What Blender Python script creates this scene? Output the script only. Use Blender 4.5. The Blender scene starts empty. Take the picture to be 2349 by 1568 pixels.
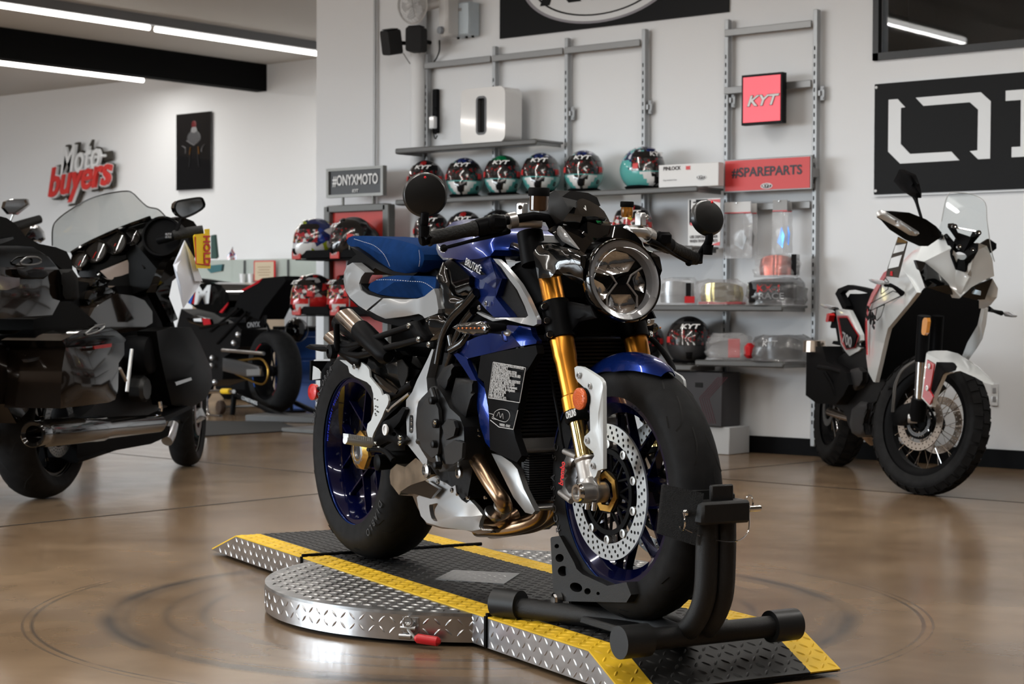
import bpy, bmesh, math, random
from mathutils import Vector, Matrix
from mathutils.geometry import delaunay_2d_cdt
random.seed(7)
SC = bpy.context.scene
COL = SC.collection
PI = math.pi
R_ = math.radians

# ---------------------------------------------------------------- camera
FPX, YAW, PIT, ROL, CAMH = 4188.03, R_(39.6485), R_(1.1268), R_(0.2228), 0.866
_fw = Vector((-math.sin(YAW)*math.cos(PIT), math.cos(YAW)*math.cos(PIT), -math.sin(PIT)))
_r = Vector((math.cos(YAW), math.sin(YAW), 0)); _u = _r.cross(_fw)
CR = _r*math.cos(ROL) + _u*math.sin(ROL)
CU = -_r*math.sin(ROL) + _u*math.cos(ROL)
CP = Vector((0, 0, CAMH))
cam_d = bpy.data.cameras.new('camera'); cam = bpy.data.objects.new('camera', cam_d); COL.objects.link(cam)
cam.matrix_world = Matrix(((CR.x, CU.x, -_fw.x, 0), (CR.y, CU.y, -_fw.y, 0), (CR.z, CU.z, -_fw.z, CAMH), (0, 0, 0, 1)))
cam_d.sensor_width = 36.0; cam_d.lens = FPX/2349*36; cam_d.clip_start = 0.05; cam_d.clip_end = 200
cam_d.dof.use_dof = True; cam_d.dof.focus_distance = 4.6; cam_d.dof.aperture_fstop = 9.0
SC.camera = cam

# ---------------------------------------------------------------- world, exposure
SC.view_settings.view_transform = 'Standard'; SC.view_settings.look = 'None'
SC.view_settings.gamma = 1.0; SC.view_settings.use_curve_mapping = False
SC.view_settings.exposure = 1.42
cy = SC.cycles
cy.use_adaptive_sampling = True; cy.adaptive_threshold = 0.03
cy.use_denoising = True; cy.max_bounces = 7; cy.diffuse_bounces = 3; cy.glossy_bounces = 4
cy.transmission_bounces = 6; cy.transparent_max_bounces = 10
cy.caustics_reflective = False; cy.caustics_refractive = False; cy.sample_clamp_indirect = 6.0
wd = bpy.data.worlds.new('world'); SC.world = wd; wd.use_nodes = True
nt = wd.node_tree; nt.nodes.clear()
wo = nt.nodes.new('ShaderNodeOutputWorld'); wb = nt.nodes.new('ShaderNodeBackground')
tc = nt.nodes.new('ShaderNodeTexCoord'); sx = nt.nodes.new('ShaderNodeSeparateXYZ'); rp = nt.nodes.new('ShaderNodeValToRGB')
rp.color_ramp.elements[0].position = 0.47; rp.color_ramp.elements[0].color = (0.30, 0.28, 0.26, 1)
rp.color_ramp.elements[1].position = 0.53; rp.color_ramp.elements[1].color = (0.84, 0.93, 1.0, 1)
mp = nt.nodes.new('ShaderNodeMapRange'); mp.inputs[1].default_value = -1; mp.inputs[2].default_value = 1
nt.links.new(tc.outputs['Generated'], sx.inputs[0]); nt.links.new(sx.outputs[2], mp.inputs[0])
nt.links.new(mp.outputs[0], rp.inputs[0]); nt.links.new(rp.outputs[0], wb.inputs[0])
wb.inputs[1].default_value = 7.5
nt.links.new(wb.outputs[0], wo.inputs[0])
LED_STRENGTH = 36.0

# ---------------------------------------------------------------- materials
MATS = {}
def mat(name, col, rough=0.5, metal=0.0, coat=0.0, bump=0.0, bscale=60, var=0.0, vscale=4, emit=0, trans=0.0, alpha=1.0, spec=0.5, ior=1.45, sheen=0.0, flake=0.0):
    if name in MATS: return MATS[name]
    m = bpy.data.materials.new(name); m.use_nodes = True; n = m.node_tree; b = n.nodes['Principled BSDF']
    c = tuple(col)+(1,) if len(col) == 3 else col
    b.inputs['Base Color'].default_value = c; b.inputs['Roughness'].default_value = rough
    b.inputs['Metallic'].default_value = metal; b.inputs['Coat Weight'].default_value = coat
    b.inputs['Coat Roughness'].default_value = 0.04
    b.inputs['Specular IOR Level'].default_value = spec; b.inputs['IOR'].default_value = ior
    b.inputs['Transmission Weight'].default_value = trans; b.inputs['Alpha'].default_value = alpha
    b.inputs['Sheen Weight'].default_value = sheen
    if emit: b.inputs['Emission Color'].default_value = c; b.inputs['Emission Strength'].default_value = emit; m.cycles.emission_sampling = 'NONE'
    if bump or var or flake:
        t = n.nodes.new('ShaderNodeTexCoord')
    if bump:
        z = n.nodes.new('ShaderNodeTexNoise'); z.inputs['Scale'].default_value = bscale; z.inputs['Detail'].default_value = 3
        n.links.new(t.outputs['Object'], z.inputs['Vector'])
        u = n.nodes.new('ShaderNodeBump'); u.inputs['Strength'].default_value = bump; u.inputs['Distance'].default_value = 0.01
        n.links.new(z.outputs['Fac'], u.inputs['Height']); n.links.new(u.outputs[0], b.inputs['Normal'])
    if var or flake:
        z = n.nodes.new('ShaderNodeTexNoise'); z.inputs['Scale'].default_value = 900 if flake else vscale; z.inputs['Detail'].default_value = 4
        n.links.new(t.outputs['Object'], z.inputs['Vector'])
        r = n.nodes.new('ShaderNodeValToRGB'); v = flake or var
        r.color_ramp.elements[0].position = 0.35; r.color_ramp.elements[1].position = 0.65
        r.color_ramp.elements[0].color = tuple(max(0, q*(1-v)) for q in c[:3])+(1,)
        r.color_ramp.elements[1].color = tuple(min(1, q*(1+v)) for q in c[:3])+(1,)
        n.links.new(z.outputs['Fac'], r.inputs[0]); n.links.new(r.outputs[0], b.inputs['Base Color'])
    MATS[name] = m; return m

WALL = mat('white_wall_paint', (0.775, 0.79, 0.81), 0.6, bump=0.05, bscale=300)
CEIL = mat('ceiling_paint', (0.62, 0.60, 0.57), 0.8)
BLACKP = mat('black_satin', (0.005, 0.005, 0.0055), 0.42, spec=.05)
MATTE = mat('black_matte', (0.006, 0.006, 0.0065), 0.6, spec=.05)
GLOSS = mat('black_gloss', (0.002, 0.002, 0.0022), 0.06, coat=1.0, spec=.05)
CARBON = mat('carbon_clear', (0.003, 0.003, 0.003), 0.2, coat=1.0, spec=.05, bump=0.03, bscale=500)
RUBBER = mat('tyre_rubber', (0.015, 0.015, 0.0155), 0.6, spec=.08, bump=0.06, bscale=300, var=0.15, vscale=30)
GROOVE = mat('groove_black', (0.003, 0.003, 0.003), 0.8)
BLUE = mat('metallic_blue', (0.005, 0.022, 0.16), 0.25, metal=0.7, coat=0.5, spec=.1, flake=0.12)
BLUED = mat('rim_blue', (0.0015, 0.0025, 0.026), 0.15, metal=0.2, coat=.8, spec=.1)
SUEDE = mat('blue_suede', (0.005, 0.026, 0.098), 0.95, spec=.05, bump=0.12, bscale=420, var=0.12, vscale=25)
SILVER = mat('silver_paint', (0.46, 0.47, 0.48), 0.28, metal=0.55, coat=0.7)
ALU = mat('satin_aluminium', (0.58, 0.59, 0.60), 0.34, metal=0.9)
PEARL = mat('pearl_white_guard', (0.62, 0.65, 0.66), 0.38, metal=0.1, coat=0.3)
CHROME = mat('chrome', (0.8, 0.8, 0.8), 0.08, metal=1.0)
STEEL = mat('brushed_steel', (0.5, 0.5, 0.5), 0.3, metal=1.0)
DSTEEL = mat('dark_steel', (0.18, 0.18, 0.185), 0.35, metal=0.9)
GOLDF = mat('anodised_gold', (0.62, 0.25, 0.03), 0.3, metal=0.9)
GOLDT = mat('pale_gold_tube', (0.72, 0.55, 0.22), 0.14, metal=1.0)
GOLDN = mat('gold_nut', (0.65, 0.38, 0.09), 0.25, metal=0.95)
BRONZE = mat('heated_pipe', (0.30, 0.20, 0.125), 0.27, metal=0.95, var=0.35, vscale=9)
TITAN = mat('muffler_metal', (0.56, 0.46, 0.38), 0.22, metal=0.95, var=0.15, vscale=8)
ORANGE = mat('orange_reflector', (0.75, 0.12, 0.01), 0.2, coat=0.6, bump=0.5, bscale=350)
REDL = mat('red_reflector', (0.65, 0.01, 0.01), 0.15, coat=0.6, bump=0.3, bscale=350)
RED = mat('red_plastic', (0.55, 0.015, 0.02), 0.35)
WHITE = mat('white_print', (0.80, 0.80, 0.80), 0.5)
GREY = mat('grey_paint', (0.30, 0.30, 0.31), 0.45)
SHELF = mat('shelf_grey_metal', (0.24, 0.24, 0.24), 0.4, metal=0.35)
POST = mat('post_grey_metal', (0.34, 0.35, 0.36), 0.4, metal=0.35)
YELLOW = mat('safety_yellow', (0.78, 0.49, 0.02), 0.55, var=0.12, vscale=14)
DECKB = mat('deck_black', (0.011, 0.011, 0.011), 0.55, var=0.25, vscale=30)
TREAD = mat('tread_plate_aluminium', (0.56, 0.56, 0.57), 0.28, metal=1.0, bump=0.06, bscale=22, var=0.12, vscale=12)
TREADT = mat('worn_tread_plate', (0.33, 0.33, 0.33), 0.36, metal=0.9, var=0.3, vscale=18)
def glassy(name, tint=(1, 1, 1), refl=.9, rough=.02, ior=1.5):
    m = bpy.data.materials.new(name); m.use_nodes = True; n = m.node_tree; n.nodes.clear(); o = n.nodes.new('ShaderNodeOutputMaterial')
    tr = n.nodes.new('ShaderNodeBsdfTransparent'); tr.inputs[0].default_value = tint+(1,); gl = n.nodes.new('ShaderNodeBsdfGlossy'); gl.inputs[0].default_value = (refl, refl, refl, 1); gl.inputs['Roughness'].default_value = rough
    fr = n.nodes.new('ShaderNodeLayerWeight'); fr.inputs[0].default_value = .5; pw = n.nodes.new('ShaderNodeMath'); pw.operation = 'POWER'; pw.inputs[1].default_value = 4; ad = n.nodes.new('ShaderNodeMath'); ad.operation = 'MULTIPLY_ADD'; ad.inputs[1].default_value = .7; ad.inputs[2].default_value = .035
    mx = n.nodes.new('ShaderNodeMixShader'); n.links.new(fr.outputs['Facing'], pw.inputs[0]); n.links.new(pw.outputs[0], ad.inputs[0])
    n.links.new(ad.outputs[0], mx.inputs[0]); n.links.new(tr.outputs[0], mx.inputs[1]); n.links.new(gl.outputs[0], mx.inputs[2]); n.links.new(mx.outputs[0], o.inputs[0]); MATS[name] = m; return m
LENS = glassy('clear_lens')
MESH_ = mat('mesh_black', (0.006, 0.006, 0.006), 0.6, bump=1.0, bscale=600)

# ---------------------------------------------------------------- frames and tracing
class Fr:
    """A local frame standing on the ground: origin, heading (deg); turns a view ray into a point on a plane of that frame."""
    def __init__(s, o, deg):
        s.o = Vector(o); s.a = R_(deg); c, n = math.cos(s.a), math.sin(s.a)
        s.ax = [Vector((c, n, 0)), Vector((-n, c, 0)), Vector((0, 0, 1))]
    def loc(s, px, py, v, ax=1):
        d = _fw + CR*((px-1174.5)/FPX) + CU*((784-py)/FPX)
        q = CP - s.o; t = (v - q.dot(s.ax[ax]))/d.dot(s.ax[ax]); w = q + d*t
        return Vector([w.dot(a) for a in s.ax])
LSC = 1.0
CROPS = {None: (0, 0, 1), 'A': (700, 420, 3.915), 'B': (1150, 400, 3.919), 'C': (700, 800, 3.267), 'D': (1100, 750, 3.1355),
         'E': (880, 880, 4.3567), 'F': (700, 780, 5.2267), 'G': (1000, 540, 4.6115), 'H': (1250, 820, 5.22), 'I': (1250, 1100, 4.9),
         'L': (0, 400, 3.919), 'K': (0, 750, 3.1743), 'N': (380, 360, 2.53), 'V': (1820, 380, 3.92), 'W': (1820, 740, 3.733),
         'S': (1380, 430, 3.3365), 'T': (850, 0, 3.266), 'U': (1450, 0, 2.613), 'Z': (0, 0, 3.1365), 'Q': (900, 330, 3.0115)}
def cpx(c, x, y):
    o = CROPS[c]; return (o[0]+x/o[2], o[1]+y/o[2])
WORLD = Fr((0, 0, 0), 0)
def wpt(c, x, y, v, ax=1):
    a, b = cpx(c, x, y); return WORLD.loc(a, b, v, ax)

# ---------------------------------------------------------------- geometry builder
class G:
    def __init__(s): s.v = []; s.f = []; s.m = []
    def add(s, vs, fs, mi=0):
        o = len(s.v); s.v += [Vector(p) for p in vs]; s.f += [tuple(i+o for i in f) for f in fs]; s.m += [mi]*len(fs); return s
    def box(s, c, d, rot=None, mi=0, bev=0.0):
        x, y, z = d[0]/2, d[1]/2, d[2]/2
        if bev > 0:
            b = min(bev, x*.95, y*.95, z*.95); vs = []; 
            for sx_ in (-1, 1):
                for sy in (-1, 1):
                    for sz in (-1, 1):
                        vs += [(sx_*x, sy*(y-b), sz*(z-b)), (sx_*(x-b), sy*y, sz*(z-b)), (sx_*(x-b), sy*(y-b), sz*z)]
            def I(a, b_, c_, k): return ((a*2+b_)*2+c_)*3+k
            fs = [(I(0,0,0,0),I(0,0,1,0),I(0,1,1,0),I(0,1,0,0)), (I(1,0,0,0),I(1,1,0,0),I(1,1,1,0),I(1,0,1,0)),
                  (I(0,0,0,1),I(1,0,0,1),I(1,0,1,1),I(0,0,1,1)), (I(0,1,0,1),I(0,1,1,1),I(1,1,1,1),I(1,1,0,1)),
                  (I(0,0,0,2),I(0,1,0,2),I(1,1,0,2),I(1,0,0,2)), (I(0,0,1,2),I(1,0,1,2),I(1,1,1,2),I(0,1,1,2))]
            for a in (0, 1):
                for q in (0, 1):
                    e = [(I(a,q,0,0),I(a,q,0,1),I(a,q,1,1),I(a,q,1,0)), (I(a,0,q,0),I(a,1,q,0),I(a,1,q,2),I(a,0,q,2)), (I(0,a,q,1),I(0,a,q,2),I(1,a,q,2),I(1,a,q,1))]
                    fs += e
            for a in (0, 1):
                for b_ in (0, 1):
                    for c_ in (0, 1): fs.append((I(a,b_,c_,0), I(a,b_,c_,1), I(a,b_,c_,2)))
        else:
            vs = [(-x,-y,-z),(x,-y,-z),(x,y,-z),(-x,y,-z),(-x,-y,z),(x,-y,z),(x,y,z),(-x,y,z)]
            fs = [(0,3,2,1),(4,5,6,7),(0,1,5,4),(2,3,7,6),(1,2,6,5),(0,4,7,3)]
        c = Vector(c)
        vs = [(rot @ Vector(p) if rot else Vector(p)) + c for p in vs]
        return s.add(vs, fs, mi)
    def ring(s, c, ax, r, n, ph=0, ry=None):
        ax = Vector(ax).normalized(); a = ax.orthogonal().normalized()
        if abs(ax.z) < .9: a = Vector((0, 0, 1)); a = (a - ax*a.dot(ax)).normalized()
        b = ax.cross(a)
        return [Vector(c) + a*math.cos(ph+2*PI*i/n)*r + b*math.sin(ph+2*PI*i/n)*(ry or r) for i in range(n)]
    def skin(s, rings, caps=(True, True), closed=False, mi=0):
        n = len(rings[0]); vs = [p for r in rings for p in r]; fs = []
        k = len(rings)
        for j in range(k if closed else k-1):
            a, b = j*n, ((j+1) % k)*n
            for i in range(n): fs.append((a+i, a+(i+1) % n, b+(i+1) % n, b+i))
        if not closed:
            if caps[0]: fs.append(tuple(range(n-1, -1, -1)))
            if caps[1]: fs.append(tuple((k-1)*n+i for i in range(n)))
        return s.add(vs, fs, mi)
    def cyl(s, p0, p1, r0, r1=None, n=20, mi=0, caps=(True, True)):
        p0, p1 = Vector(p0), Vector(p1); r1 = r0 if r1 is None else r1; ax = p1-p0
        return s.skin([s.ring(p0, ax, r0, n), s.ring(p1, ax, r1, n)], caps, mi=mi)
    def lathe(s, c, ax, prof, n=32, mi=0, closed=False, caps=(True, True)):
        c = Vector(c); ax = Vector(ax).normalized()
        return s.skin([s.ring(c+ax*h, ax, max(r, 1e-5), n) for r, h in prof], caps, closed, mi)
    def tube(s, pts, r, n=10, smooth=4, mi=0, caps=(True, True), flat=1.0):
        P = catmull([Vector(p) for p in pts], smooth) if smooth else [Vector(p) for p in pts]
        k = len(P); rr = [(r[0]+(r[-1]-r[0])*i/(k-1)) if isinstance(r, (tuple, list)) and len(r) == 2 else
                          (lerp_list(r, i/(k-1)) if isinstance(r, (tuple, list)) else r) for i in range(k)]
        rings = []; up = None
        for i in range(k):
            t = (P[min(i+1, k-1)] - P[max(i-1, 0)]).normalized()
            if up is None:
                up = t.orthogonal().normalized() if abs(t.z) > .9 else (Vector((0, 0, 1)) - t*t.z).normalized()
            up = (up - t*up.dot(t)).normalized(); b = t.cross(up)
            rings.append([P[i] + up*math.cos(2*PI*j/n)*rr[i]*flat + b*math.sin(2*PI*j/n)*rr[i] for j in range(n)])
        return s.skin(rings, caps, mi=mi)
    def prism(s, poly, off, mi=0):
        off = Vector(off); n = len(poly); P = [Vector(p) for p in poly]
        fs = [tuple(range(n-1, -1, -1)), tuple(range(n, 2*n))] + [(i, (i+1) % n, n+(i+1) % n, n+i) for i in range(n)]
        return s.add(P + [p+off for p in P], fs, mi)
    def ball(s, c, r, n=16, k=10, mi=0, sc=(1, 1, 1), rot=None):
        c = Vector(c); rings = []
        for j in range(k+1):
            t = PI*j/k; h = -math.cos(t); q = max(math.sin(t), 1e-4)
            ring = [Vector((math.cos(2*PI*i/n)*q*r*sc[0], math.sin(2*PI*i/n)*q*r*sc[1], h*r*sc[2])) for i in range(n)]
            rings.append([(rot @ p if rot else p)+c for p in ring])
        return s.skin(rings, (False, False), mi=mi)
    def torus(s, c, ax, R, r, n=32, k=10, mi=0):
        ax = Vector(ax).normalized(); cen = s.ring(c, ax, R, n); rings = []
        for p in cen:
            o = (p-Vector(c)).normalized()
            rings.append([p + o*math.cos(2*PI*j/k)*r + ax*math.sin(2*PI*j/k)*r for j in range(k)])
        return s.skin(rings, closed=True, mi=mi)
    def xf(s, M):
        s.v = [M @ p for p in s.v]; return s
def lerp_list(l, t):
    x = t*(len(l)-1); i = min(int(x), len(l)-2); return l[i]+(l[i+1]-l[i])*(x-i)
def catmull(P, k, closed=False):
    n = len(P); out = []
    if n < 3: return P
    rng = range(n) if closed else range(n-1)
    for i in rng:
        if closed: a, b, c, d = P[i-1], P[i], P[(i+1) % n], P[(i+2) % n]
        else: a, b, c, d = P[max(i-1, 0)], P[i], P[i+1], P[min(i+2, n-1)]
        for j in range(k):
            t = j/k
            out.append(0.5*((2*b) + (c-a)*t + (2*a-5*b+4*c-d)*t*t + (3*b-a-3*c+d)*t*t*t))
    if not closed: out.append(P[-1])
    return out

def obj(name, g, m=None, parent=None, ang=38, label=None, kind=None):
    me = bpy.data.meshes.new(name); me.from_pydata([tuple(p) for p in g.v], [], g.f)
    ms = m if isinstance(m, (list, tuple)) else [m]
    for q in ms: me.materials.append(q)
    if any(g.m): me.polygons.foreach_set('material_index', g.m)
    bm_ = bmesh.new(); bm_.from_mesh(me); bmesh.ops.recalc_face_normals(bm_, faces=bm_.faces); bm_.to_mesh(me); bm_.free()
    me.polygons.foreach_set('use_smooth', [True]*len(me.polygons)); me.update()
    me.set_sharp_from_angle(angle=R_(ang))
    o = bpy.data.objects.new(name, me); COL.objects.link(o)
    if parent: o.parent = parent
    if label: o['label'] = label
    if kind: o['kind'] = kind
    return o
def tag(o, label=None, cat=None, group=None, kind=None):
    if label: o['label'] = label
    if cat: o['category'] = cat
    if group: o['group'] = group
    if kind: o['kind'] = kind
    return o
def thing(name, label, cat, loc=(0, 0, 0), rz=0, group=None):
    o = bpy.data.objects.new(name, None); COL.objects.link(o); o.location = loc; o.rotation_euler = (0, 0, rz)
    o.empty_display_size = .1
    return tag(o, label, cat, group)
def frthing(name, label, cat, fr, group=None): return thing(name, label, cat, fr.o, fr.a, group)
def struct(name, g, m): return tag(obj(name, g, m), kind='structure')
def dup(root, label=None, group=None):
    r = root.copy(); COL.objects.link(r)
    if label: r['label'] = label
    if group: r['group'] = group
    for ch in list(root.children):
        c = ch.copy(); COL.objects.link(c); c.parent = r
        for q in list(ch.children):
            d = q.copy(); COL.objects.link(d); d.parent = c
    return r

def _inside(x, y, P):
    c = False; n = len(P); j = n-1
    for i in range(n):
        if (P[i][1] > y) != (P[j][1] > y) and x < (P[j][0]-P[i][0])*(y-P[i][1])/(P[j][1]-P[i][1])+P[i][0]: c = not c
        j = i
    return c
def _dist(x, y, P):
    m = 1e9; n = len(P)
    for i in range(n):
        ax, ay = P[i][0], P[i][1]; bx, by = P[(i+1) % n][0]-ax, P[(i+1) % n][1]-ay
        L = bx*bx+by*by; t = 0 if L == 0 else max(0, min(1, ((x-ax)*bx+(y-ay)*by)/L))
        d = (x-ax-bx*t)**2+(y-ay-by*t)**2
        if d < m: m = d
    return math.sqrt(m)
def fill2d(outer, holes=(), grid=0, extra=()):
    """Constrained triangulation; returns points, triangles, boundary loops (index lists)."""
    pts = []; edges = []; loops = []
    for lp in [outer]+list(holes):
        o = len(pts); pts += [(p[0], p[1]) for p in lp]; k = len(lp); loops.append(list(range(o, o+k)))
        edges += [(o+i, o+(i+1) % k) for i in range(k)]
    pts += [(p[0], p[1]) for p in extra]
    if grid:
        xs = [p[0] for p in outer]; ys = [p[1] for p in outer]; y = min(ys)+grid*.5; row = 0
        while y < max(ys):
            x = min(xs)+grid*(.5 if row % 2 else 0.0)
            while x < max(xs):
                if _inside(x, y, outer) and _dist(x, y, outer) > grid*.45 and all((not _inside(x, y, h)) and _dist(x, y, h) > grid*.45 for h in holes): pts.append((x, y))
                x += grid
            y += grid*.87; row += 1
    sc = max(max(abs(p[0]) for p in pts), max(abs(p[1]) for p in pts))
    r = delaunay_2d_cdt([Vector((p[0]/sc, p[1]/sc)) for p in pts], edges, [], 0, 1e-7)
    V = [(p.x*sc, p.y*sc) for p in r[0]]; T = []
    for f in r[2]:
        cx_ = sum(V[i][0] for i in f)/3; cy_ = sum(V[i][1] for i in f)/3
        if _inside(cx_, cy_, outer) and not any(_inside(cx_, cy_, h) for h in holes): T.append(tuple(f))
    return V, T
def bedges(T):
    E = {}
    for f in T:
        for i in range(3):
            a, b = f[i], f[(i+1) % 3]
            if (b, a) in E: del E[(b, a)]
            else: E[(a, b)] = 1
    return list(E)
def sheet(g, V3, T, V3b, mi=0):
    """front points V3 and back points V3b, joined along the border."""
    n = len(V3); E = bedges(T)
    g.add(list(V3)+list(V3b), [tuple(f) for f in T]+[(f[2]+n, f[1]+n, f[0]+n) for f in T]+[(b, a, a+n, b+n) for a, b in E], mi)
    return g
def relax(V, T, fixed, dome, it=45):
    """harmonic fill of the lateral offsets and a smooth dome that vanishes on the border"""
    n = len(V); nb = [set() for _ in V]; E = bedges(T); bd = set()
    for a, b in E: bd.add(a); bd.add(b)
    for f in T:
        for i in range(3): nb[f[i]].add(f[(i+1) % 3]); nb[f[(i+1) % 3]].add(f[i])
    kn = [i for i in range(n) if fixed[i] is not None]; L = [0.0]*n; U = [0.0]*n; free = []
    for i in range(n):
        if fixed[i] is not None: L[i] = fixed[i]
        else:
            free.append(i); sw = sl = 0
            for k in kn[::max(1, len(kn)//40)]:
                w = 1/((V[k][0]-V[i][0])**2+(V[k][1]-V[i][1])**2+.01); sw += w; sl += w*fixed[k]
            L[i] = sl/sw if sw else 0
    inner = [i for i in range(n) if i not in bd]
    W = {i: [(j, 1/(math.hypot(V[j][0]-V[i][0], V[j][1]-V[i][1])+1e-6)) for j in nb[i]] for i in set(inner) | set(free)}
    for _ in range(it):
        for i in free:
            if i in bd or not W[i]: continue
            s_ = sum(w for j, w in W[i]); L[i] = sum(L[j]*w for j, w in W[i])/s_
        if dome:
            for i in inner:
                if not W[i]: continue
                s_ = sum(w for j, w in W[i]); U[i] = U[i]+1.5*((sum(U[j]*w for j, w in W[i])+len(W[i])/s_*len(W[i])*.5)/s_-U[i])
    return L, U
def panel(fr, c, outer, lat=0.0, bulge=0.0, grid=0, thick=0.004, sym=False, holes=(), sm=0, out=-1, ax=1, g=None, mi=0, inner=(), tv=None):
    """A sheet traced on the view: each outline entry (x, y[, lateral]); stands on the local plane ax=lateral, bulges outward, has thickness;
    sym closes it with its mirror image so that it becomes a solid body."""
    def cv(l):
        r = []
        for p in l:
            a, b = cpx(c, p[0], p[1]); r.append(Vector((a, b, p[2] if len(p) > 2 else lat)))
        return r
    O_ = cv(outer)
    if LSC != 1:
        for p in O_: p.z *= LSC
    if sm: O_ = catmull(O_, sm, True)
    H_ = [catmull(cv(h), 3, True) if len(h) > 4 else cv(h) for h in holes]; X_ = cv(inner)
    for h in H_+[X_]:
        for p in h: p.z *= LSC
    if bulge and not grid:
        xs = [p[0] for p in O_]; ys = [p[1] for p in O_]; grid = max(4, min(max(xs)-min(xs), max(ys)-min(ys))/8)
    V, T = fill2d(O_, H_, grid, X_)
    src = O_+[p for h in H_ for p in h]+X_
    key = {}
    for p in src: key[(round(p[0], 2), round(p[1], 2))] = p[2]
    fixed = [None]*len(V)
    for i, (x, y) in enumerate(V): fixed[i] = key.get((round(x, 2), round(y, 2)))
    L_, U_ = relax(V, T, fixed, bulge != 0); um = max(U_) or 1
    F, Bk = [], []
    for i, (x, y) in enumerate(V):
        l = L_[i]
        if bulge: l += out*bulge*math.sqrt(max(0, U_[i]/um))
        w = fr.loc(x, y, l, ax); F.append(w)
        bb = w.copy()
        if tv is not None: bb = w+Vector(tv)
        elif sym: bb[ax] = -w[ax]
        else: bb[ax] = w[ax]-out*thick
        Bk.append(bb)
    g = g or G(); sheet(g, F, T, Bk, mi); return g
def plate(outer, holes, o, u, v, th, grid=0, g=None, mi=0):
    """flat plate from 2D loops, in the frame o + x*u + y*v, thickness along u x v."""
    o, u, v = Vector(o), Vector(u), Vector(v); n = u.cross(v).normalized()*th
    V, T = fill2d(outer, holes, grid); F = [o+u*x+v*y for x, y in V]
    return sheet(g or G(), F, T, [p+n for p in F], mi)
def circ(r, n=24, cx=0, cy_=0, a0=0): return [(cx+r*math.cos(a0+2*PI*i/n), cy_+r*math.sin(a0+2*PI*i/n)) for i in range(n)]

FONT = None
def txt(s, size, o, u, v, m, parent=None, name='lettering', bold=0.0, shear=0.0, ext=0.001, center=False, sx=1.0, label=None, width=None):
    """flat lettering with real thickness; o = baseline start (or centre), u/v = reading direction and up."""
    cu = bpy.data.curves.new('t', 'FONT'); cu.body = s; cu.size = size; cu.offset = bold*size; cu.shear = shear; cu.extrude = 0
    cu.resolution_u = 3
    if center: cu.align_x = 'CENTER'; cu.align_y = 'CENTER'
    t = bpy.data.objects.new('t', cu); COL.objects.link(t)
    me0 = t.to_mesh(); u, v, o = Vector(u).normalized(), Vector(v).normalized(), Vector(o); n = u.cross(v).normalized()
    xs = [p.co.x for p in me0.vertices] or [0, 1]
    if width: sx = width/(max(xs)-min(xs))
    g = G(); vs = [o+u*p.co.x*sx+v*p.co.y+n*ext for p in me0.vertices]
    T = [tuple(p.vertices) for p in me0.polygons]; k = len(vs)
    E = {}
    for f in T:
        for i in range(len(f)):
            a, b = f[i], f[(i+1) % len(f)]
            if (b, a) in E: del E[(b, a)]
            else: E[(a, b)] = 1
    g.add(vs+[p-n*ext for p in vs], T+[(b, a, a+k, b+k) for a, b in E])
    t.to_mesh_clear(); bpy.data.objects.remove(t); bpy.data.curves.remove(cu)
    return obj(name, g, m, parent, label=label)
def rounded(w, h, r, n=4, cx=0, cy_=0):
    out = []
    for sx_, sy, a in ((1, 1, 0), (-1, 1, 90), (-1, -1, 180), (1, -1, 270)):
        for i in range(n+1):
            t = R_(a+90*i/n); out.append((cx+sx_*(w/2-r)+r*math.cos(t), cy_+sy*(h/2-r)+r*math.sin(t)))
    return out
def bumps(g, o, u, v, nrm, test, rng, p=0.03, L=0.012, W=0.0035, hh=0.0014, mi=0, ph=0):
    """raised lens-shaped tread bumps in a chequered lattice; test(x,y) says whether the spot is on the plate."""
    o, u, v, nrm = Vector(o), Vector(u), Vector(v), Vector(nrm)
    x0, x1, y0, y1 = rng; i0, i1, j0, j1 = [int(math.floor(q/p)) for q in (x0, x1, y0, y1)]
    for i in range(i0, i1+1):
        for j in range(j0, j1+1):
            x, y = (i+.5)*p, (j+.5)*p
            if not test(x, y): continue
            a = PI/4+ph if (i+j) % 2 else -PI/4+ph; ca, sa = math.cos(a), math.sin(a)
            def P(s_, t_, h_): return o+u*(x+s_*ca-t_*sa)+v*(y+s_*sa+t_*ca)+nrm*h_
            vs = [P(-L, 0, 0), P(-L*.45, -W, 0), P(L*.45, -W, 0), P(L, 0, 0), P(L*.45, W, 0), P(-L*.45, W, 0), P(-L*.55, 0, hh), P(L*.55, 0, hh)]
            g.add(vs, [(0, 1, 6), (1, 2, 7, 6), (2, 3, 7), (3, 4, 7), (4, 5, 6, 7), (5, 0, 6)], mi)
    return g
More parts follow.
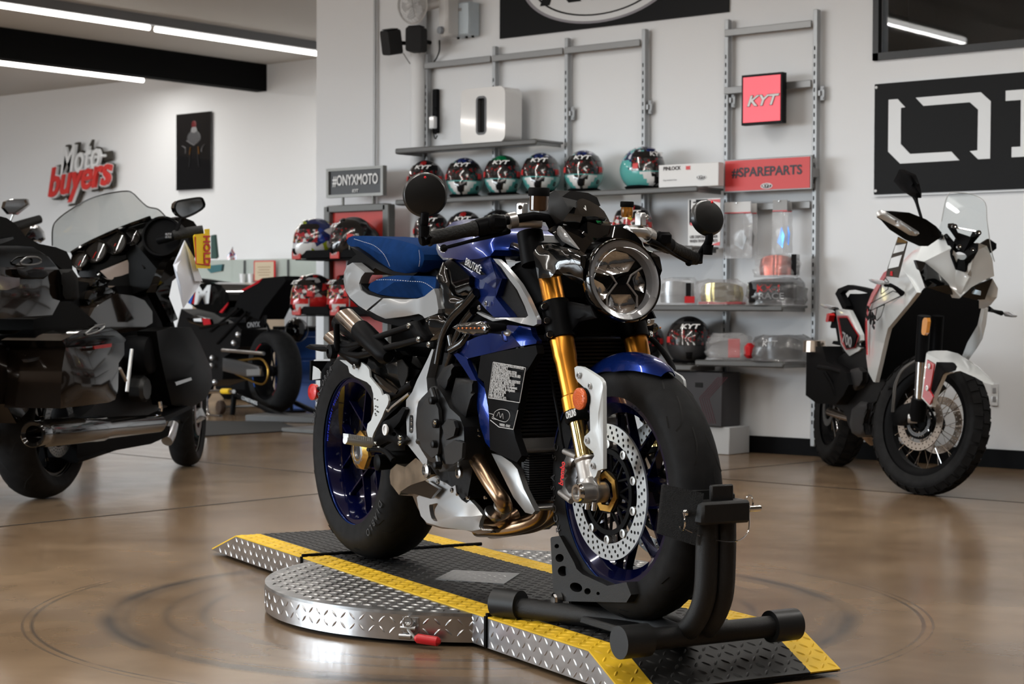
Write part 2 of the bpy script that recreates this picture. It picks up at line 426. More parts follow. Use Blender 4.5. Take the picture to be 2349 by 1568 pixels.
# ---------------------------------------------------------------- room shell
FM = Fr((-3.8909, 4.0496, 0.090), -21.727)      # stands on the turntable deck under the rear axle; x forward along the bike
TTC = FM.o + FM.ax[0]*0.48 + FM.ax[1]*0.105     # turntable centre
def floor_material():
    m = bpy.data.materials.new('polished_concrete'); m.use_nodes = True; n = m.node_tree; b = n.nodes['Principled BSDF']; L = n.links
    t = n.nodes.new('ShaderNodeTexCoord')
    def noise(s, d=4, dist=0.0):
        z = n.nodes.new('ShaderNodeTexNoise'); z.inputs['Scale'].default_value = s; z.inputs['Detail'].default_value = d
        z.inputs['Distortion'].default_value = dist; L.new(t.outputs['Object'], z.inputs['Vector']); return z.outputs['Fac']
    def ramp(i, a, b_, p0=.3, p1=.7):
        r = n.nodes.new('ShaderNodeValToRGB'); r.color_ramp.elements[0].position = p0; r.color_ramp.elements[1].position = p1
        r.color_ramp.elements[0].color = a+(1,); r.color_ramp.elements[1].color = b_+(1,); L.new(i, r.inputs[0]); return r.outputs[0]
    def mix(a, b_, f, mode='MIX'):
        x = n.nodes.new('ShaderNodeMixRGB'); x.blend_type = mode
        if hasattr(f, 'links'): L.new(f, x.inputs[0])
        else: x.inputs[0].default_value = f
        L.new(a, x.inputs[1])
        if hasattr(b_, 'links'): L.new(b_, x.inputs[2])
        else: x.inputs[2].default_value = b_+(1,)
        return x.outputs[0]
    c = ramp(noise(1.3, 3, .6), (0.155, 0.100, 0.058), (0.275, 0.190, 0.118))
    c2 = ramp(noise(6, 1, .3), (0.90, 0.90, 0.90), (1.08, 1.08, 1.08))
    c = mix(c, c2, 1.0, 'MULTIPLY')
    # scuffed wheel circles round the turntable
    vs = n.nodes.new('ShaderNodeVectorMath'); vs.operation = 'SUBTRACT'; vs.inputs[1].default_value = (TTC.x, TTC.y, 0); L.new(t.outputs['Object'], vs.inputs[0])
    ln = n.nodes.new('ShaderNodeVectorMath'); ln.operation = 'LENGTH'; L.new(vs.outputs[0], ln.inputs[0])
    tot = None
    for rad, w, k in ((0.782, .022, .7), (0.885, .02, .5), (1.00, .03, .5), (1.04, .045, 1.0), (1.245, .008, .9), (1.27, .006, .7)):
        s = n.nodes.new('ShaderNodeMath'); s.operation = 'SUBTRACT'; s.inputs[1].default_value = rad; L.new(ln.outputs['Value'], s.inputs[0])
        a = n.nodes.new('ShaderNodeMath'); a.operation = 'ABSOLUTE'; L.new(s.outputs[0], a.inputs[0])
        mr = n.nodes.new('ShaderNodeMapRange'); mr.inputs[1].default_value = 0; mr.inputs[2].default_value = w; mr.inputs[3].default_value = k; mr.inputs[4].default_value = 0
        L.new(a.outputs[0], mr.inputs[0])
        if tot is None: tot = mr.outputs[0]
        else:
            q = n.nodes.new('ShaderNodeMath'); q.operation = 'MAXIMUM'; L.new(tot, q.inputs[0]); L.new(mr.outputs[0], q.inputs[1]); tot = q.outputs[0]
    bk = n.nodes.new('ShaderNodeMapRange'); L.new(noise(2.2, 3), bk.inputs[0]); bk.inputs[1].default_value = .36; bk.inputs[2].default_value = .56
    q = n.nodes.new('ShaderNodeMath'); q.operation = 'MULTIPLY'; L.new(tot, q.inputs[0]); L.new(bk.outputs[0], q.inputs[1])
    c = mix(c, (0.075, 0.062, 0.052), q.outputs[0])
    L.new(c, b.inputs['Base Color'])
    rr = n.nodes.new('ShaderNodeMapRange'); L.new(noise(3.5, 3, .5), rr.inputs[0]); rr.inputs[3].default_value = .15; rr.inputs[4].default_value = .26
    L.new(rr.outputs[0], b.inputs['Roughness']); b.inputs['Specular IOR Level'].default_value = 0.22
    bu = n.nodes.new('ShaderNodeBump'); bu.inputs['Strength'].default_value = .035; bu.inputs['Distance'].default_value = .02
    L.new(noise(9, 3), bu.inputs['Height']); L.new(bu.outputs[0], b.inputs['Normal'])
    return m
FLOORM = floor_material()
RY, FY, RX0, CZ = 9.3, 13.0, -9.556, 3.362
g = G(); g.box((-10, 4.1, -.05), (28.4, 18.6, .1)); struct('floor', g, FLOORM)
g = G(); g.box((-10, 4.1, CZ+.05), (28.4, 18.6, .1)); struct('ceiling', g, CEIL)
WX0, WX1, WZ0, WZ1 = -5.046, -2.6, 2.262, 3.10
g = plate([(RX0, 0), (4.1, 0), (4.1, CZ), (RX0, CZ)], [[(WX0, WZ0), (WX1, WZ0), (WX1, WZ1), (WX0, WZ1)]], (0, RY, 0), (1, 0, 0), (0, 0, 1), -.16)
struct('wall_back', g, WALL)
g = G().box((RX0+.08, (RY+.16+FY)/2, CZ/2), (.16, FY-RY-.16, CZ)); struct('wall_partition', g, WALL)
g = G().box((-16.8, FY+.1, CZ/2), (14.8, .2, CZ)); struct('wall_far', g, WALL)
DWALL = mat('unseen_wall_dark', (.07, .07, .072), .7)  # unseen walls toned dark so the glossy black panels reflect less light
g = G().box((-24.1, 4.1, CZ/2), (.2, 18.6, CZ)); struct('wall_left', g, DWALL)
DWALL = mat('unseen_wall_dark', (.07, .07, .072), .7)
g = G().box((4.1+.1, 2.2, CZ/2), (.2, 14.4, CZ)); struct('wall_right', g, DWALL)
# street front behind the camera: low wall, lintel, piers and mullions round the shop windows
g = G(); g.box((-16.2, -5.1, .12), (15.8, .2, .24)); g.box((-16.2, -5.1, CZ-.13), (15.8, .2, .26)); g.box((-2.2, -5.1, CZ/2), (12.6, .2, CZ))
piers = [-24, -20, -16.1, -12.2, -8.5]
for x in piers: g.box((x, -5.1, CZ/2), (.35, .2, CZ-.5))
struct('wall_front', g, DWALL)
for i in range(4):
    a, b = piers[i]+.175, piers[i+1]-.175
    g = G(); m_ = (a+b)/2
    for x in (a+.03, m_, b-.03): g.box((x, -5.08, CZ/2), (.06, .08, CZ-.5))
    for z in (.27, 2.3, CZ-.29): g.box((m_, -5.08, z), (b-a-.12, .08, .06))
    struct('window_%d' % (i+2), g, BLACKP)
    ld = bpy.data.lights.new('daylight', 'AREA'); ld.shape = 'RECTANGLE'; ld.size = b-a; ld.size_y = CZ-.5; ld.cycles.is_portal = True
    lo = bpy.data.objects.new('daylight_portal', ld); COL.objects.link(lo); lo.location = (m_, -5.25, CZ/2); lo.rotation_euler = (R_(90), 0, 0); lo.rotation_euler = (R_(-90), 0, R_(180))
# black skirting
g = G().box(((RX0+4.1)/2, RY-.008, .05), (4.1-RX0, .016, .10)); struct('baseboard_back', g, BLACKP)
g = G().box((-16.8, FY-.008, .05), (14.4, .016, .10)); struct('baseboard_far', g, BLACKP)
# beam and ceiling rib
g = G().box((-14.17, 6.5, 3.223), (.155, 13, .277)); struct('trim_1', g, mat('beam_black', (.004, .004, .004), .8, spec=.1))
g = G(); x0 = wpt(None, 0, -1, CZ-.06, 2).x
g.box((x0, 6.5, CZ-.04), (.07, 13, .08)); struct('trim_2', g, mat('rib_grey', (.22, .22, .23), .6))
# floor saw cuts
g = G()
def cut(x0, y0, x1, y1, w=.009):
    d = Vector((x1-x0, y1-y0, 0)).normalized(); s = Vector((-d.y, d.x, 0))*w; a, b = Vector((x0, y0, .0008)), Vector((x1, y1, .0008))
    g.add([a-s, b-s, b+s, a+s], [(0, 1, 2, 3)])
cut(-6.12, 0, -6.02, 6.62); cut(-12, 6.9, -6.02, 6.55); cut(-5.36, 7.74, -5.18, 9.28); cut(-6.0, 7.78, 3, 7.5); cut(-1.6, -2, -1.4, 7.6)
struct('trim_3', g, mat('joint_dark', (.02, .018, .016), .6))
# interior window high on the back wall
BLK = mat('window_frame_black', (.010, .010, .011), .45)
g = G(); cxw, czw = (WX0+WX1)/2, (WZ0+WZ1)/2
for z in (WZ0+.02, WZ1-.02): g.box((cxw, RY-.005, z), (WX1-WX0, .04, .04))
for x in (WX0+.018, WX1-.018): g.box((x, RY-.005, czw), (.036, .04, WZ1-WZ0))
wf = struct('window_1', g, BLK)
g = G().box((cxw, RY+.03, czw), (WX1-WX0-.07, .006, WZ1-WZ0-.08)); obj('window_pane', g, glassy('dark_pane', (.8, .82, .84)), wf)
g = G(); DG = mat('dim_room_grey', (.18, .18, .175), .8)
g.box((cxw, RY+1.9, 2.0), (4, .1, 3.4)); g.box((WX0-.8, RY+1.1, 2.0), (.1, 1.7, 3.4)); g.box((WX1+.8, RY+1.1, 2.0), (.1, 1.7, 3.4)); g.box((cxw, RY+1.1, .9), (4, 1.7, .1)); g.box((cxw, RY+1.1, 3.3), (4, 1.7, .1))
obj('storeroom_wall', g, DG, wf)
g = G()
for x, w in ((-4.28, .07), (-3.35, .07)): g.box((x, RY+.7, 2.6), (w, .05, 1.3))
g.tube([(-3.55, RY+.72, 2.0), (-3.05, RY+.72, 2.75)], .02, 6, 0)
obj('storeroom_rack', g, BLACKP, wf)

# ---------------------------------------------------------------- ceiling strip lights
LEDM = mat('led_tube', (1.0, .97, .92), emit=2.5)
def strip(x, y0, y1, z, label, group=None):
    t = thing('strip_light', label, 'ceiling light', (x, (y0+y1)/2, z), 0, group); h = (y1-y0)/2
    obj('housing', G().box((0, 0, .05), (.055, 2*h, .04), bev=.006), mat('fixture_white', (.7, .7, .68), .5), t)
    obj('diffuser', G().cyl((0, -h, .012), (0, h, .012), .024, n=12), LEDM, t)
    ld = bpy.data.lights.new('tube_light', 'AREA'); ld.shape = 'RECTANGLE'; ld.size = .046; ld.size_y = 2*h; ld.color = (1.0, .97, .92); ld.energy = LED_STRENGTH*PI*.046*2*h
    lo = bpy.data.objects.new('tube_light', ld); COL.objects.link(lo); lo.parent = t; lo.location = (0, 0, -.016)
    g = G()
    for y in (-h*.7, h*.7): g.cyl((0, y, .07), (0, y, CZ-z), .004, n=6)
    obj('hanger', g, STEEL, t)
strip(-12.55, 8.2, 10.20, 3.25, 'long glowing strip light cut off by the left edge, higher of the two left ones')
strip(-12.57, 10.29, 12.25, 3.25, 'glowing strip light running up to the corner of the white partition')
strip(-15.54, 9.5, 12.55, 3.25, 'glowing strip light below the black ceiling beam on the far left')
for x in (-6.9, -4.2, -1.5):
    for y0 in (-3.6, .4, 4.4): strip(x, y0, y0+3.4, 3.1, 'white strip light hanging over the main showroom floor', 'strip lights over the showroom')
for y0 in (-3, 2): strip(-15.54, y0, y0+5, 3.25, 'white strip light hanging over the left bay', 'strip lights over the left bay')

# ---------------------------------------------------------------- turntable with ramps
TT = frthing('motorcycle_turntable', 'round tread-plate display turntable with yellow-edged black ramps under the blue motorcycle', 'turntable', FM)
ZB = -.078
X0, X1, Y0, Y1 = -.13, 1.09, -.195, .405
cxt, cyt, RT = .48, .105, .612
def disc_ok(x, y): return (x-cxt)**2+(y-cyt)**2 < (RT-.02)**2 and not (Y0-.01 < y < Y1+.01)
g = G(); ring = circ(RT, 96, cxt, cyt)
g.prism([(x, y, -.012) for x, y in ring], (0, 0, .008))
bumps(g, (0, 0, -.004), (1, 0, 0), (0, 1, 0), (0, 0, 1), disc_ok, (-.2, 1.2, -.6, .8), .028, .0125, .0036, .0024)
obj('disc_top', g, TREADT, TT)
g = G(); vs = []
for i in range(96): vs.append((ring[i][0], ring[i][1], ZB))
g.prism(vs, (0, 0, -.012-ZB))
p = .03; nb = int(2*PI*RT/p/2)*2
for i in range(nb):
    a = 2*PI*i/nb; c = Vector((cxt+RT*math.cos(a), cyt+RT*math.sin(a), 0)); nr = Vector((math.cos(a), math.sin(a), 0)); u = Vector((-math.sin(a), math.cos(a), 0))
    for j in range(2):
        q = G(); bumps(q, c+Vector((0, 0, ZB+.012+j*.026)), u, (0, 0, 1), nr, lambda x, y: True, (-.001, .001, .001, .002), .026, .0125, .003, .0015, ph=0 if (i+j) % 2 else PI/2)
        n0 = len(g.v)
        g.v += q.v[:8]; g.f += [tuple(k+n0 for k in f) for f in q.f[:6]]; g.m += [0]*6
obj('disc_rim', g, TREAD, TT)
g = G(); g.prism([(x, y, -.0895) for x, y in circ(RT-.03, 64, cxt, cyt)], (0, 0, .0125)); obj('disc_base', g, BLACKP, TT)
def sect(name, prof, lab=None):
    """one section: profile of (x, z) along the top; bottom on ZB"""
    gy, gb, gs = G(), G(), G(); SW = .088
    for i in range(len(prof)-1):
        (xa, za), (xb, zb) = prof[i], prof[i+1]; L_ = math.hypot(xb-xa, zb-za); u = Vector(((xb-xa)/L_, 0, (zb-za)/L_)); nr = Vector((-u.z, 0, u.x)); o = Vector((xa, 0, za))
        for gg, ya, yb in ((gb, Y0+SW, Y1-SW), (gy, Y0, Y0+SW), (gy, Y1-SW, Y1)):
            gg.prism([(xa, ya, za), (xb, ya, zb), (xb, yb, zb), (xa, yb, za)], -nr*.004)
            bumps(gg, o, u, (0, 1, 0), nr, lambda x, y, ya=ya, yb=yb, L_=L_: .008 < x < L_-.008 and ya+.006 < y < yb-.006, (0, L_, ya, yb), .027, .0122, .0036, .0024)
    obj(name, gb, DECKB, TT, label='black tread-plate top'); obj('edge_stripe', gy, YELLOW, TT, label='yellow tread-plate edge stripes')
    xa, xb = prof[0][0], prof[-1][0]
    for y, s in ((Y0, -1), (Y1, 1)):
        gs = G()
        poly = [(x, y, z-.0045) for x, z in prof]+[(xb, y, min(prof[-1][1]-.006, ZB)), (xa, y, min(prof[0][1]-.006, ZB))]
        gs.prism(poly, (0, -s*.006, 0))
        P2 = [(q[0], q[2]) for q in poly]
        bumps(gs, (0, y, 0), (1, 0, 0), (0, 0, 1), (0, s, 0), lambda x, z: _inside(x, z, P2) and _dist(x, z, P2) > .009, (xa, xb, ZB, 0), .027, .0118, .003, .0015)
        obj('side_plate', gs, TREAD, TT)
    gu = G(); gu.prism([(x, Y0+.008, z-.005) for x, z in prof]+[(xb, Y0+.008, min(prof[-1][1]-.006, ZB+.004)), (xa, Y0+.008, min(prof[0][1]-.006, ZB+.004))], (0, Y1-Y0-.016, 0)); obj('ramp_frame', gu, MATTE, TT)
sect('deck_plate', [(X0+.006, 0), (X1-.006, 0)])
sect('near_ramp_plate', [(X1+.006, 0), (1.585, 0), (1.735, -.072)])
sect('far_ramp_plate', [(-.96, -.072), (-.72, 0), (X0-.006, 0)])
for x in (X0, X1):
    g = G(); g.box((x, (Y0+Y1)/2, -.038), (.010, Y1-Y0+.01, .078))
    for k in range(22): g.cyl((x, Y0+k*.0285, .003), (x, Y0+k*.0285+.0265, .003), .006, n=8)
    obj('hinge', g, BLACKP, TT)
g = G(); ps = [FM.loc(*q, .003, 2) for q in ((998, 1327), (1040, 1306), (1193, 1314), (1156, 1338))]
o_ = ps[0]; u_ = (ps[3]-ps[0]); v_ = (ps[1]-ps[0]); un, vn = u_.normalized(), v_.normalized()
g.prism(ps, (0, 0, -.003)); bumps(g, o_, un, vn, (0, 0, 1), lambda x, y: .01 < x < u_.length-.01 and .01 < y < v_.length-.01, (0, u_.length, 0, v_.length), .024, .010, .003, .001)
obj('cover_plate', g, mat('cover_grey', (.30, .30, .30), .38, metal=.8), TT)
# toggle latch on the rim
la = math.atan2(FM.loc(960, 1452, 0, 2).y-.02-cyt, .30); c_ = None
bl = FM.loc(940, 1452, ZB+.02, 2); a = math.atan2(bl.y-cyt, bl.x-cxt); c_ = Vector((cxt+math.cos(a)*(RT+.012), cyt+math.sin(a)*(RT+.012), ZB+.035)); nr = Vector((math.cos(a), math.sin(a), 0)); tg = Vector((-math.sin(a), math.cos(a), 0))
rot = Matrix((tg, nr, (0, 0, 1))).transposed()
g = G(); g.box(c_-nr*.010, (.045, .006, .05), rot); g.box(c_, (.03, .022, .03), rot, bev=.004); g.cyl(c_-tg*.02+nr*.008, c_+tg*.02+nr*.008, .006, n=10); g.cyl(c_-tg*.022+nr*.012-Vector((0, 0, .02)), c_+tg*.01+nr*.012-Vector((0, 0, .02)), .007, n=10)
g.torus(c_+nr*.012+Vector((0, 0, .018)), nr, .011, .003, 14, 6)
lt = obj('latch', g, STEEL, TT)
g = G(); e0 = c_+tg*.022+nr*.018+Vector((0, 0, -.022)); g.tube([c_+nr*.012, e0], .004, 8, 0, mi=0); obj('latch_arm', g, STEEL, TT)
g = G(); g.tube([e0, e0+tg*.008+nr*.001, e0+tg*.062+nr*.006+Vector((0, 0, -.004)), e0+tg*.070+nr*.006+Vector((0, 0, -.004))], [.006, .0125, .0125, .005], 14, 0); obj('latch_handle', g, RED, lt, label='red rubber lever grip')

# ---------------------------------------------------------------- wheel chock stand
ST = frthing('wheel_chock_stand', 'black tubular front wheel chock stand holding the blue motorcycle', 'wheel stand', FM)
POWD = mat('powder_black', (.005, .005, .0055), .5, bump=.25, bscale=700)
cL = FM.loc(1160, 1383, .036, 2); y_c = .045
cR = Vector((cL.x, 2*y_c-cL.y, cL.z)); uL, uR = FM.loc(1621, 1300, 1.79, 0), FM.loc(1653, 1300, 1.79, 0)
for c0, s in ((cL, -1), (cR, 1)):
    f0 = FM.loc(1480, 1430, .026, 2) if s < 0 else Vector((1.505, 2*y_c-.008, .026))
    pts = [Vector((c0.x, c0.y, .03)), (Vector((c0.x, c0.y, .03))+f0)/2, f0]
    uy = uL.y if s < 0 else max(uR.y, uL.y+.048); pts += [Vector((1.65, (uy+f0.y)/2, .03)), Vector((1.735, uy, .065)), Vector((1.78, uy, .13)), Vector((1.79, uy, .22)), Vector((1.79, uy, .31))]
    obj('frame_tube', G().tube(pts, .0255, 16, 5), POWD, ST)
    d = (f0-c0).normalized(); d.z = 0
    obj('end_cap', G().cyl(c0-d*.03, c0+d*.045, .036, n=28), mat('rubber_cap', (.012, .0125, .013), .45), ST)
c2, c3 = FM.loc(1450, 1470, .036, 2), FM.loc(1797, 1433, .036, 2)
obj('cross_tube', G().cyl(c2, c3, .025, n=20), POWD, ST)
d = (c3-c2).normalized()
for c0, s in ((c2, 1), (c3, -1)): obj('end_cap', G().cyl(c0-d*s*.035, c0+d*s*.04, .037, n=28), MATS['rubber_cap'], ST)
# clamp head and pads
g = G(); y_h = (uL.y+max(uR.y, uL.y+.048))/2; hd = Vector((1.79, y_h, .325)); g.box(hd, (.085, .13, .05), bev=.006); g.box(hd+Vector((-.02, 0, .03)), (.02, .10, .03)); g.box(hd+Vector((.02, 0, .035)), (.012, .06, .05), bev=.003); g.box(hd+Vector((-.05, -.045, .02)), (.10, .018, .035), bev=.004)
g.box(hd+Vector((-.05, .045, .02)), (.10, .018, .035), bev=.004)
obj('clamp_head', g, POWD, ST)
for s in (1, -1):
    if s > 0: obj('wheel_pad', panel(FM, 'D', [(1308, 1134, -.11), (1322, 1128, -.108), (1600, 1192, -.05), (1535, 1565, -.05), (1270, 1480, -.11)], tv=(.008, 0, 0)), mat('rough_pad', (.009, .0095, .0105), .85, bump=.9, bscale=500), ST)
    g = panel(FM, 'I', [(62, 660), (75, 643), (165, 628), (330, 935), (355, 1000), (420, 1060), (700, 1190), (915, 1150), (968, 1290), (915, 1378), (150, 1362), (95, 1290)], -.078, thick=.03,
              holes=[circ(25, 12, 133, 745), circ(46, 14, 165, 878), circ(58, 14, 203, 1025), [(350+68*math.cos(t)-10*math.sin(t), 1207+20*math.cos(t)+50*math.sin(t)) for t in [2*PI*k/16 for k in range(16)]], circ(36, 12, 478, 1252), circ(19, 10, 597, 1277)])
    if s < 0: g.xf(Matrix.Scale(-1, 4, (0, 1, 0)))
    obj('cradle_plate', g, POWD, ST)
g = G(); g.box((1.42, 0, .022), (.34, .15, .02), bev=.004); g.box((1.27, 0, .10), (.012, .13, .16), Matrix.Rotation(R_(-12), 3, 'Y')); g.box((1.20, .0, .02), (.16, .10, .014)); obj('cradle_base', g, POWD, ST)
b0 = FM.loc(1268, 1374, -.10)
g = G(); g.cyl(b0, b0+Vector((0, .015, 0)), .012, n=6); g.cyl(b0+Vector((0, .004, 0)), b0+Vector((0, .02, 0)), .016, n=20); obj('pivot_bolt', g, CHROME, ST)
g = G(); a_ = hd+Vector((0, -.08, .0)); b_ = hd+Vector((0, .09, .0)); g.cyl(a_, b_, .006, n=10); g.torus(a_+Vector((.0, -.01, -.018)), (.3, 1, 0), .021, .0022, 26, 6); g.torus(b_+Vector((0, .0, .012)), (.9, .4, 0), .018, .002, 26, 6); g.ball(a_, .009, 10, 8); g.cyl(b_, b_+Vector((0, .03, 0)), .007, n=10)
obj('locking_pin', g, CHROME, ST)
obj('safety_wire', G().tube([a_+Vector((0, -.005, -.035)), a_+Vector((.01, .04, -.055)), hd+Vector((.04, .02, -.065)), b_+Vector((.01, -.01, -.05)), b_+Vector((0, 0, -.01))], .0016, 6, 6), CHROME, ST)
# ---------------------------------------------------------------- shared motorcycle pieces
def wheelset(parent, c, R, W, rimR, rimW, name, rim_m, tyre_m=RUBBER, M=None, spoke=None, knobs=0, groove=None, hub=.045, hubw=.07, band=None):
    """rim mesh (with hub and spokes) as the part, tyre as its sub-part; axis of the wheel is local y (after M)."""
    M = M or Matrix.Identity(3); c = Vector(c); ax = Vector((0, 1, 0)); w = rimW/2
    def put(g): g.v = [c + M @ p for p in g.v]; return g
    g = G()
    g.lathe((0, 0, 0), ax, [(rimR+.008, w), (rimR+.009, w-.006), (rimR-.003, w-.010), (rimR-.026, w*.45), (rimR-.026, -w*.45), (rimR-.003, -w+.010), (rimR+.009, -w+.006), (rimR+.008, -w),
                            (rimR-.010, -w+.001), (rimR-.034, -w*.5), (rimR-.034, w*.5), (rimR-.010, w-.001)], 72, closed=True)
    if hub: g.lathe((0, 0, 0), ax, [(hub*.55, -hubw/2), (hub, -hubw/2+.004), (hub*.8, 0), (hub, hubw/2-.004), (hub*.55, hubw/2)], 28)
    if spoke: spoke(g)
    rim = obj(name, put(g), rim_m, parent)
    t = G(); rc = rimR+(R-rimR)*.42; n = 22; prof = []
    for i in range(n+1):
        a = R_(-128+256*i/n); y = W/2*math.sin(a) if abs(a) < PI/2 else math.copysign(W/2-(abs(math.sin(abs(a)-PI/2)))*(W/2-w)*1.0, a)
        r = rc+(R-rc)*math.cos(a) if abs(a) <= PI/2 else rc-(rc-rimR-.004)*math.sin(abs(a)-PI/2)/math.sin(R_(38))
        prof.append((r, y))
    NS = 96; rings = []
    for k in range(NS):
        f = 2*PI*k/NS; rings.append([Vector((math.sin(f)*r, y, math.cos(f)*r)) for r, y in prof])
    m_ = len(prof); vs = [p for q in rings for p in q]; fs = []
    for k in range(NS):
        for i in range(m_-1): fs.append((k*m_+i, k*m_+i+1, ((k+1) % NS)*m_+i+1, ((k+1) % NS)*m_+i))
    t.add(vs, fs)
    def surf(f, a, lift=.0006):
        y = W/2*math.sin(a); r = rc+(R-rc)*math.cos(a); return Vector((math.sin(f)*(r+lift*math.cos(a)), y+lift*math.sin(a), math.cos(f)*(r+lift*math.cos(a))))
    if groove:
        reps, lines, gw = groove
        for k in range(reps):
            for ln in lines:
                P = [surf(2*PI*k/reps+R_(f), R_(a)) for f, a in catmull([Vector(q) for q in ln], 5)] if False else [surf(2*PI*k/reps+R_(q[0]), R_(q[1])) for q in catmull([Vector((a_, b_, 0)) for a_, b_ in ln], 6)]
                for i in range(len(P)-1):
                    d = (P[i+1]-P[i]).normalized(); nn = Vector((P[i].x, P[i].y*.6, P[i].z)).normalized(); s = d.cross(nn).normalized()*gw
                    t.add([P[i]-s, P[i+1]-s, P[i+1]+s, P[i]+s], [(0, 1, 2, 3)], 1)
    if knobs:
        for k in range(knobs):
            for a0, a1, ph in ((-62, -24, 0), (-20, 20, .5), (24, 62, 0)):
                f0 = 2*PI*(k+ph)/knobs; f1 = f0+2*PI/knobs*.72; cs = []
                for lf in (-.002, .006):
                    for f, a in ((f0, a0), (f1, a0), (f1, (a0+a1)/2), (f1, a1), (f0, a1), (f0, (a0+a1)/2)): cs.append(surf(f, R_(a), lf))
                t.add(cs, [(6, 7, 8, 9, 10, 11)]+[(i, (i+1) % 6, 6+(i+1) % 6, 6+i) for i in range(6)])
    obj('tyre', put(t), [tyre_m, GROOVE], rim)
    if band:
        b = G().lathe((0, 0, 0), ax, [(rimR+.0095, -w+.003), (rimR+.0095, -w-.0005), (rimR+.004, -w-.001), (rimR+.004, -w+.003)], 72, closed=True); obj('rim_stripe', put(b), band, rim)
    return rim, put
def disc(parent, put, R, r, y, th=.005, nh=36, rows=3, m=None, car=None, nb=10, btn=True, name='brake_disc', rc=None, sp=10):
    hs = []
    for k in range(nh):
        a = 2*PI*k/nh
        for j in range(rows):
            rr = r+(R-r)*(.22+.56*j/max(rows-1, 1)); b = a+2*PI/nh*(.33*j); hs.append(circ(.0042, 7, rr*math.cos(b), rr*math.sin(b)))
    hs.append(circ(r, 60))
    g = plate(circ(R, 96), hs, (0, y-th/2, 0), (1, 0, 0), (0, 0, 1), -th)
    d = obj(name, put(g), m or mat('disc_steel', (.33, .33, .325), .36, metal=.95), parent, ang=30)
    if car:
        rc = rc or r*.42; g = G(); g.lathe((0, y, 0), (0, 1, 0), [(r*.84, -.004), (r*.84, .004), (r*.74, .004), (r*.74, -.004)], 48, closed=True); g.lathe((0, y, 0), (0, 1, 0), [(rc, -.006), (rc, .006), (rc*.72, .006), (rc*.72, -.006)], 40, closed=True)
        for k in range(sp):
            a = 2*PI*k/sp
            for s in (-.10, .10):
                p0 = Vector((math.cos(a)*rc*.9, y, math.sin(a)*rc*.9)); p1 = Vector((math.cos(a+s*2.2)*r*.8, y, math.sin(a+s*2.2)*r*.8)); g.cyl(p0, p1, .0038, n=6)
        obj('disc_carrier', put(g), car, parent)
    if btn:
        for k in range(nb):
            a = 2*PI*(k+.5)/nb; p = Vector((math.cos(a)*r*.93, y, math.sin(a)*r*.93)); g = G()
            g.lathe(p, (0, -1, 0), [(.0105, -.005), (.0105, .006), (.006, .0065), (.006, .004), (.0, .004)], 16)
            obj('disc_button', put(g), mat('button_grey', (.42, .42, .41), .35, metal=.8), parent)
    return d
def bolt(g, c, ax, r=.008, h=.005):
    g.lathe(c, ax, [(r, 0), (r, h*.7), (r*.85, h), (r*.55, h), (r*.55, h*.3), (0, h*.3)], 14); return g
def TB(fr, c, pts, r, n=10, smooth=5, g=None, mi=0):
    P = []
    for p in pts:
        a, b = cpx(c, p[0], p[1]); P.append(fr.loc(a, b, p[2]))
    return (g or G()).tube(P, r, n, smooth, mi)
def mirrory(g): g.v = [Vector((p.x, -p.y, p.z)) for p in g.v]; return g
def both(name, fn, m, parent, **k):
    """a piece and its mirror twin on the other side of the bike, each its own part"""
    obj(name, fn(), m, parent, **k); obj(name, mirrory(fn()), m, parent, **k)

# ---------------------------------------------------------------- the blue motorcycle
MB = frthing('naked_sport_motorcycle', 'blue and silver naked sport motorcycle with gold forks standing on the turntable', 'motorcycle', FM)
CASE = mat('engine_black', (.005, .005, .0055), .45, spec=.2, bump=.06, bscale=120)
CFW = mat('satin_weave', (.009, .009, .0095), .36, spec=.4, coat=.1, bump=.06, bscale=420)
def P(name, c, outer, m, lat, par=MB, mir=True, **k):
    lab = k.pop('label', None)
    g = panel(FM, c, outer, lat, **k); o = obj(name, g, m, par, label=lab)
    if mir and not k.get('sym'):
        g2 = G(); g2.v = [Vector((p.x, -p.y, p.z)) for p in g.v]; g2.f = list(g.f); g2.m = list(g.m); obj(name, g2, m, par, label=lab)
    return o
# wheels
def spk(R0, r0, n, off, w, rimr, y0=0.0):
    def f(g):
        for k in range(n):
            a = 2*PI*k/n
            for s in (-1, 1):
                b = a+s*off; p0 = Vector((math.cos(a+s*2.0)*r0, y0*.6, math.sin(a+s*2.0)*r0)); p1 = Vector((math.cos(b)*rimr, y0, math.sin(b)*rimr))
                d = (p1-p0); L_ = d.length; d.normalize(); q = Vector((0, 1, 0)).cross(d)
                g.skin([[p0+q*w*1.1+Vector((0, .016, 0)), p0-q*w*1.1+Vector((0, .016, 0)), p0-q*w*.5-Vector((0, .014, 0)), p0+q*w*.5-Vector((0, .014, 0))],
                        [p1+q*w+Vector((0, .010, 0)), p1-q*w+Vector((0, .010, 0)), p1-q*w*.5-Vector((0, .008, 0)), p1+q*w*.5-Vector((0, .008, 0))]])
    return f
AXF, AXR = Vector((1.463, 0, .341)), Vector((0, 0, .333))
GRV = (9, [[(0, -14), (6, -20), (14, -33), (17, -52)], [(17, -14), (25, -16), (31, -24), (34, -30)], [(0+20, 14), (26, 20), (34, 33), (37, 52)], [(37, 14), (45, 16), (51, 24), (54, 30)], [(8, -58), (14, -66)]], .0022)
fw, putf = wheelset(MB, AXF, .305, .122, .2195, .100, 'front_wheel', BLUED, M=Matrix.Rotation(R_(1.8), 3, 'Z'), spoke=spk(0, .05, 7, .10, .006, .192), groove=GRV, hub=.05, hubw=.10, band=mat('rim_line_blue', (.05, .12, .5), .2, metal=.3, coat=1))
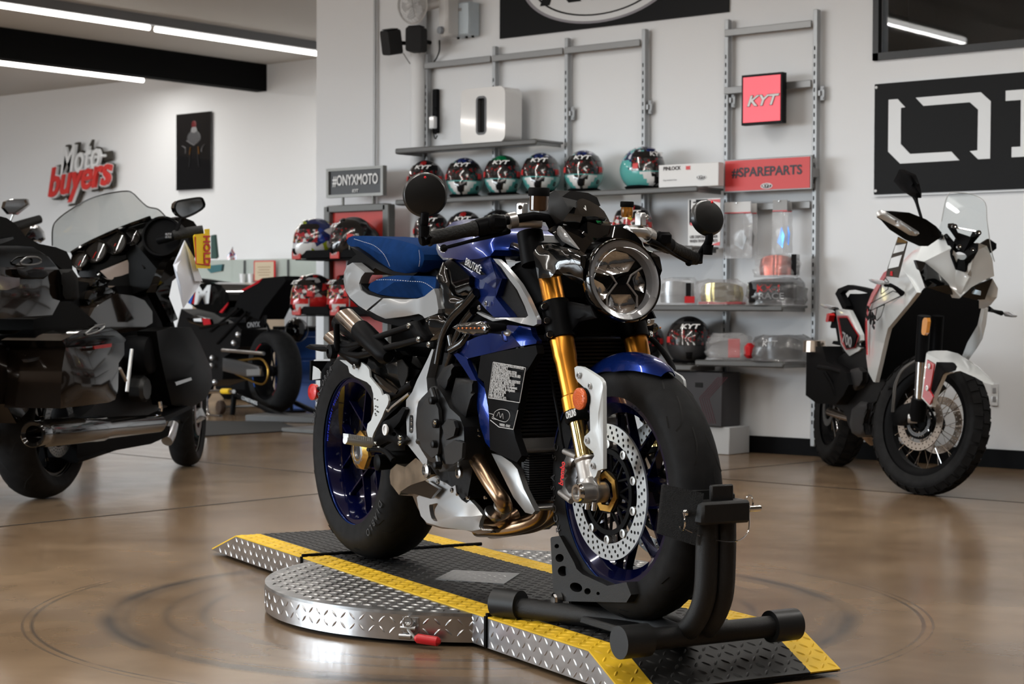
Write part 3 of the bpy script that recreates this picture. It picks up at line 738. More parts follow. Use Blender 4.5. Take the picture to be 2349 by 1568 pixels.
disc(fw, putf, .160, .121, -.070, car=BLACKP); disc(fw, putf, .160, .121, .070, car=BLACKP, btn=False)
for y in (-.074, .074): obj('hub_ring', putf(G().lathe((0, y, 0), (0, 1, 0), [(.050, -.006), (.050, .006), (.034, .006), (.034, -.006)], 7, closed=True)), GOLDN, fw)
rw, putr = wheelset(MB, AXR, .333, .200, .2195, .160, 'rear_wheel', BLUED, spoke=spk(0, .055, 5, .26, .0055, .19, -.035), groove=GRV, hub=.06, hubw=.10, band=MATS['rim_line_blue'])
disc(rw, putr, .110, .07, .085, nh=24, rows=2, btn=False)
g = G(); g.lathe((0, -.052, 0), (0, 1, 0), [(.058, .02), (.062, -.006), (.045, -.018), (.045, -.004), (.036, -.004), (.036, -.016), (.030, -.016), (.030, .0), (.0, .0)], 7)
obj('axle_nut', putr(g), GOLDN, rw)
obj('axle_bore', putr(G().lathe((0, -.066, 0), (0, 1, 0), [(.044, .004), (.044, -.002), (.034, -.004), (.030, .0), (.024, -.002), (.02, .004)], 28)), DSTEEL, rw)
g = G(); txt('MOTORSPORT', .018, (0, 0, 0), (1, 0, 0), (0, 0, 1), BLUED) if False else None
# sidewall writing on the tyres, letter by letter round the wheel
def ringtext(s, R, y, a0, da, size, m, par, put, flip=1):
    n0 = len(s); g = G()
    for i, ch in enumerate(s):
        if ch == ' ': continue
        a = R_(a0+da*i); o = Vector((math.sin(a)*R, y, math.cos(a)*R)); up = Vector((math.sin(a), 0, math.cos(a))); rt = Vector((math.cos(a), 0, -math.sin(a)))
        t = txt(ch, size, o, rt*flip, up*flip, m, None, ext=.0008, center=True, bold=.01); me = t.data
        g.add([v.co for v in me.vertices], [tuple(p.vertices) for p in me.polygons]); bpy.data.objects.remove(t); bpy.data.meshes.remove(me)
    obj('sidewall_lettering', put(g), m, par)
TYTXT = mat('tyre_lettering', (.045, .045, .048), .7)
ringtext('SUPERCORSA SC', .262, -.0622, 222, 5.6, .026, TYTXT, fw, putf)
ringtext('DIABLO', .277, -.1004, 120, 5.2, .030, TYTXT, rw, putr); ringtext('SUPERCORSA', .277, -.1004, 285, 5.2, .026, TYTXT, rw, putr)
ringtext('MOTORSPORT BULLET', .203, -.0795, 276, 3.2, .013, mat('wheel_letter_blue', (.01, .03, .5), .3), rw, putr)
# forks
for s in (-1, 1):
    def q(x, y): 
        p_ = FM.loc(x, y, -.105); return Vector((p_.x, s*.105, p_.z))
    p0, p1, p2, p3, p4, p5, p6 = q(1258, 622), q(1272.5, 693), q(1291, 775), q(1323, 941), q(1331, 968), q(1342, 1050), q(1350, 1098)
    dr = (p5-p0).normalized()
    def on(p_): return p0+dr*((p_-p0).dot(dr))
    p1, p2, p3, p4, p5, p6 = map(on, (p1, p2, p3, p4, p5, p6)); c = p3-dr*.035
    g = G().lathe(p0, dr, [(.026, 0), (.0275, .002), (.0275, (p2-p0).length-.02), (.0295, (p2-p0).length), (.0290, (p2-p0).length+.045), (.0265, (p2-p0).length+.06), (.0255, (c-p0).length-.004), (.029, (c-p0).length), (.0295, (p3-p0).length), (.026, (p3-p0).length+.002)], 32)
    ft = obj('fork_tube', g, GOLDF, MB, label='gold upper fork tube')
    obj('dust_seal', G().lathe(p3, dr, [(.028, -.002), (.028, .010), (.030, .012), (.030, .022), (.026, .028), (.022, .028)], 28), BLACKP, ft)
    obj('fork_stanchion', G().cyl(p3, p5+dr*.01, .0215, n=28), GOLDT, MB, label='pale gold polished stanchion')
    g = G().lathe(p5, dr, [(.020, -.004), (.026, 0), (.027, .004), (.024, .010), (.0255, .014), (.0255, .05), (.027, .053), (.026, .062), (.022, .068)], 28)
    ax_ = Vector((AXF.x, 0, AXF.z))
    y1 = s*.155; y0_ = s*.080
    g.tube([p6, (p6+Vector((AXF.x, s*.112, AXF.z)))/2, Vector((AXF.x, s*.112, AXF.z))], [.022, .026], 16, 3)
    g.cyl((AXF.x, y0_, AXF.z), (AXF.x, s*.148, AXF.z), .0245, n=28); g.lathe((AXF.x, s*.112, AXF.z), (0, s, 0), [(.030, -.002), (.030, .002)], 28)
    for k in (0, 1): g.cyl((AXF.x-.012+.03*k, s*.118, AXF.z-.02), (AXF.x-.016+.03*k, s*.118, AXF.z-.040), .0065, n=10)
    fo = obj('fork_foot', g, mat('machined_grey', (.46, .45, .44), .33, metal=.85), MB)
    g = G().lathe((AXF.x, s*.146, AXF.z), (0, s, 0), [(.024, -.004), (.024, .004), (.021, .012), (.015, .012), (.015, -.01), (0, -.01)], 28); obj('axle_nut', g, CHROME, fo)
    obj('triple_clamp', G().cyl(p1, p2, .035, n=28), BLACKP, MB, label='black lower fork clamp')
    for k in (.12, .5, .88):
        cc = p1+(p2-p1)*k; g = G(); g.cyl(cc+Vector((-.03, s*.018, -.005)), cc+Vector((.012, s*.037, 0)), .0105, n=14); obj('clamp_lug', g, BLACKP, MB)
        g = G(); bolt(g, cc+Vector((.012, s*.037, 0)), Vector((.9, s*.5, .1)), .0085, .006); obj('clamp_bolt', g, CHROME, MB)
    # caliper
    g = panel(FM, 'D', [(612, 888, -.088), (640, 875, -.088), (700, 935, -.105), (722, 1000), (742, 1092), (792, 1112, -.112), (770, 1165, -.11), (712, 1205), (662, 1258), (640, 1250), (575, 1192), (598, 1150), (583, 1080), (598, 980), (622, 930)], -.098, bulge=.014, thick=.05,
              holes=[[(640, 1040), (660, 1000), (700, 990), (706, 1080), (690, 1140), (655, 1180), (638, 1130)]])
    if s > 0: mirrory(g); g.v = [Vector((p.x-.02, p.y*.8, p.z)) for p in g.v]
    ca = obj('brake_caliper', g, mat('caliper_grey', (.36, .35, .34), .3, metal=.85), MB)
    g = panel(FM, 'D', [(640, 1030), (660, 990), (705, 985), (712, 1080), (695, 1150), (655, 1190), (635, 1130)], -.088, bulge=.006, thick=.03)
    g2 = TB(FM, 'D', [(612, 893, -.107), (700, 935, -.112)], .0075, g=G()); g2 = TB(FM, 'D', [(580, 1188, -.107), (660, 1250, -.115)], .0075, g=g2)
    if s > 0: mirrory(g); mirrory(g2)
    obj('caliper_piston', g, DSTEEL, ca); obj('caliper_bolt', g2, MATS['machined_grey'], ca)
a_, b_ = FM.loc(*cpx('D', 601, 1142), -.1145), FM.loc(*cpx('D', 617, 975), -.1145)
u_ = (b_-a_).normalized(); txt('brembo', .030, a_+Vector((0, 0, 0)), u_, Vector((u_.z, 0, -u_.x))*-1 if False else Vector((-u_.z, 0, u_.x)), mat('letter_red', (.75, .02, .02), .4), MB, bold=.02, width=(b_-a_).length, label='red caliper lettering')
a_ = FM.loc(*cpx('D', 626, 660), -.140); b_ = FM.loc(*cpx('D', 700, 632), -.140); u_ = (b_-a_).normalized()
txt('OHLINS', .024, a_, u_, Vector((-u_.z, 0, u_.x)), WHITE, MB, bold=.02, width=(b_-a_).length*.95, label='white fork lettering')
# fork guards, reflector, fender
GUARD = [(682, 292), (700, 280), (735, 287), (790, 318), (862, 366), (882, 395), (888, 430), (889, 1018), (850, 1032), (838, 1070), (822, 1085), (806, 1060), (788, 1012), (800, 965), (826, 925), (815, 895), (762, 850), (750, 825), (755, 785), (796, 748), (790, 500), (768, 448), (706, 392), (690, 362)]
for s in (-1, 1):
    g = panel(FM, 'D', GUARD, -.148, bulge=.008, grid=22, thick=.01)
    if s > 0: mirrory(g); g.v = [Vector((p.x-.03, p.y*.68, p.z)) for p in g.v]
    gd = obj('fork_guard', g, PEARL, MB, label='pearl white fork guard')
    for x, y in ((715, 347), (797, 422), (777, 815), (817, 997)):
        p_ = FM.loc(*cpx('D', x, y), -.152); p_.y *= -s
        if s > 0: p_.x -= .03; p_.y *= .68
        g = bolt(G(), p_, (0, s, 0), .0075, .004); obj('screw', g, STEEL, gd)
    g = panel(FM, 'D', [(715+46*math.cos(t), 515+80*math.sin(t)) for t in [2*PI*k/28 for k in range(28)]], -.160, bulge=.004, thick=.006)
    g2 = panel(FM, 'D', [(730+52*math.cos(t), 515+82*math.sin(t)) for t in [2*PI*k/28 for k in range(28)]], -.155, thick=.02)
    if s > 0:
        for q_ in (g, g2): mirrory(q_); q_.v = [Vector((p.x-.03, p.y*.68, p.z)) for p in q_.v]
    rf_ = obj('side_reflector', g2, BLACKP, MB); obj('reflector_lens', g, ORANGE, rf_, label='orange reflector lens')
g = G(); rings = []
for k in range(25):
    f = R_(28-100*k/24); t_ = k/24; wd_ = .066*(.30+.70*min(1, t_*4)**.6)
    ring = []
    for i in range(13):
        y = -1+i/6; dr_ = .045*abs(y)**2.4; r = .325+.004*math.sin(t_*PI)-dr_*(.3+.7*min(1, t_*4))
        ring.append(AXF+Vector((math.sin(f)*r, y*wd_, math.cos(f)*r)))
    rings.append(ring)
def sheetgrid(g, rings, th):
    k, n = len(rings), len(rings[0]); 
    def nrm(i, j):
        a = rings[min(i+1, k-1)][j]-rings[max(i-1, 0)][j]; b = rings[i][min(j+1, n-1)]-rings[i][max(j-1, 0)]; q = a.cross(b); return q.normalized() if q.length > 0 else Vector((0, 0, 1))
    F = [p for r in rings for p in r]; B = [rings[i][j]+nrm(i, j)*th for i in range(k) for j in range(n)]; m_ = k*n; fs = []
    for i in range(k-1):
        for j in range(n-1):
            a, b, c, d = i*n+j, i*n+j+1, (i+1)*n+j+1, (i+1)*n+j; fs += [(a, b, c, d), (m_+d, m_+c, m_+b, m_+a)]
    for i in range(k-1): fs += [(i*n, (i+1)*n, m_+(i+1)*n, m_+i*n), (i*n+n-1, m_+i*n+n-1, m_+(i+1)*n+n-1, (i+1)*n+n-1)]
    for j in range(n-1): fs += [(j, m_+j, m_+j+1, j+1), ((k-1)*n+j, (k-1)*n+j+1, m_+(k-1)*n+j+1, m_+(k-1)*n+j)]
    return g.add(F+B, fs)
obj('front_fender', sheetgrid(G(), rings, .003), BLUE, MB)
# triple clamp bridge / steering head
g = G(); hc = FM.loc(1262, 735, -.105); g.box((hc.x-.01, 0, hc.z), (.07, .20, .062), Matrix.Rotation(R_(24), 3, 'Y'), bev=.012); obj('lower_yoke', g, BLACKP, MB)
P('yoke_shield', 'B', [(410, 1180), (560, 1130), (800, 1180), (850, 1290), (700, 1320), (640, 1440), (470, 1460)], BLACKP, -.085, bulge=.01)
g = G(); tc_ = FM.loc(1225, 560, -.105); g.box((tc_.x-.01, 0, tc_.z), (.09, .23, .03), Matrix.Rotation(R_(18), 3, 'Y'), bev=.012); g.cyl((tc_.x-.02, 0, tc_.z+.03), (hc.x-.03, 0, hc.z-.03), .03, n=20)
for s in (-1, 1): g.cyl((tc_.x+.004, s*.105, tc_.z-.05), (tc_.x-.022, s*.105, tc_.z+.03), .033, n=24)
obj('upper_yoke', g, BLACKP, MB)
# headlight
HC = FM.loc(1432, 642, 0.0); hn = Vector((math.cos(R_(10)), 0, math.sin(R_(10)))); hu = Vector((-hn.z, 0, hn.x)); hr = Vector((0, 1, 0))   # u to picture right, v up
def HP(x, y, d=0): return HC+hr*x+hu*y+hn*d
hl = obj('headlight', G().lathe(HC, hn, [(.0, -.10), (.05, -.095), (.085, -.06), (.101, -.02), (.103, .0), (.100, .006), (.096, .004), (.094, -.03), (.06, -.05), (0, -.05)], 56), GLOSS, MB)
obj('bezel_ring', G().lathe(HC, hn, [(.096, -.012), (.0965, .004), (.082, -.004), (.076, -.022), (.080, -.026)], 56, caps=(False, False)), mat('bezel_grey', (.16, .16, .165), .25, coat=.6), hl)
RFL = mat('reflector_chrome', (.75, .76, .78), .12, metal=1.0, bump=.12, bscale=60)
for poly in ([(-.068, .024), (-.062, .05), (-.035, .070), (.0, .076), (.03, .070), (.052, .052), (.03, .026), (.0, .020), (-.03, .016)], [(-.075, .01), (-.045, -.005), (-.03, -.028), (-.048, -.045), (-.070, -.03)], [(.058, .03), (.075, .0), (.068, -.025), (.044, -.018), (.040, .01)], [(-.026, -.03), (.03, -.03), (.044, -.055), (.03, -.078), (-.01, -.084), (-.036, -.062)]):
    V, T = fill2d(poly, grid=.009); D_ = [_dist(x, y, poly) for x, y in V]; dm = max(D_); g = G()
    sheet(g, [HP(x, y, -.026-.012*min(1, d/dm)) for (x, y), d in zip(V, D_)], T, [HP(x, y, -.046) for x, y in V]); obj('reflector', g, RFL, hl)
g = G()
for s in (-1, 1):
    g.tube([HP(s*.066, .034, -.02), HP(s*.028, .014, -.012), HP(s*.015, -.006, -.012), HP(s*.042, -.036, -.016), HP(s*.042, -.062, -.02)], .0028, 8, 0)
obj('light_bracket', g, mat('bracket_grey', (.30, .28, .27), .35, metal=.5), hl)
obj('running_light', G().torus(HP(0, 0, -.008), hn, .087, .0055, 56, 10), mat('frosted_ring', (.34, .35, .36), .25, coat=.8), hl)
obj('headlight_lens', G().lathe(HC, hn, [(.0955, .002), (.090, .012), (.07, .021), (.045, .0265), (.02, .029), (.0, .030)], 48, caps=(False, True)), LENS, hl)
# cowl, flyscreen, side mounts
P('headlight_mount', 'B', [(285, 700, -.13), (330, 640, -.13), (430, 622, -.125), (560, 655, -.115), (690, 680, -.105), (752, 722, -.095), (762, 1000, -.09), (700, 985, -.095), (560, 900, -.12), (440, 928, -.14), (330, 935, -.14)], CARBON, -.12, bulge=.012)
P('cowl_fin', 'B', [(500, 490), (515, 462), (560, 500), (640, 600), (694, 672), (630, 645), (545, 598), (503, 540)], SILVER, -.098, bulge=.006, label='silver cowl fin')
g = panel(FM, 'B', [(505, 462, -.088), (555, 420, -.085), (620, 470, -.07), (690, 492, -.06), (740, 440, -.05), (780, 425, -.04), (870, 450, -.015), (990, 462, .01), (1100, 480, .04), (1200, 530, .065), (1262, 600, .085), (1290, 700, .09), (1240, 680, .075), (1150, 615, .05), (1060, 572, .02), (950, 560, -.01), (870, 572, -.03), (815, 610, -.05), (768, 670, -.07), (740, 722, -.08), (694, 672, -.088), (560, 500, -.09)], bulge=.012, grid=34, tv=(-.05, .0, -.01))
obj('headlight_cowl', g, GLOSS, MB)
g = panel(FM, 'B', [(682, 292, -.055), (680, 240, -.04), (700, 222, -.03), (735, 215, -.015), (800, 240, .0), (870, 280, .02), (925, 330, .04), (960, 392, .045), (990, 458, .035), (930, 458, .015), (870, 450, .0), (830, 430, -.015), (780, 425, -.035), (740, 440, -.045), (690, 492, -.06), (600, 468, -.075), (553, 420, -.085), (600, 350, -.08), (650, 292, -.07), (670, 300, -.06)], bulge=.016, grid=30, tv=(-.006, 0, -.003))
fs_ = obj('flyscreen', g, CARBON, MB)
for i, (xa, xb, m_) in enumerate(((845, 895, mat('flag_green', (.01, .22, .06), .4)), (905, 960, WHITE), (962, 988, mat('flag_red', (.55, .02, .03), .4)))):
    ya, yb = 427+(xa-845)*.13, 427+(xb-845)*.13; k = (xa-845)/143
    g = panel(FM, 'B', [(xa, ya, -.035+k*.04), (xb, yb, -.033+k*.05), (xb-4, 459, -.02+k*.05), (xa+12, 452, -.03+k*.04)], thick=.001); g.v = [p+Vector((.016, -.008, .003)) for p in g.v]; obj('flag_stripe', g, m_, fs_)
g = TB(FM, 'B', [(740, 318, -.062), (758, 338, -.062), (750, 297, -.062)], .0012, 6, 0); g.v = [p+Vector((.012, -.006, .004)) for p in g.v]; obj('screen_emblem', g, WHITE, fs_)
g = panel(FM, 'B', [(430, 290, -.09), (428, 175, -.09), (480, 142, -.08), (620, 145, -.04), (780, 165, .03), (860, 205, .07), (892, 280, .08), (830, 300, .06), (700, 240, .0), (650, 400, -.05), (560, 430, -.07), (450, 350, -.09)], bulge=.008, grid=30, tv=(-.05, .0, -.01)); obj('dashboard', g, mat('dash_black', (.009, .009, .0095), .6), MB)
# handlebar group, both sides
GRIP = mat('grip_rubber', (.007, .007, .007), .7, bump=.5, bscale=150)
for s in (-1, 1):
    Y = lambda v: v*s*-1     # v negative = rider's right
    a_, b_ = Vector((1.175, Y(-.415), .934)), Vector((1.206, Y(-.13), .997))
    if s > 0: a_, b_ = FM.loc(1596, 594, .405), FM.loc(1462, 528, .15)
    dr = (b_-a_).normalized()
    obj('handlebar', G().tube([a_, b_, Vector((1.20, Y(-.07), .965))], .011, 14, 3), BLACKP, MB)
    g = G().lathe(a_+dr*.012, dr, [(.019, 0), (.0195, .004), (.0165, .01), (.0175, .03), (.0165, .05), (.0175, .07), (.0165, .09), (.018, .115), (.0205, .12), (.0205, .125)], 24); obj('grip', g, GRIP, MB)
    g = G().lathe(a_, dr, [(.012, -.008), (.015, -.004), (.015, .010), (.012, .014)], 20); obj('bar_end', g, BLACKP, MB)
    g = G().lathe(a_+dr*.140, dr, [(.020, 0), (.022, .004), (.022, .028), (.0235, .032), (.0235, .060), (.019, .066)], 20); g.box(a_+dr*.185+Vector((.012, 0, .004)), (.045, .045, .036), bev=.008); sw = obj('switch_housing', g, BLACKP, MB)
    g = G(); g.box(a_+dr*.165+Vector((.012, 0, .012)), (.004, .005, .005)); obj('blue_marker', g, mat('marker_blue', (.02, .1, .4), .5), sw)
    e = FM.loc(1018, 569, -.375); e.y = Y(-.375); pv = FM.loc(1165, 530, -.185); pv.y = Y(-.185)
    if s > 0: e, pv = FM.loc(1580, 602, .37), FM.loc(1490, 552, .19)
    g = G().tube([pv, pv+(e-pv)*.25+Vector((.01, 0, 0)), pv+(e-pv)*.6, e], [.010, .008, .0055, .0055], 10, 5, flat=.8); g.ball(e, .0095, 12, 8); obj('brake_lever' if s < 0 else 'clutch_lever', g, BLACKP, MB)
    mc = Vector((pv.x+.005, Y(-.165), pv.z+.022)); g = G(); g.tube([mc+Vector((-.02, Y(-.03), -.01)), mc, mc+Vector((.02, Y(.06), .0))], .014, 12, 3); g.lathe(a_+dr*.225, dr, [(.02, 0), (.02, .02)], 18); obj('master_cylinder', g, MATS['machined_grey'], MB)
    g = G(); g.box(mc+Vector((.01, Y(.012), .03)), (.022, .022, .035), Matrix.Rotation(R_(20), 3, 'Z'), bev=.003); obj('reservoir_bracket', g, mat('bracket_silver', (.62, .62, .62), .3, metal=.7), MB)
    g = G(); bolt(g, mc+Vector((.02, Y(.0), .036)), (1, Y(-.4), 0), .006, .004); obj('bracket_bolt', g, CHROME, MB)
r1 = FM.loc(1236, 484, -.17); big = ((r1, .0245, .048, 'right'), (FM.loc(1438, 498, .15), .0165, .034, 'left'))
for p_, r, h, nm in big:
    rv = obj('fluid_reservoir', G().lathe(p_-Vector((0, 0, .0)), (.05, 0, 1), [(r*.8, 0), (r*.93, .003), (r*.93, h*.75)], 28), mat('amber_fluid', (.55, .22, .03), .12, trans=.55, coat=.6) if r < .02 else mat('smoked_fluid', (.05, .025, .012), .1, coat=1.0), MB, label='amber fluid reservoir')
    g = G().lathe(p_+Vector((.0, 0, h*.75)), (.05, 0, 1), [(r*1.02, 0), (r*1.05, .003), (r*1.05, h*.35), (r*.98, h*.42), (0, h*.42)], 36); obj('reservoir_cap', g, MATTE, rv)
# mirrors
for nm, cpt, lat, R0, nv in (('r', (975, 447), -.42, .0535, None), ('l', (1627.5, 497), .42, .048, -34)):
    c = FM.loc(cpt[0], cpt[1], lat); vd = (CP-FM.o); vd = Vector([vd.dot(a) for a in FM.ax])-c; vd.normalize()
    if nv: vd = Matrix.Rotation(R_(-nv), 3, 'Z') @ vd; vd.z += .30; vd.normalize()
    g = G().lathe(c, vd, [(R0*.9, -.022), (R0, -.018), (R0, -.006), (R0*.9, .001), (R0*.5, .005), (0, .006)], 48); mh = obj('mirror', g, mat('mirror_back', (.005, .005, .005), .38, coat=.2), MB)
    obj('mirror_dot', G().ball(c+Vector((0, 0, R0*.78))+vd*.003+(Vector((0, .0, 0)) if not nv else Vector((0, .006, 0))), .0036, 10, 8), mat('dot_red', (.8, .02, .03), .3), mh)
    obj('mirror_glass', G().lathe(c-vd*.022, -vd, [(R0*.86, 0), (R0*.86, .0015)], 40), CHROME, mh)
    if not nv: pts = [c-Vector((0, 0, R0*.8)), FM.loc(973, 512, lat), FM.loc(972, 528, lat+.003), FM.loc(984, 548, -.41)]
    else: pts = [c-Vector((0, 0, R0*.85)), FM.loc(1625, 556, lat), FM.loc(1608, 578, lat-.002), FM.loc(1604, 602, .41)]
    obj('mirror_stalk', G().tube(pts, [.010, .011, .008, .009], 12, 3), BLACKP, mh)
    obj('stalk_joint', G().cyl(pts[1]+Vector((0, 0, .006)), pts[1]-Vector((0, 0, .008)), .0075, n=12), CHROME, mh)
    g = G(); g.cyl(pts[1]-Vector((0, 0, .006)), pts[1]-Vector((.002, 0, .032)), .014, .012, n=16); obj('stalk_collar', g, BLACKP, mh)
# tank, side panels
P('fuel_tank', 'A', [(1186, 560, -.09), (1195, 620, -.12), (1240, 668, -.14), (1310, 672, -.15), (1400, 690, -.16), (1560, 678, -.16), (1662, 650, -.15), (1700, 600, -.14), (1740, 500, -.12), (1740, 420, -.10), (1680, 340, -.06), (1560, 318, -.035), (1430, 325, -.035), (1330, 347, -.035), (1250, 405, -.04), (1205, 480, -.06)], BLUE, -.12, mir=False, sym=True, bulge=.03, grid=45)
P('tank_tail', 'A', [(1180, 545, -.085), (1225, 585, -.11), (1290, 640, -.13), (1352, 668, -.14), (1290, 690, -.14), (1240, 690, -.13), (1195, 640, -.11), (1176, 590, -.09)], SILVER, -.12, mir=False, sym=True, bulge=.012, label='silver tank tail')
LSC = .80
P('gold_stripe', 'A', [(1255, 605, -.152), (1275, 605, -.152), (1352, 660, -.158), (1330, 664, -.158)], GOLDN, -.15, thick=.002)
P('side_fairing', 'G', [(160, 245, -.145), (330, 228, -.155), (480, 205, -.16), (602, 182, -.165), (596, 235, -.175), (700, 455, -.192), (636, 640, -.196), (628, 565, -.192), (500, 478, -.185), (400, 438, -.175), (240, 312, -.155)], BLUE, -.17, bulge=.007, grid=50, thick=.02, inner=[(575, 245, -.182), (640, 450, -.196), (330, 258, -.165)])
P('side_fairing', 'G', [(372, 470, -.165), (400, 438, -.17), (500, 478, -.178), (628, 565, -.186), (632, 655, -.192), (790, 862, -.2), (612, 862, -.19), (520, 770, -.185), (430, 660, -.175), (362, 560, -.165), (352, 505, -.162)], BLUE, -.17, bulge=.006, grid=45, thick=.02)
LSC = 1.0
P('tank_cover', 'G', [(85, 285, -.12), (130, 250, -.125), (190, 275, -.13), (240, 312, -.135), (355, 430, -.15), (350, 520, -.15), (405, 610, -.15), (275, 640, -.13), (170, 610, -.125), (90, 520, -.12), (62, 400, -.115)], GLOSS, -.13, bulge=.018, grid=45, thick=.02)
LSC = .80
P('intake_frame', 'G', [(604, 243, -.185), (650, 252, -.187), (702, 300, -.19), (790, 400, -.195), (882, 515, -.2), (965, 660, -.205), (1070, 890, -.21), (1068, 935, -.21), (1030, 956, -.21), (900, 930, -.208), (740, 886, -.205), (600, 905, -.2), (500, 860, -.19), (428, 818, -.18), (440, 806, -.18), (600, 872, -.2), (740, 868, -.2), (950, 868, -.205), (976, 845, -.205), (940, 745, -.2), (860, 575, -.198), (780, 470, -.195), (690, 335, -.19), (640, 290, -.187)], SILVER, -.2, bulge=.009, grid=16, thick=.012, label='silver air intake frame')
P('intake_mesh', 'G', [(596, 250), (700, 330), (785, 470), (980, 850), (965, 875), (780, 865), (620, 670), (700, 455), (590, 270)], MESH_, -.172, thick=.02)
P('badge_plate', 'G', [(240, 288), (325, 272), (345, 270), (518, 405), (500, 418), (462, 415), (300, 320)], GLOSS, -.196, thick=.002)
a_, b_ = FM.loc(*cpx('G', 305, 305), -0.1588), FM.loc(*cpx('G', 475, 412), -0.1588); u_ = (b_-a_).normalized(); txt('BRUTALE', .028, a_, u_, Vector((-u_.z, 0, u_.x)), mat('badge_silver', (.75, .75, .75), .3, metal=.5), MB, bold=.01, width=(b_-a_).length, shear=.2, label='silver model-badge lettering')
a_ = FM.loc(*cpx('G', 575, 765), -.201); txt('B', .0, a_, (0, 0, 1), (1, 0, 0), SILVER) if False else None
g = G()
for x, y in ((462, 762), (537, 718)): bolt(g, FM.loc(*cpx('G', x, y), -0.1568), (0, -1, 0), .0065, .004)
obj('fairing_bolt', g, CHROME, MB)
LSC = 1.0
P('side_carbon', 'A', [(1180, 830, -.12), (1238, 705, -.12), (1262, 760, -.125), (1300, 900, -.13), (1335, 1010, -.13), (1450, 1045, -.13), (1500, 1050, -.13), (1380, 1140, -.13), (1292, 1245, -.13), (1205, 1140, -.125), (1165, 960, -.12)], CARBON, -.12, bulge=.012)
P('side_carbon', 'A', [(1075, 1208), (1195, 1168), (1245, 1190), (1292, 1250), (1250, 1370), (1200, 1410), (1115, 1425), (1085, 1330)], GLOSS, -.14, bulge=.014)
# tail and seats
P('rider_seat', 'A', [(567, 935), (585, 898), (650, 862), (720, 840), (820, 827), (960, 830), (1175, 853, -.1), (1172, 925, -.11), (1140, 985), (1062, 1020), (980, 1032), (800, 1020), (640, 995), (582, 968)], SUEDE, -.125, mir=False, sym=True, bulge=.028, grid=30)
P('passenger_seat', 'A', [(373, 522, -.05), (385, 490, -.05), (420, 475, -.06), (520, 472, -.07), (700, 488, -.08), (850, 512, -.09), (980, 548, -.10), (1040, 585, -.10), (1066, 640, -.10), (1068, 690, -.10), (1045, 765, -.10), (1000, 800, -.1), (900, 808, -.10), (800, 790, -.10), (700, 735, -.09), (600, 670, -.08), (500, 612, -.07), (420, 575, -.06), (383, 548, -.05)], SUEDE, -.09, mir=False, sym=True, bulge=.028, grid=30)
THR = mat('seat_thread', (.55, .55, .60), .7)
def stitch(c, pts, lat, dx=.0):
    Pn = catmull([FM.loc(*cpx(c, x, y), lat) for x, y in pts], 14); g = G()
    for i in range(0, len(Pn)-1, 2): g.cyl(Pn[i], Pn[i]+(Pn[i+1]-Pn[i])*.9, .0008, n=5)
    obj('stitching', g, THR, MB); obj('stitching', mirrory(g), THR, MB)
stitch('A', [(440, 500), (520, 525), (620, 560), (700, 630), (745, 710), (760, 750)], -.121); stitch('A', [(1022, 600), (1030, 680), (1022, 750)], -.118); stitch('A', [(640, 868), (760, 866), (920, 878), (1060, 890), (1150, 945)], -.150)
P('tail_cover', 'A', [(345, 880), (350, 800), (375, 742), (425, 712), (480, 755), (537, 800), (505, 840), (484, 900), (500, 960), (560, 1000), (682, 1032), (548, 1142), (480, 1098), (400, 1025), (362, 965)], SILVER, -.135, bulge=.010, grid=30, thick=.03, label='silver tail section')
P('tail_cover', 'A', [(575, 1143), (640, 1090), (702, 1033), (900, 1042), (1010, 1036), (1070, 1015), (1155, 945), (1178, 1010), (1196, 1130), (1190, 1168), (1072, 1212), (1055, 1190), (1020, 1172), (900, 1195), (720, 1217), (650, 1185)], SILVER, -.145, bulge=.012, grid=34, thick=.03, label='silver seat side panel')
P('under_tail', 'A', [(360, 965), (480, 1100), (548, 1144), (640, 1180), (720, 1218), (900, 1196), (1050, 1188), (1070, 1215), (1000, 1240), (960, 1225), (880, 1290), (720, 1258), (620, 1225), (540, 1170), (400, 1040)], BLACKP, -.12, mir=False, sym=True)
P('seat_bracket', 'A', [(400, 568), (520, 630), (620, 700), (780, 785), (900, 810), (1010, 802), (960, 835), (800, 830), (680, 790), (630, 760), (540, 822), (430, 715), (375, 735), (385, 700), (440, 652), (460, 640)], BLACKP, -.10, mir=False, sym=True)
P('seat_pan', 'A', [(500, 900), (560, 960), (680, 1010), (1000, 1036), (1040, 1030), (900, 1044), (700, 1034), (560, 1002), (498, 955)], BLACKP, -.13, mir=False, sym=True)
P('tail_spacer', 'A', [(1060, 725), (1100, 730), (1190, 790), (1185, 840), (1100, 815), (1020, 790)], BLACKP, -.06, mir=False, sym=True)
# radiator shroud
LSC = .85
P('radiator_shroud', 'G', [(175, 1205, -.17), (260, 1148, -.175), (430, 1072, -.18), (560, 1032, -.185), (690, 1045, -.188), (705, 990, -.185), (760, 945, -.18), (880, 955, -.18), (1000, 972, -.175), (1022, 1060, -.178), (1066, 1112, -.18), (1060, 1142, -.18), (900, 1168, -.182), (600, 1238, -.185), (440, 1275, -.185), (340, 1298, -.18), (322, 1318, -.178), (200, 1262, -.17)], BLUE, -.18, bulge=.012, grid=45, thick=.015)
P('radiator_shroud', 'C', [(1105, 12), (1160, 40), (1212, 72), (1225, 115), (1282, 232), (1345, 295), (1368, 400), (1385, 600), (1402, 762), (1352, 702), (1312, 582), (1290, 450), (1274, 282), (1185, 142), (1108, 34)], BLUE, -.182, bulge=.008, grid=22, thick=.012)
c_ = FM.loc(*cpx('G', 812, 1045), -0.1424); g = G().lathe(c_-Vector((0, 0, .0)), (.12, -.25, 1), [(.026, -.012), (.029, -.008), (.028, .010), (.025, .016)], 28); obj('cap_boss', g, BLUE, MB)
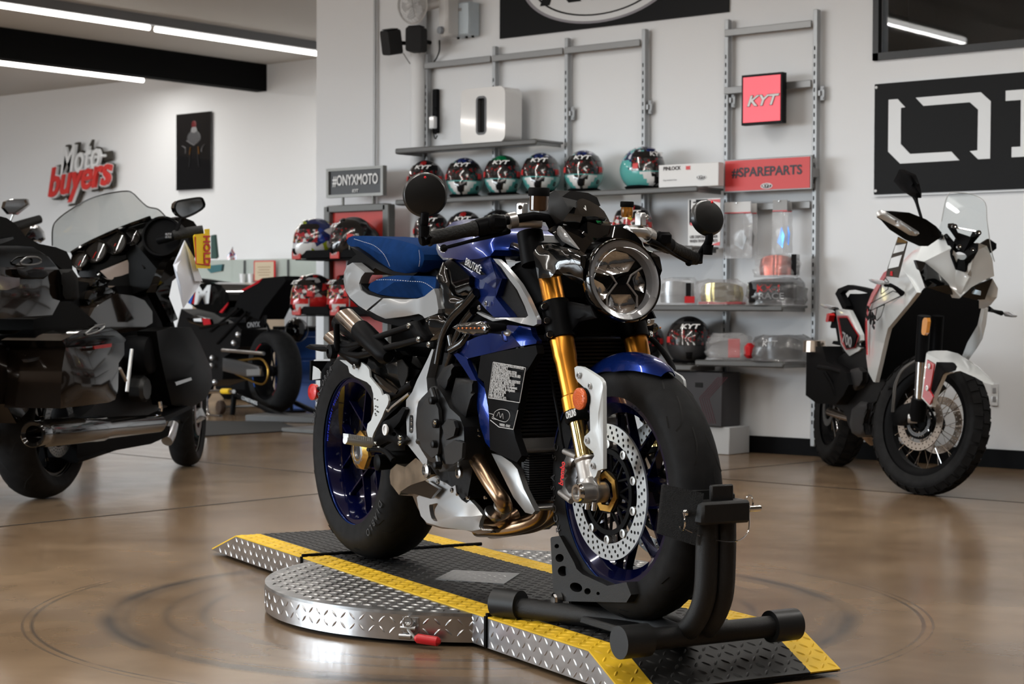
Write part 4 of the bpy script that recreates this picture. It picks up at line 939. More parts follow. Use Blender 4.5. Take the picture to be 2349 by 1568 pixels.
c_ = FM.loc(*cpx('G', 830, 1010), -0.1456); g = G().lathe(c_, (.12, -.3, 1), [(.027, -.004), (.0285, 0), (.027, .005), (.015, .007), (0, .007)], 28); obj('adjuster_cap', g, STEEL, MB, label='brushed silver oval cap')
LSC = 1.0
P('radiator_side', 'D', [(8, 205), (160, 172), (405, 130), (416, 190), (362, 282), (325, 332), (285, 545), (245, 735), (258, 800), (302, 925), (268, 972), (180, 930), (75, 880), (66, 600), (30, 390), (-14, 360)], BLACKP, -.165, bulge=.01, grid=40, thick=.02)
# emission sticker
def quad(c, pts, lat): return [FM.loc(*cpx(c, x, y), lat) for x, y in pts]
WP = mat('sticker_print', (.55, .55, .55), .6)
def frame_lines(pts, r=.0009):
    g = G()
    for i in range(len(pts)): g.cyl(pts[i], pts[(i+1) % len(pts)], r, n=5)
    return g
q = quad('D', [(98, 252), (332, 293), (288, 543), (64, 508)], -.1785)
st = obj('emission_sticker', frame_lines(q), WP, MB)
rows = ['VEHICLE EMISSION CONTROL INFORMATION', 'ENGINE FAMILY', 'EXHAUST EMISSION CONTROL SYSTEM', 'THIS VEHICLE CONFORMS TO U.S. EPA AND', 'CALIFORNIA REGULATIONS', 'TUNE UP SPECIFICATIONS AND ADJUSTMENT', 'SPECIFICATIONS   INSTRUCTIONS', 'IDLE SPEED (NEUTRAL)  No Adjustment', 'VALVE CLEARANCE  No Adjustment', 'FUEL SPECIFICATIONS', 'OIL: SAE 10 W 60', 'TYPE: SYNTHETIC A.P.I.']
uT = (q[1]-q[0]); 
for i, s_ in enumerate(rows):
    k = (i+.75)/len(rows); a_ = q[0]+(q[3]-q[0])*k+uT*.03; b_ = q[1]+(q[2]-q[1])*k; L_ = (b_-a_).length; f = [1, .5, .8, .95, .6, .98, .8, .9, .85, .55, .5, .6][i]
    u_ = (b_-a_).normalized(); txt(s_, .0105, a_, u_, Vector((-u_.z, 0, u_.x)), WP, st, bold=.012, width=L_*f*.95)
q2 = quad('D', [(78, 668), (140, 718), (243, 735), (276, 597)], -.1785)
g = G(); 
for i in range(3): g.cyl(q2[i], q2[i+1], .0010, n=5)
for a0 in (0, 1, 2):
    g.tube([FM.loc(*cpx('D', x, y), -.1785) for x, y in ([(100, 650), (110, 610), (150, 590), (200, 600), (218, 640), (190, 680), (140, 670), (100, 650)], [(125, 640), (140, 610), (150, 650), (165, 620), (170, 660)], [(70, 620), (100, 630), (90, 655), (130, 665)])[a0]], .0007, 5, 4)
obj('engine_drawing', g, WP, MB)
a_, b_ = FM.loc(*cpx('D', 145, 708), -.1785), FM.loc(*cpx('D', 222, 722), -.1785); u_ = (b_-a_).normalized(); txt('VARESE - ITALY', .009, a_, u_, Vector((-u_.z, 0, u_.x)), WP, MB, bold=.01, width=(b_-a_).length)
# radiator, coolers
c0 = FM.loc(*cpx('D', 330, 340), -.15); c1 = FM.loc(*cpx('D', 275, 780), -.15)
FIN = mat('radiator_fins', (.010, .010, .010), .5)
def core(ztop, xt, zbot, xb, w, nm, nf):
    g = G(); u = Vector((xb-xt, 0, zbot-ztop)); L_ = u.length; u.normalize(); nr = Vector((-u.z, 0, u.x))*-1
    if nr.x < 0: nr = -nr
    o = Vector((xt, 0, ztop)); 
    for k in range(nf):
        p_ = o+u*(L_*(k+.5)/nf); g.box(p_, (.03, w, L_/nf*.55), Matrix.Rotation(math.atan2(nr.z, nr.x)*-1, 3, 'Y'))
    g.box(o+u*L_/2-nr*.018, (.012, w, L_), Matrix.Rotation(-math.atan2(nr.z, nr.x), 3, 'Y')); obj(nm, g, FIN, MB)
core(.70, c0.x-.02, c1.z, c1.x-.02, .30, 'radiator', 26)
gb = FM.loc(*cpx('D', 262, 800), -.15); gb2 = FM.loc(*cpx('D', 300, 905), -.15)
g = G(); g.skin([[Vector((gb.x, s*.15, gb.z)), Vector((gb2.x, s*.145, gb2.z)), Vector((gb2.x-.02, s*.145, gb2.z)), Vector((gb.x-.02, s*.15, gb.z))] for s in (-1, -.5, 0, .5, 1)]); g.cyl((gb2.x+.004, -.145, gb2.z+.006), (gb2.x+.004, .145, gb2.z+.006), .006, n=8)
obj('cooler_bracket', g, mat('bracket_mid_grey', (.20, .19, .18), .35, metal=.7), MB)
lb = FM.loc(*cpx('C', 1720, 1180), -.12)
core(gb2.z-.005, gb2.x-.02, lb.z+.01, lb.x-.035, .25, 'oil_cooler', 20)
P('cooler_side', 'C', [(1396, 782), (1470, 800), (1545, 850), (1590, 900), (1640, 1050), (1722, 1214), (1700, 1238), (1650, 1225), (1560, 1110), (1480, 950)], mat('bracket_silver_grey', (.26, .255, .25), .32, metal=.7), -.14, bulge=.008, grid=22, thick=.015, label='silver cooler side bracket')
g = G(); g.box((lb.x-.02, 0, lb.z-.005), (.05, .25, .012), bev=.004); obj('cooler_tray', g, MATS['bracket_silver_grey'], MB)
# engine
P('engine_block', 'E', [(470, -330), (700, -300), (920, -200), (960, 100), (960, 560), (900, 800), (840, 1120), (780, 1160), (600, 1000), (520, 900), (440, 780), (330, 560), (330, 250), (380, -50)], CASE, -.125, mir=False, sym=True)
P('clutch_cover', 'E', [(345, 190), (380, 140), (440, 80), (470, 30), (520, 20), (560, 60), (610, 140), (660, 240), (760, 330), (800, 430), (806, 600), (790, 760), (720, 812), (640, 850), (560, 880), (520, 800), (450, 770), (380, 665), (338, 560), (325, 400), (333, 260)], CFW, -.185, bulge=.016, grid=55, thick=.06, mir=True, label='dark ribbed clutch cover')
P('clutch_ring', 'E', [(335, 300), (420, 150), (500, 150), (545, 250), (560, 420), (555, 600), (540, 700), (480, 740), (380, 640), (340, 520)], mat('cover_weave', (.012, .012, .0125), .34, coat=.15, bump=.05, bscale=500), -.205, bulge=.006, grid=40, thick=.01)
for x, y, r in ((525, 165, .011), (562, 395, .013), (545, 600, .011), (565, 815, .011)):
    c_ = FM.loc(*cpx('E', x, y), -.198); both('cover_boss', lambda: G().lathe(c_, (0, -1, 0), [(r, 0), (r*.92, .018), (r*.6, .020), (0, .020)], 18), CASE, MB)
for pts in ([(485, 50), (518, 165), (556, 390), (552, 600), (542, 700), (562, 810)], [(345, 575), (450, 560), (545, 600)]): both('cover_rib', lambda: TB(FM, 'E', [(x, y, -.196) for x, y in pts], .008, 8, 5), CFW, MB)
for oc in ([(580, 420), (640, 350), (700, 370), (720, 440), (700, 520), (620, 560)], [(600, 640), (700, 560), (790, 590), (780, 740), (700, 800), (620, 800)]): P('cover_boss_plate', 'E', oc, MATS['cover_weave'], -.203, bulge=.008, grid=26, thick=.01)
c_ = FM.loc(*cpx('E', 522, 385), -.216); obj('cover_bolt', bolt(G(), c_, (0, -1, 0), .006, .006), CHROME, MB)
P('cylinder_cover', 'E', [(720, -60), (900, -30), (915, 90), (810, 380), (760, 330), (660, 210), (680, 100)], CASE, -.165, bulge=.01, thick=.04)
P('cam_cover', 'C', [(1035, 140), (1100, 110), (1118, 130), (1100, 200), (1050, 330), (1000, 300), (985, 230)], CASE, -.165, bulge=.008, thick=.03)
P('sump', 'E', [(530, 880), (640, 850), (790, 800), (870, 820), (860, 1140), (800, 1170), (720, 1060), (620, 1000), (545, 940)], CASE, -.12, mir=False, sym=True)
g = G()
for x, y in ((768, 887),): g.lathe(FM.loc(*cpx('E', x, y), -.15), (0, -1, 0), [(.015, 0), (.015, .008), (.008, .010), (.008, .004), (0, .004)], 16)
obj('drain_plug', g, STEEL, MB)
for x, y in ((848, 1140), (1026, 1135), (748, 1102), (1030, 1020), (952, 462), (965, 516)):
    obj('engine_bolt', bolt(G(), FM.loc(*cpx('E', x, y), -.14), (0, -1, 0), .005, .006), CHROME, MB)
P('frame_plate', 'E', [(483, -348), (500, -340), (470, -230), (428, -60), (440, 80), (350, 175), (333, 240), (322, 400), (332, 585), (436, 755), (434, 800), (400, 812), (345, 742), (236, 602), (225, 330), (225, 162), (285, 80), (330, -30), (440, -250)], ALU, -.15, bulge=.005, grid=26, thick=.03, holes=[[(257, 330), (265, 313), (285, 313), (297, 332), (296, 470), (280, 492), (262, 485), (255, 465)]], label='satin aluminium frame plate')
g = G(); 
for y in (350, 395, 455): g.ball(FM.loc(*cpx('E', 280, y), -.14), .008, 12, 8)
obj('plate_bolt', g, STEEL, MB)
g = G(); g.lathe(FM.loc(*cpx('E', 440, 866), -.15), (0, -1, 0), [(.020, 0), (.020, .008), (.012, .012), (.012, .004), (0, .004)], 20); obj('engine_mount_bolt', g, STEEL, MB)
# trellis tubes
for pts in ([(430, 600, -.15), (330, 720, -.15), (170, 890, -.15), (70, 1100, -.15), (20, 1350, -.15)], [(400, 800, -.15), (260, 1000, -.15), (130, 1400, -.14)], [(160, 1210, -.16), (290, 1130, -.15), (400, 960, -.13)], [(640, 60, -.10), (700, 300, -.11), (820, 520, -.10)], [(820, 120, -.08), (1010, 180, -.09), (1040, 60, -.08)], [(160, 1060, -.15), (185, 1200, -.15)]):
    both('frame_tube', lambda: TB(FM, 'G', pts, .0125, 14), GLOSS, MB)
g = G(); g.lathe(FM.loc(*cpx('G', 790, 160), -.07), (1, -.7, .2), [(.016, 0), (.016, .02), (.010, .022), (.010, .01), (0, .01)], 8); obj('steering_damper', g, STEEL, MB)
# exhaust
hd_ = [[(968, 545, -.10), (905, 680, -.13), (965, 820, -.145), (1075, 1000, -.15), (1190, 1170, -.14), (1205, 1260, -.11), (1130, 1310, -.09)]]
both('exhaust_header', lambda: TB(FM, 'E', hd_[0], .0205, 16, 7), BRONZE, MB)
for pts in ([(1560, 1240, -.02), (1480, 1290, -.06), (1400, 1300, -.07), (1300, 1330, -.06)], [(1790, 1150, .0), (1760, 1250, .0), (1650, 1310, -.02), (1480, 1345, -.045), (1300, 1350, -.04)], [(1900, 1150, .06), (1850, 1240, .06), (1720, 1310, .04), (1560, 1340, .0), (1400, 1365, .0)]):
    obj('exhaust_header', TB(FM, 'C', pts, .0215, 16, 6), BRONZE, MB)
g = G()
for x, y, u in (((1195), 1225, (.6, 0, .7)), (1100, 1290, (.5, .1, .6))): g.lathe(FM.loc(*cpx('E', x, y), -.125), u, [(.0225, -.004), (.025, -.003), (.025, .003), (.0225, .004)], 20)
obj('pipe_clamp', g, STEEL, MB)
P('exhaust_collector', 'E', [(60, 930), (68, 860), (130, 800), (215, 830), (320, 740), (440, 828), (470, 905), (425, 960), (270, 1010), (180, 1070), (155, 1110), (70, 1000)], mat('welded_titanium', (.50, .43, .34), .24, metal=.95, var=.3, vscale=14), -.12, bulge=.03, grid=45, thick=.06, mir=False)
P('exhaust_box', 'E', [(155, 1110), (290, 1120), (340, 1240), (430, 1400), (580, 1445), (820, 1460), (940, 1500), (1060, 1490), (1100, 1450), (960, 1380), (860, 1160), (600, 1000), (300, 1000), (160, 1060)], mat('dark_titanium', (.20, .15, .11), .3, metal=.9, var=.3, vscale=10), -.09, mir=False, sym=True)
P('belly_shield', 'E', [(425, 960), (475, 935), (528, 915), (560, 962), (625, 992), (682, 1032), (716, 1012), (727, 1090), (782, 1160), (830, 1190), (862, 1160), (920, 1218), (990, 1310), (962, 1370), (952, 1425), (972, 1452), (880, 1470), (740, 1452), (580, 1430), (432, 1388), (372, 1320), (346, 1230), (330, 1132), (352, 1115), (470, 1148), (550, 1050)], ALU, -.13, bulge=.018, grid=42, thick=.012, holes=[[(455, 1222), (480, 1202), (542, 1194), (514, 1250), (512, 1310), (538, 1372), (480, 1345)]], label='satin silver belly shield')
P('carbon_scoop', 'E', [(160, 1082), (250, 1022), (330, 990), (412, 965), (550, 1050), (470, 1146), (400, 1125), (310, 1100), (250, 1100)], GLOSS, -.15, bulge=.012, grid=30, thick=.01)
for x, y in ((552, 978), (689, 1062)): obj('shield_bolt', bolt(G(), FM.loc(*cpx('E', x, y), -.142), (0, -1, 0), .007, .006), STEEL, MB)
obj('tray_wire', TB(FM, 'E', [(980, 1440, -.14), (985, 1455, -.14), (1090, 1458, -.13), (1120, 1485, -.12)], .0022, 6, 0), CHROME, MB)
# mufflers
def muffler(c, a, b, e, lat, r):
    A_, B_, E_ = [FM.loc(*cpx(c, *q_), lat) for q_ in (a, b, e)]; d = (B_-A_).normalized(); E_ = A_+d*((E_-A_).dot(d))
    g = G(); n = 28; ring0 = [p_+d*((p_-A_).z*.9) for p_ in g.ring(A_, d, r, n)]; ring1 = g.ring(B_, d, r, n); rin = [A_+(p_-A_)*.86+d*.002 for p_ in ring0]; deep = [p_+d*.05 for p_ in rin]
    g.skin([deep, rin, ring0, ring1]); m_ = obj('muffler_tip', g, TITAN, MB, label='brushed warm silver muffler end')
    g = G().lathe(B_, d, [(r*.99, -.004), (r*1.16, .0), (r*1.2, .03), (r*1.1, (E_-B_).length), (r*.6, (E_-B_).length+.02)], 24); obj('muffler_body', g, BLACKP, m_)
muffler('A', (350, 1175), (500, 1320), (740, 1440), -.16, .027); muffler('A', (235, 1370), (330, 1450), (500, 1530), -.15, .024)
both('muffler_tip', lambda: G().cyl(FM.loc(*cpx('A', 300, 1250), -.14), FM.loc(*cpx('A', 560, 1420), -.14), .024, n=20), BLACKP, MB)
# rear: hugger, heel guard, bracket, pegs
P('rear_hugger', 'F', [(600, 245), (640, 205), (900, 150), (1130, 130), (1180, 180), (1160, 270), (1240, 330), (1380, 360), (1290, 480), (1160, 590), (1110, 605), (1080, 640), (980, 620), (860, 540), (780, 420), (765, 350), (700, 280)], CARBON, -.11, bulge=.014, grid=42, thick=.03)
P('chain_guard', 'F', [(700, 330), (790, 385), (900, 440), (1000, 520), (1110, 600), (1080, 645), (960, 560), (800, 470), (720, 400)], GLOSS, -.145, bulge=.01, grid=22, thick=.01)
P('hugger_mesh', 'F', [(1100, 250), (1150, 230), (1230, 330), (1225, 420), (1180, 550), (1150, 560), (1110, 420)], MESH_, -.13, thick=.004)
P('heel_guard', 'F', [(412, 236), (500, 245), (640, 240), (690, 275), (738, 312), (766, 352), (776, 440), (832, 510), (900, 592), (926, 660), (960, 641), (988, 662), (1001, 720), (990, 772), (948, 850), (922, 920), (880, 1000), (822, 1110), (800, 1178), (752, 1152), (736, 1080), (750, 1000), (790, 960), (822, 850), (816, 640), (790, 552), (740, 502), (600, 440), (532, 390), (512, 310)], PEARL, -.155, bulge=.009, grid=26, thick=.006, holes=[circ(11, 8, x, y) for x, y in ((834, 702), (866, 716), (846, 790), (868, 800), (840, 830), (862, 850), (842, 880), (876, 862), (850, 900))], label='pearl white heel guard')
obj('guard_bolt', bolt(G(), FM.loc(*cpx('F', 593, 310), -.166), (0, -1, 0), .009, .005), STEEL, MB)
both('passenger_bracket', lambda: TB(FM, 'A', [(300, 1440, -.17), (420, 1460, -.17), (700, 1365, -.165), (945, 1285, -.155)], .0095, 10, 3), BLACKP, MB)
both('passenger_bracket', lambda: TB(FM, 'A', [(300, 1500, -.17), (480, 1545, -.17), (760, 1470, -.165), (1030, 1405, -.155)], .0095, 10, 3), BLACKP, MB)
P('bracket_plate', 'A', [(310, 1405), (450, 1435), (520, 1450), (400, 1520), (560, 1540), (480, 1575), (330, 1545)], MATTE, -.172, bulge=.006, thick=.02)
P('bracket_link', 'A', [(915, 1255), (970, 1235), (1010, 1300), (1070, 1370), (1078, 1410), (1030, 1430), (990, 1390), (930, 1300)], BLACKP, -.16, bulge=.006, thick=.02)
for x, y in ((935, 1280), (1022, 1402), (1115, 1450)): obj('bracket_bolt', bolt(G(), FM.loc(*cpx('A', x, y), -.170), (0, -1, 0), .008, .006), CHROME, MB)
both('passenger_peg', lambda: TB(FM, 'A', [(283, 1255, -.19), (280, 1290, -.19), (290, 1500, -.18)], [.007, .010, .009, .011], 10, 2), BLACKP, MB)
g = G(); g.lathe(FM.loc(*cpx('A', 270, 1510), -.18), (0, -1, 0), [(.022, 0), (.022, .02), (.008, .024), (.008, .018), (0, .018)], 20); obj('peg_pivot', g, BLACKP, MB)
P('rear_indicator', 'A', [(0, 1470), (40, 1445), (130, 1450), (215, 1465), (230, 1500), (150, 1512), (40, 1490)], MATTE, -.14, bulge=.008, thick=.02)
# plate holder and reflector
g = panel(FM, 'F', [(82, 260), (95, 222), (120, 212), (300, 212), (300, 500), (240, 480), (85, 478)], 0, thick=-.03, mi=0) if False else None
pc = FM.loc(*cpx('F', 90, 240), -.08); pd_ = FM.loc(*cpx('F', 85, 478), -.08)
g = G(); g.skin([[Vector((pc.x, s*.09, pc.z)), Vector((pc.x+.012, s*.09, pc.z)), Vector((pd_.x+.012, s*.09, pd_.z)), Vector((pd_.x, s*.09, pd_.z))] for s in (-1, 1)]); obj('plate_holder', g, BLACKP, MB)
P('plate_edge', 'F', [(95, 310), (150, 340), (185, 385), (182, 460), (85, 475)], mat('plate_grey', (.50, .52, .54), .4), -.095, mir=False, thick=.003); P('plate_edge', 'F', [(110, 232), (300, 222), (298, 248), (102, 248)], MATS['plate_grey'], -.095, mir=False, thick=.003)
P('tail_arm', 'F', [(180, 480), (200, 360), (260, 270), (320, 200), (400, 230), (440, 270), (330, 400), (280, 500), (240, 560), (180, 560)], MATTE, -.06, mir=False, sym=True)
obj('reflector_arm', TB(FM, 'F', [(130, 580, -.05), (220, 582, -.05)], .007), BLACKP, MB)
g = panel(FM, 'F', [(82+50*math.cos(t), 620+98*math.sin(t)) for t in [2*PI*k/28 for k in range(28)]], -.06, bulge=.004, thick=.012); obj('rear_reflector', g, REDL, MB, label='red oval reflector')
# footrest area
def serr(g, a, b, r, n):
    d = (b-a).normalized()
    for k in range(n):
        p_ = a+(b-a)*((k+.5)/n); g.box(p_+Vector((0, 0, r*.9)), (r*2.2, (b-a).length/n*.45, r*.8), Matrix.Rotation(math.atan2(d.y, d.x)-PI/2, 3, 'Z'))
a_, b_ = FM.loc(*cpx('F', 480, 1190), -.27), FM.loc(*cpx('F', 790, 1235), -.185)
for s in (-1, 1):
    aa, bb = Vector((a_.x, a_.y*-s, a_.z)), Vector((b_.x, b_.y*-s, b_.z)); g = G().tube([aa, bb], [.0125, .014], 14, 0); serr(g, aa, bb, .013, 13); obj('footpeg', g, mat('peg_alloy', (.55, .55, .54), .4, metal=.6), MB)
P('rearset_plate', 'F', [(990, 960), (1100, 880), (1170, 800), (1200, 830), (1130, 980), (1060, 1060), (1100, 1120), (1160, 1140), (1210, 1200), (1150, 1260), (1000, 1210), (900, 1260), (850, 1300), (800, 1260), (800, 1180), (900, 1120), (930, 1010)], BLACKP, -.165, bulge=.004, thick=.02, holes=[circ(26, 12, 1065, 1125)])
P('swing_arm', 'F', [(1000, 680), (1290, 520), (1320, 560), (1240, 660), (1160, 760), (1040, 860), (940, 960), (900, 1040), (1000, 1160), (1200, 1200), (1200, 1320), (1000, 1330), (850, 1300), (820, 1120), (900, 900)], BLACKP, -.10, mir=False, sym=True)
g = G(); c_ = FM.loc(*cpx('F', 967, 1072), -.178); g.lathe(c_, (0, -1, 0), [(.016, 0), (.016, .004), (.011, .004), (.011, -.004), (0, -.004)], 28); obj('pivot_ring', g, WHITE, MB)
for x, y in ((848, 1243), (892, 1298), (1145, 1165), (1143, 1232)): obj('rearset_bolt', bolt(G(), FM.loc(*cpx('F', x, y), -.175), (0, -1, 0), .007, .006), CHROME, MB)
obj('brake_pedal', TB(FM, 'F', [(1060, 1440, -.17), (960, 1330, -.175), (800, 1310, -.18), (750, 1310, -.19)], [.009, .006], 10, 4), BLACKP, MB)
obj('brake_line', TB(FM, 'F', [(985, 830, -.15), (1010, 845, -.15), (1060, 790, -.15), (1250, 640, -.14)], .005, 8, 4), STEEL, MB)
both('frame_strut', lambda: TB(FM, 'F', [(1000, 700, -.13), (1150, 620, -.13), (1300, 520, -.13)], .012, 12, 0), BLACKP, MB)
g = G(); g.lathe(FM.loc(*cpx('F', 935, 1460), -.12), (0, -1, 0), [(.022, -.02), (.024, .02), (.015, .024), (0, .024)], 20); obj('hose_joint', g, BLACKP, MB)
# indicators
for s in (-1, 1):
    g = panel(FM, 'G', [(175, 972), (230, 935), (340, 915), (480, 905), (520, 925), (545, 975), (535, 1010), (500, 1045), (400, 1055), (260, 1030)], -.245, bulge=.010, thick=.012)
    if s > 0: mirrory(g)
    ind = obj('front_indicator', g, mat('smoked_lens', (.02, .018, .016), .12, coat=1.0), MB)
    g = G()
    for k in range(7):
        p_ = FM.loc(*cpx('G', 240+k*43, 980), -.257); p_.y *= -s; g.ball(p_, .0026, 8, 6)
    obj('indicator_led', g, mat('led_orange', (.9, .25, .05), .4), ind, label='orange indicator diodes')
    p0_, p1_ = FM.loc(*cpx('G', 540, 975), -.24), FM.loc(*cpx('G', 720, 970), -.18); p0_.y *= -s; p1_.y *= -s
    obj('indicator_stalk', G().tube([p0_, p1_], [.014, .009], 12, 0), MATTE, MB)
obj('brake_hose', TB(FM, 'D', [(1230, 80, .13), (1300, 150, .14), (1375, 260, .14), (1400, 330, .13), (1412, 410, .12)], .007, 10), BLACKP, MB)
both('brake_hose', lambda: TB(FM, 'D', [(500, 300, -.09), (560, 600, -.085), (590, 800, -.09), (610, 890, -.10)], .004, 8), BLACKP, MB)
P('left_shroud', 'G', [(900, 520), (1010, 640), (1020, 740), (960, 800), (880, 700)], MATTE, -.10)
obj('air_duct', G().box((1.10, 0, .82), (.26, .20, .16), Matrix.Rotation(R_(-12), 3, 'Y'), bev=.03), MATTE, MB)
obj('frame_core', G().box((.78, 0, .62), (.42, .16, .36), bev=.04), MATTE, MB)
obj('battery_box', G().box((.40, 0, .70), (.34, .15, .14), bev=.03), MATTE, MB)
LSC = 1.0
# ---------------------------------------------------------------- wall rack
XP = [wpt(None, px, py, 9.26).x for px, py in ((981, 140), (1141, 115), (1304, 95), (1482, 70), (1670, 47), (1874, 25))]
w_ = (XP[5]-XP[0])/5; XP = [XP[0]+w_*k for k in range(6)]
ZT, ZR = wpt(None, 1482, 67, 9.26).z, wpt(None, 1473, 98, 9.25).z
SLOT = mat('slot_black', (.004, .004, .004), .8)
def rack(ks, label, rails, zb=.06):
    t = thing('shelving_frame', label, 'shelving frame', (XP[ks[0]], 9.26, 0))
    for k in ks:
        x = XP[k]-XP[ks[0]]; g = G().box((x, 0, (ZT+zb)/2), (.030, .036, ZT-zb), bev=.003)
        z = .2
        while z < ZT-.2: g.box((x-.003, -.0178, z), (.007, .004, .024), mi=1); z += .048
        obj('upright', g, [POST, SLOT], t)
        if k >= 2:
            for z in (2.10, .62):
                g = G().box((x+.035, .01, z), (.03, .012, .085), bev=.003); g.box((x+.02, 0, z), (.02, .02, .03)); bolt(g, (x+.038, .003, z+.028), (0, -1, 0), .008, .004); bolt(g, (x+.038, .003, z-.028), (0, -1, 0), .008, .004)
                obj('wall_bracket', g, POST, t)
    for a, b, z in rails:
        xa, xb = XP[a]-XP[ks[0]], XP[b]-XP[ks[0]]
        obj('cross_rail', G().box(((xa+xb)/2-.012, -.026, z), (xb-xa-.012, .014, .042), bev=.003), SHELF, t)
    return t
rack((0, 1, 2, 3), 'grey slotted shelving frame of four uprights, left of the narrow one', [(0, 1, ZR), (1, 2, ZR), (2, 3, ZR)])
rack((4, 5), 'narrow grey slotted shelving frame of two uprights by the black wall sign', [(4, 5, ZR), (4, 5, wpt(None, 1830, 195, 9.25).z), (4, 5, wpt(None, 1850, 470, 9.25).z)])
YF = 8.96
def shelf(pxa, pxb, pyt, label, pxref=None):
    a = wpt(None, pxa, pyt, YF); b = wpt(None, pxb, pyt, YF); z = wpt(None, pxref or pxb, pyt, YF).z; L_ = b.x-a.x
    t = thing('metal_shelf', label, 'shelf', (a.x, YF, z))
    obj('board', G().box((L_/2, .145, -.008), (L_, .27, .014), bev=.003), SHELF, t)
    obj('front_lip', G().box((L_/2, .008, -.017), (L_, .018, .036), bev=.008), mat('lip_metal', (.11, .11, .108), .5, metal=.2), t)
    for x in (.012, L_-.012): obj('side_bracket', G().box((x, .14, -.022), (.006, .25, .03)), SHELF, t)
    return z
Z1 = shelf(905, 1230, 318, 'grey shelf carrying the white speaker box, topmost of all')
Z2 = shelf(905, 1600, 426, 'long grey shelf carrying the row of turquoise helmets')
Z3 = shelf(945, 1589, 563, 'long grey shelf behind the motorcycle mirrors with dark helmets')
Z4 = shelf(1330, 1795, 700, 'grey shelf carrying the bagged visors')
Z5 = shelf(1330, 1586, 837, 'low grey shelf under the matte black helmet')
Z6 = shelf(1593, 1797, 830, 'low pale grey shelf under the two bagged helmets, right of the matte helmet')
# ---------------------------------------------------------------- helmets
def camo(name, cols, sc=28):
    if name in MATS: return MATS[name]
    m = mat(name, cols[0], .18, coat=1.0); n = m.node_tree; t = n.nodes.new('ShaderNodeTexCoord'); v = n.nodes.new('ShaderNodeTexVoronoi'); v.inputs['Scale'].default_value = sc
    n.links.new(t.outputs['Object'], v.inputs['Vector']); sp_ = n.nodes.new('ShaderNodeSeparateColor'); n.links.new(v.outputs['Color'], sp_.inputs[0])
    r = n.nodes.new('ShaderNodeValToRGB'); r.color_ramp.interpolation = 'CONSTANT'
    for i, c in enumerate(cols):
        e = r.color_ramp.elements[i] if i < 2 else r.color_ramp.elements.new(i/len(cols))
        e.position = i/len(cols); e.color = c+(1,)
    n.links.new(sp_.outputs[0], r.inputs[0]); n.links.new(r.outputs[0], n.nodes['Principled BSDF'].inputs['Base Color']); return m
TEAL = mat('helmet_turquoise', (.10, .42, .40), .2, coat=1.0); HWH = mat('helmet_white', (.70, .71, .72), .2, coat=1.0); HBK = mat('helmet_black', (.008, .008, .009), .15, coat=1.0)
HMB = mat('helmet_matte', (.022, .022, .024), .55); HRED = mat('helmet_red', (.50, .02, .02), .2, coat=1.0)
STARS = camo('helmet_star_print', [(.012, .02, .09), (.015, .03, .16), (.12, .40, .40), (.012, .02, .07), (.55, .57, .62), (.01, .01, .02)], 45)
GREENT = camo('helmet_green_print', [(.01, .09, .05), (.08, .38, .36), (.01, .05, .03), (.0, .16, .05)], 14)
REDP = camo('helmet_red_print', [(.01, .01, .012), (.012, .01, .012), (.35, .02, .02), (.01, .01, .01), (.30, .30, .31), (.01, .01, .012)], 24)
BLUEP = camo('helmet_blue_print', [(.01, .01, .02), (.01, .04, .25), (.6, .6, .62), (.30, .36, .02), (.01, .02, .1)], 18)
VISP = camo('visor_sticker_print', [(.008, .008, .009), (.008, .008, .009), (.20, .010, .012), (.008, .008, .009), (.035, .035, .038), (.008, .008, .009)], 85)
VIS = mat('visor_dark', (.006, .006, .007), .08, coat=1.0)
VISW = camo('visor_bright_print', [(.35, .02, .03), (.02, .02, .02), (.55, .55, .55), (.32, .02, .03), (.02, .02, .02), (.45, .38, .03)], 48)
def hdir(az, el, off=0.0):
    a, e = R_(az), R_(el); ca, sa, ce, se = math.cos(a), math.sin(a), math.cos(e), math.sin(e)
    rx = .150 if ca > 0 else .170
    x = rx*ca*ce; y = .124*sa*ce; z = .138*se
    if el < 0:
        k = min(1, -el/35); f = max(0, ca)**1.5
        x += .035*k*f*(1-max(0, (-el-45)/45)); y *= 1-.12*k*f; 
        if z < -.118: z = -.118+(z+.118)*.12
    if abs(az) > 120 and el > 0: z -= .012*math.sin(e*2)
    p = Vector((x, y, z)); return p*(1+off/.14)
def hpatch(az0, az1, el0, el1, na, ne, off, th, fn=None):
    g = G(); F = [[hdir(az0+(az1-az0)*i/na, el0+(el1-el0)*j/ne, off) for i in range(na+1)] for j in range(ne+1)]
    sheetgrid(g, F, -th if False else th)
    return g
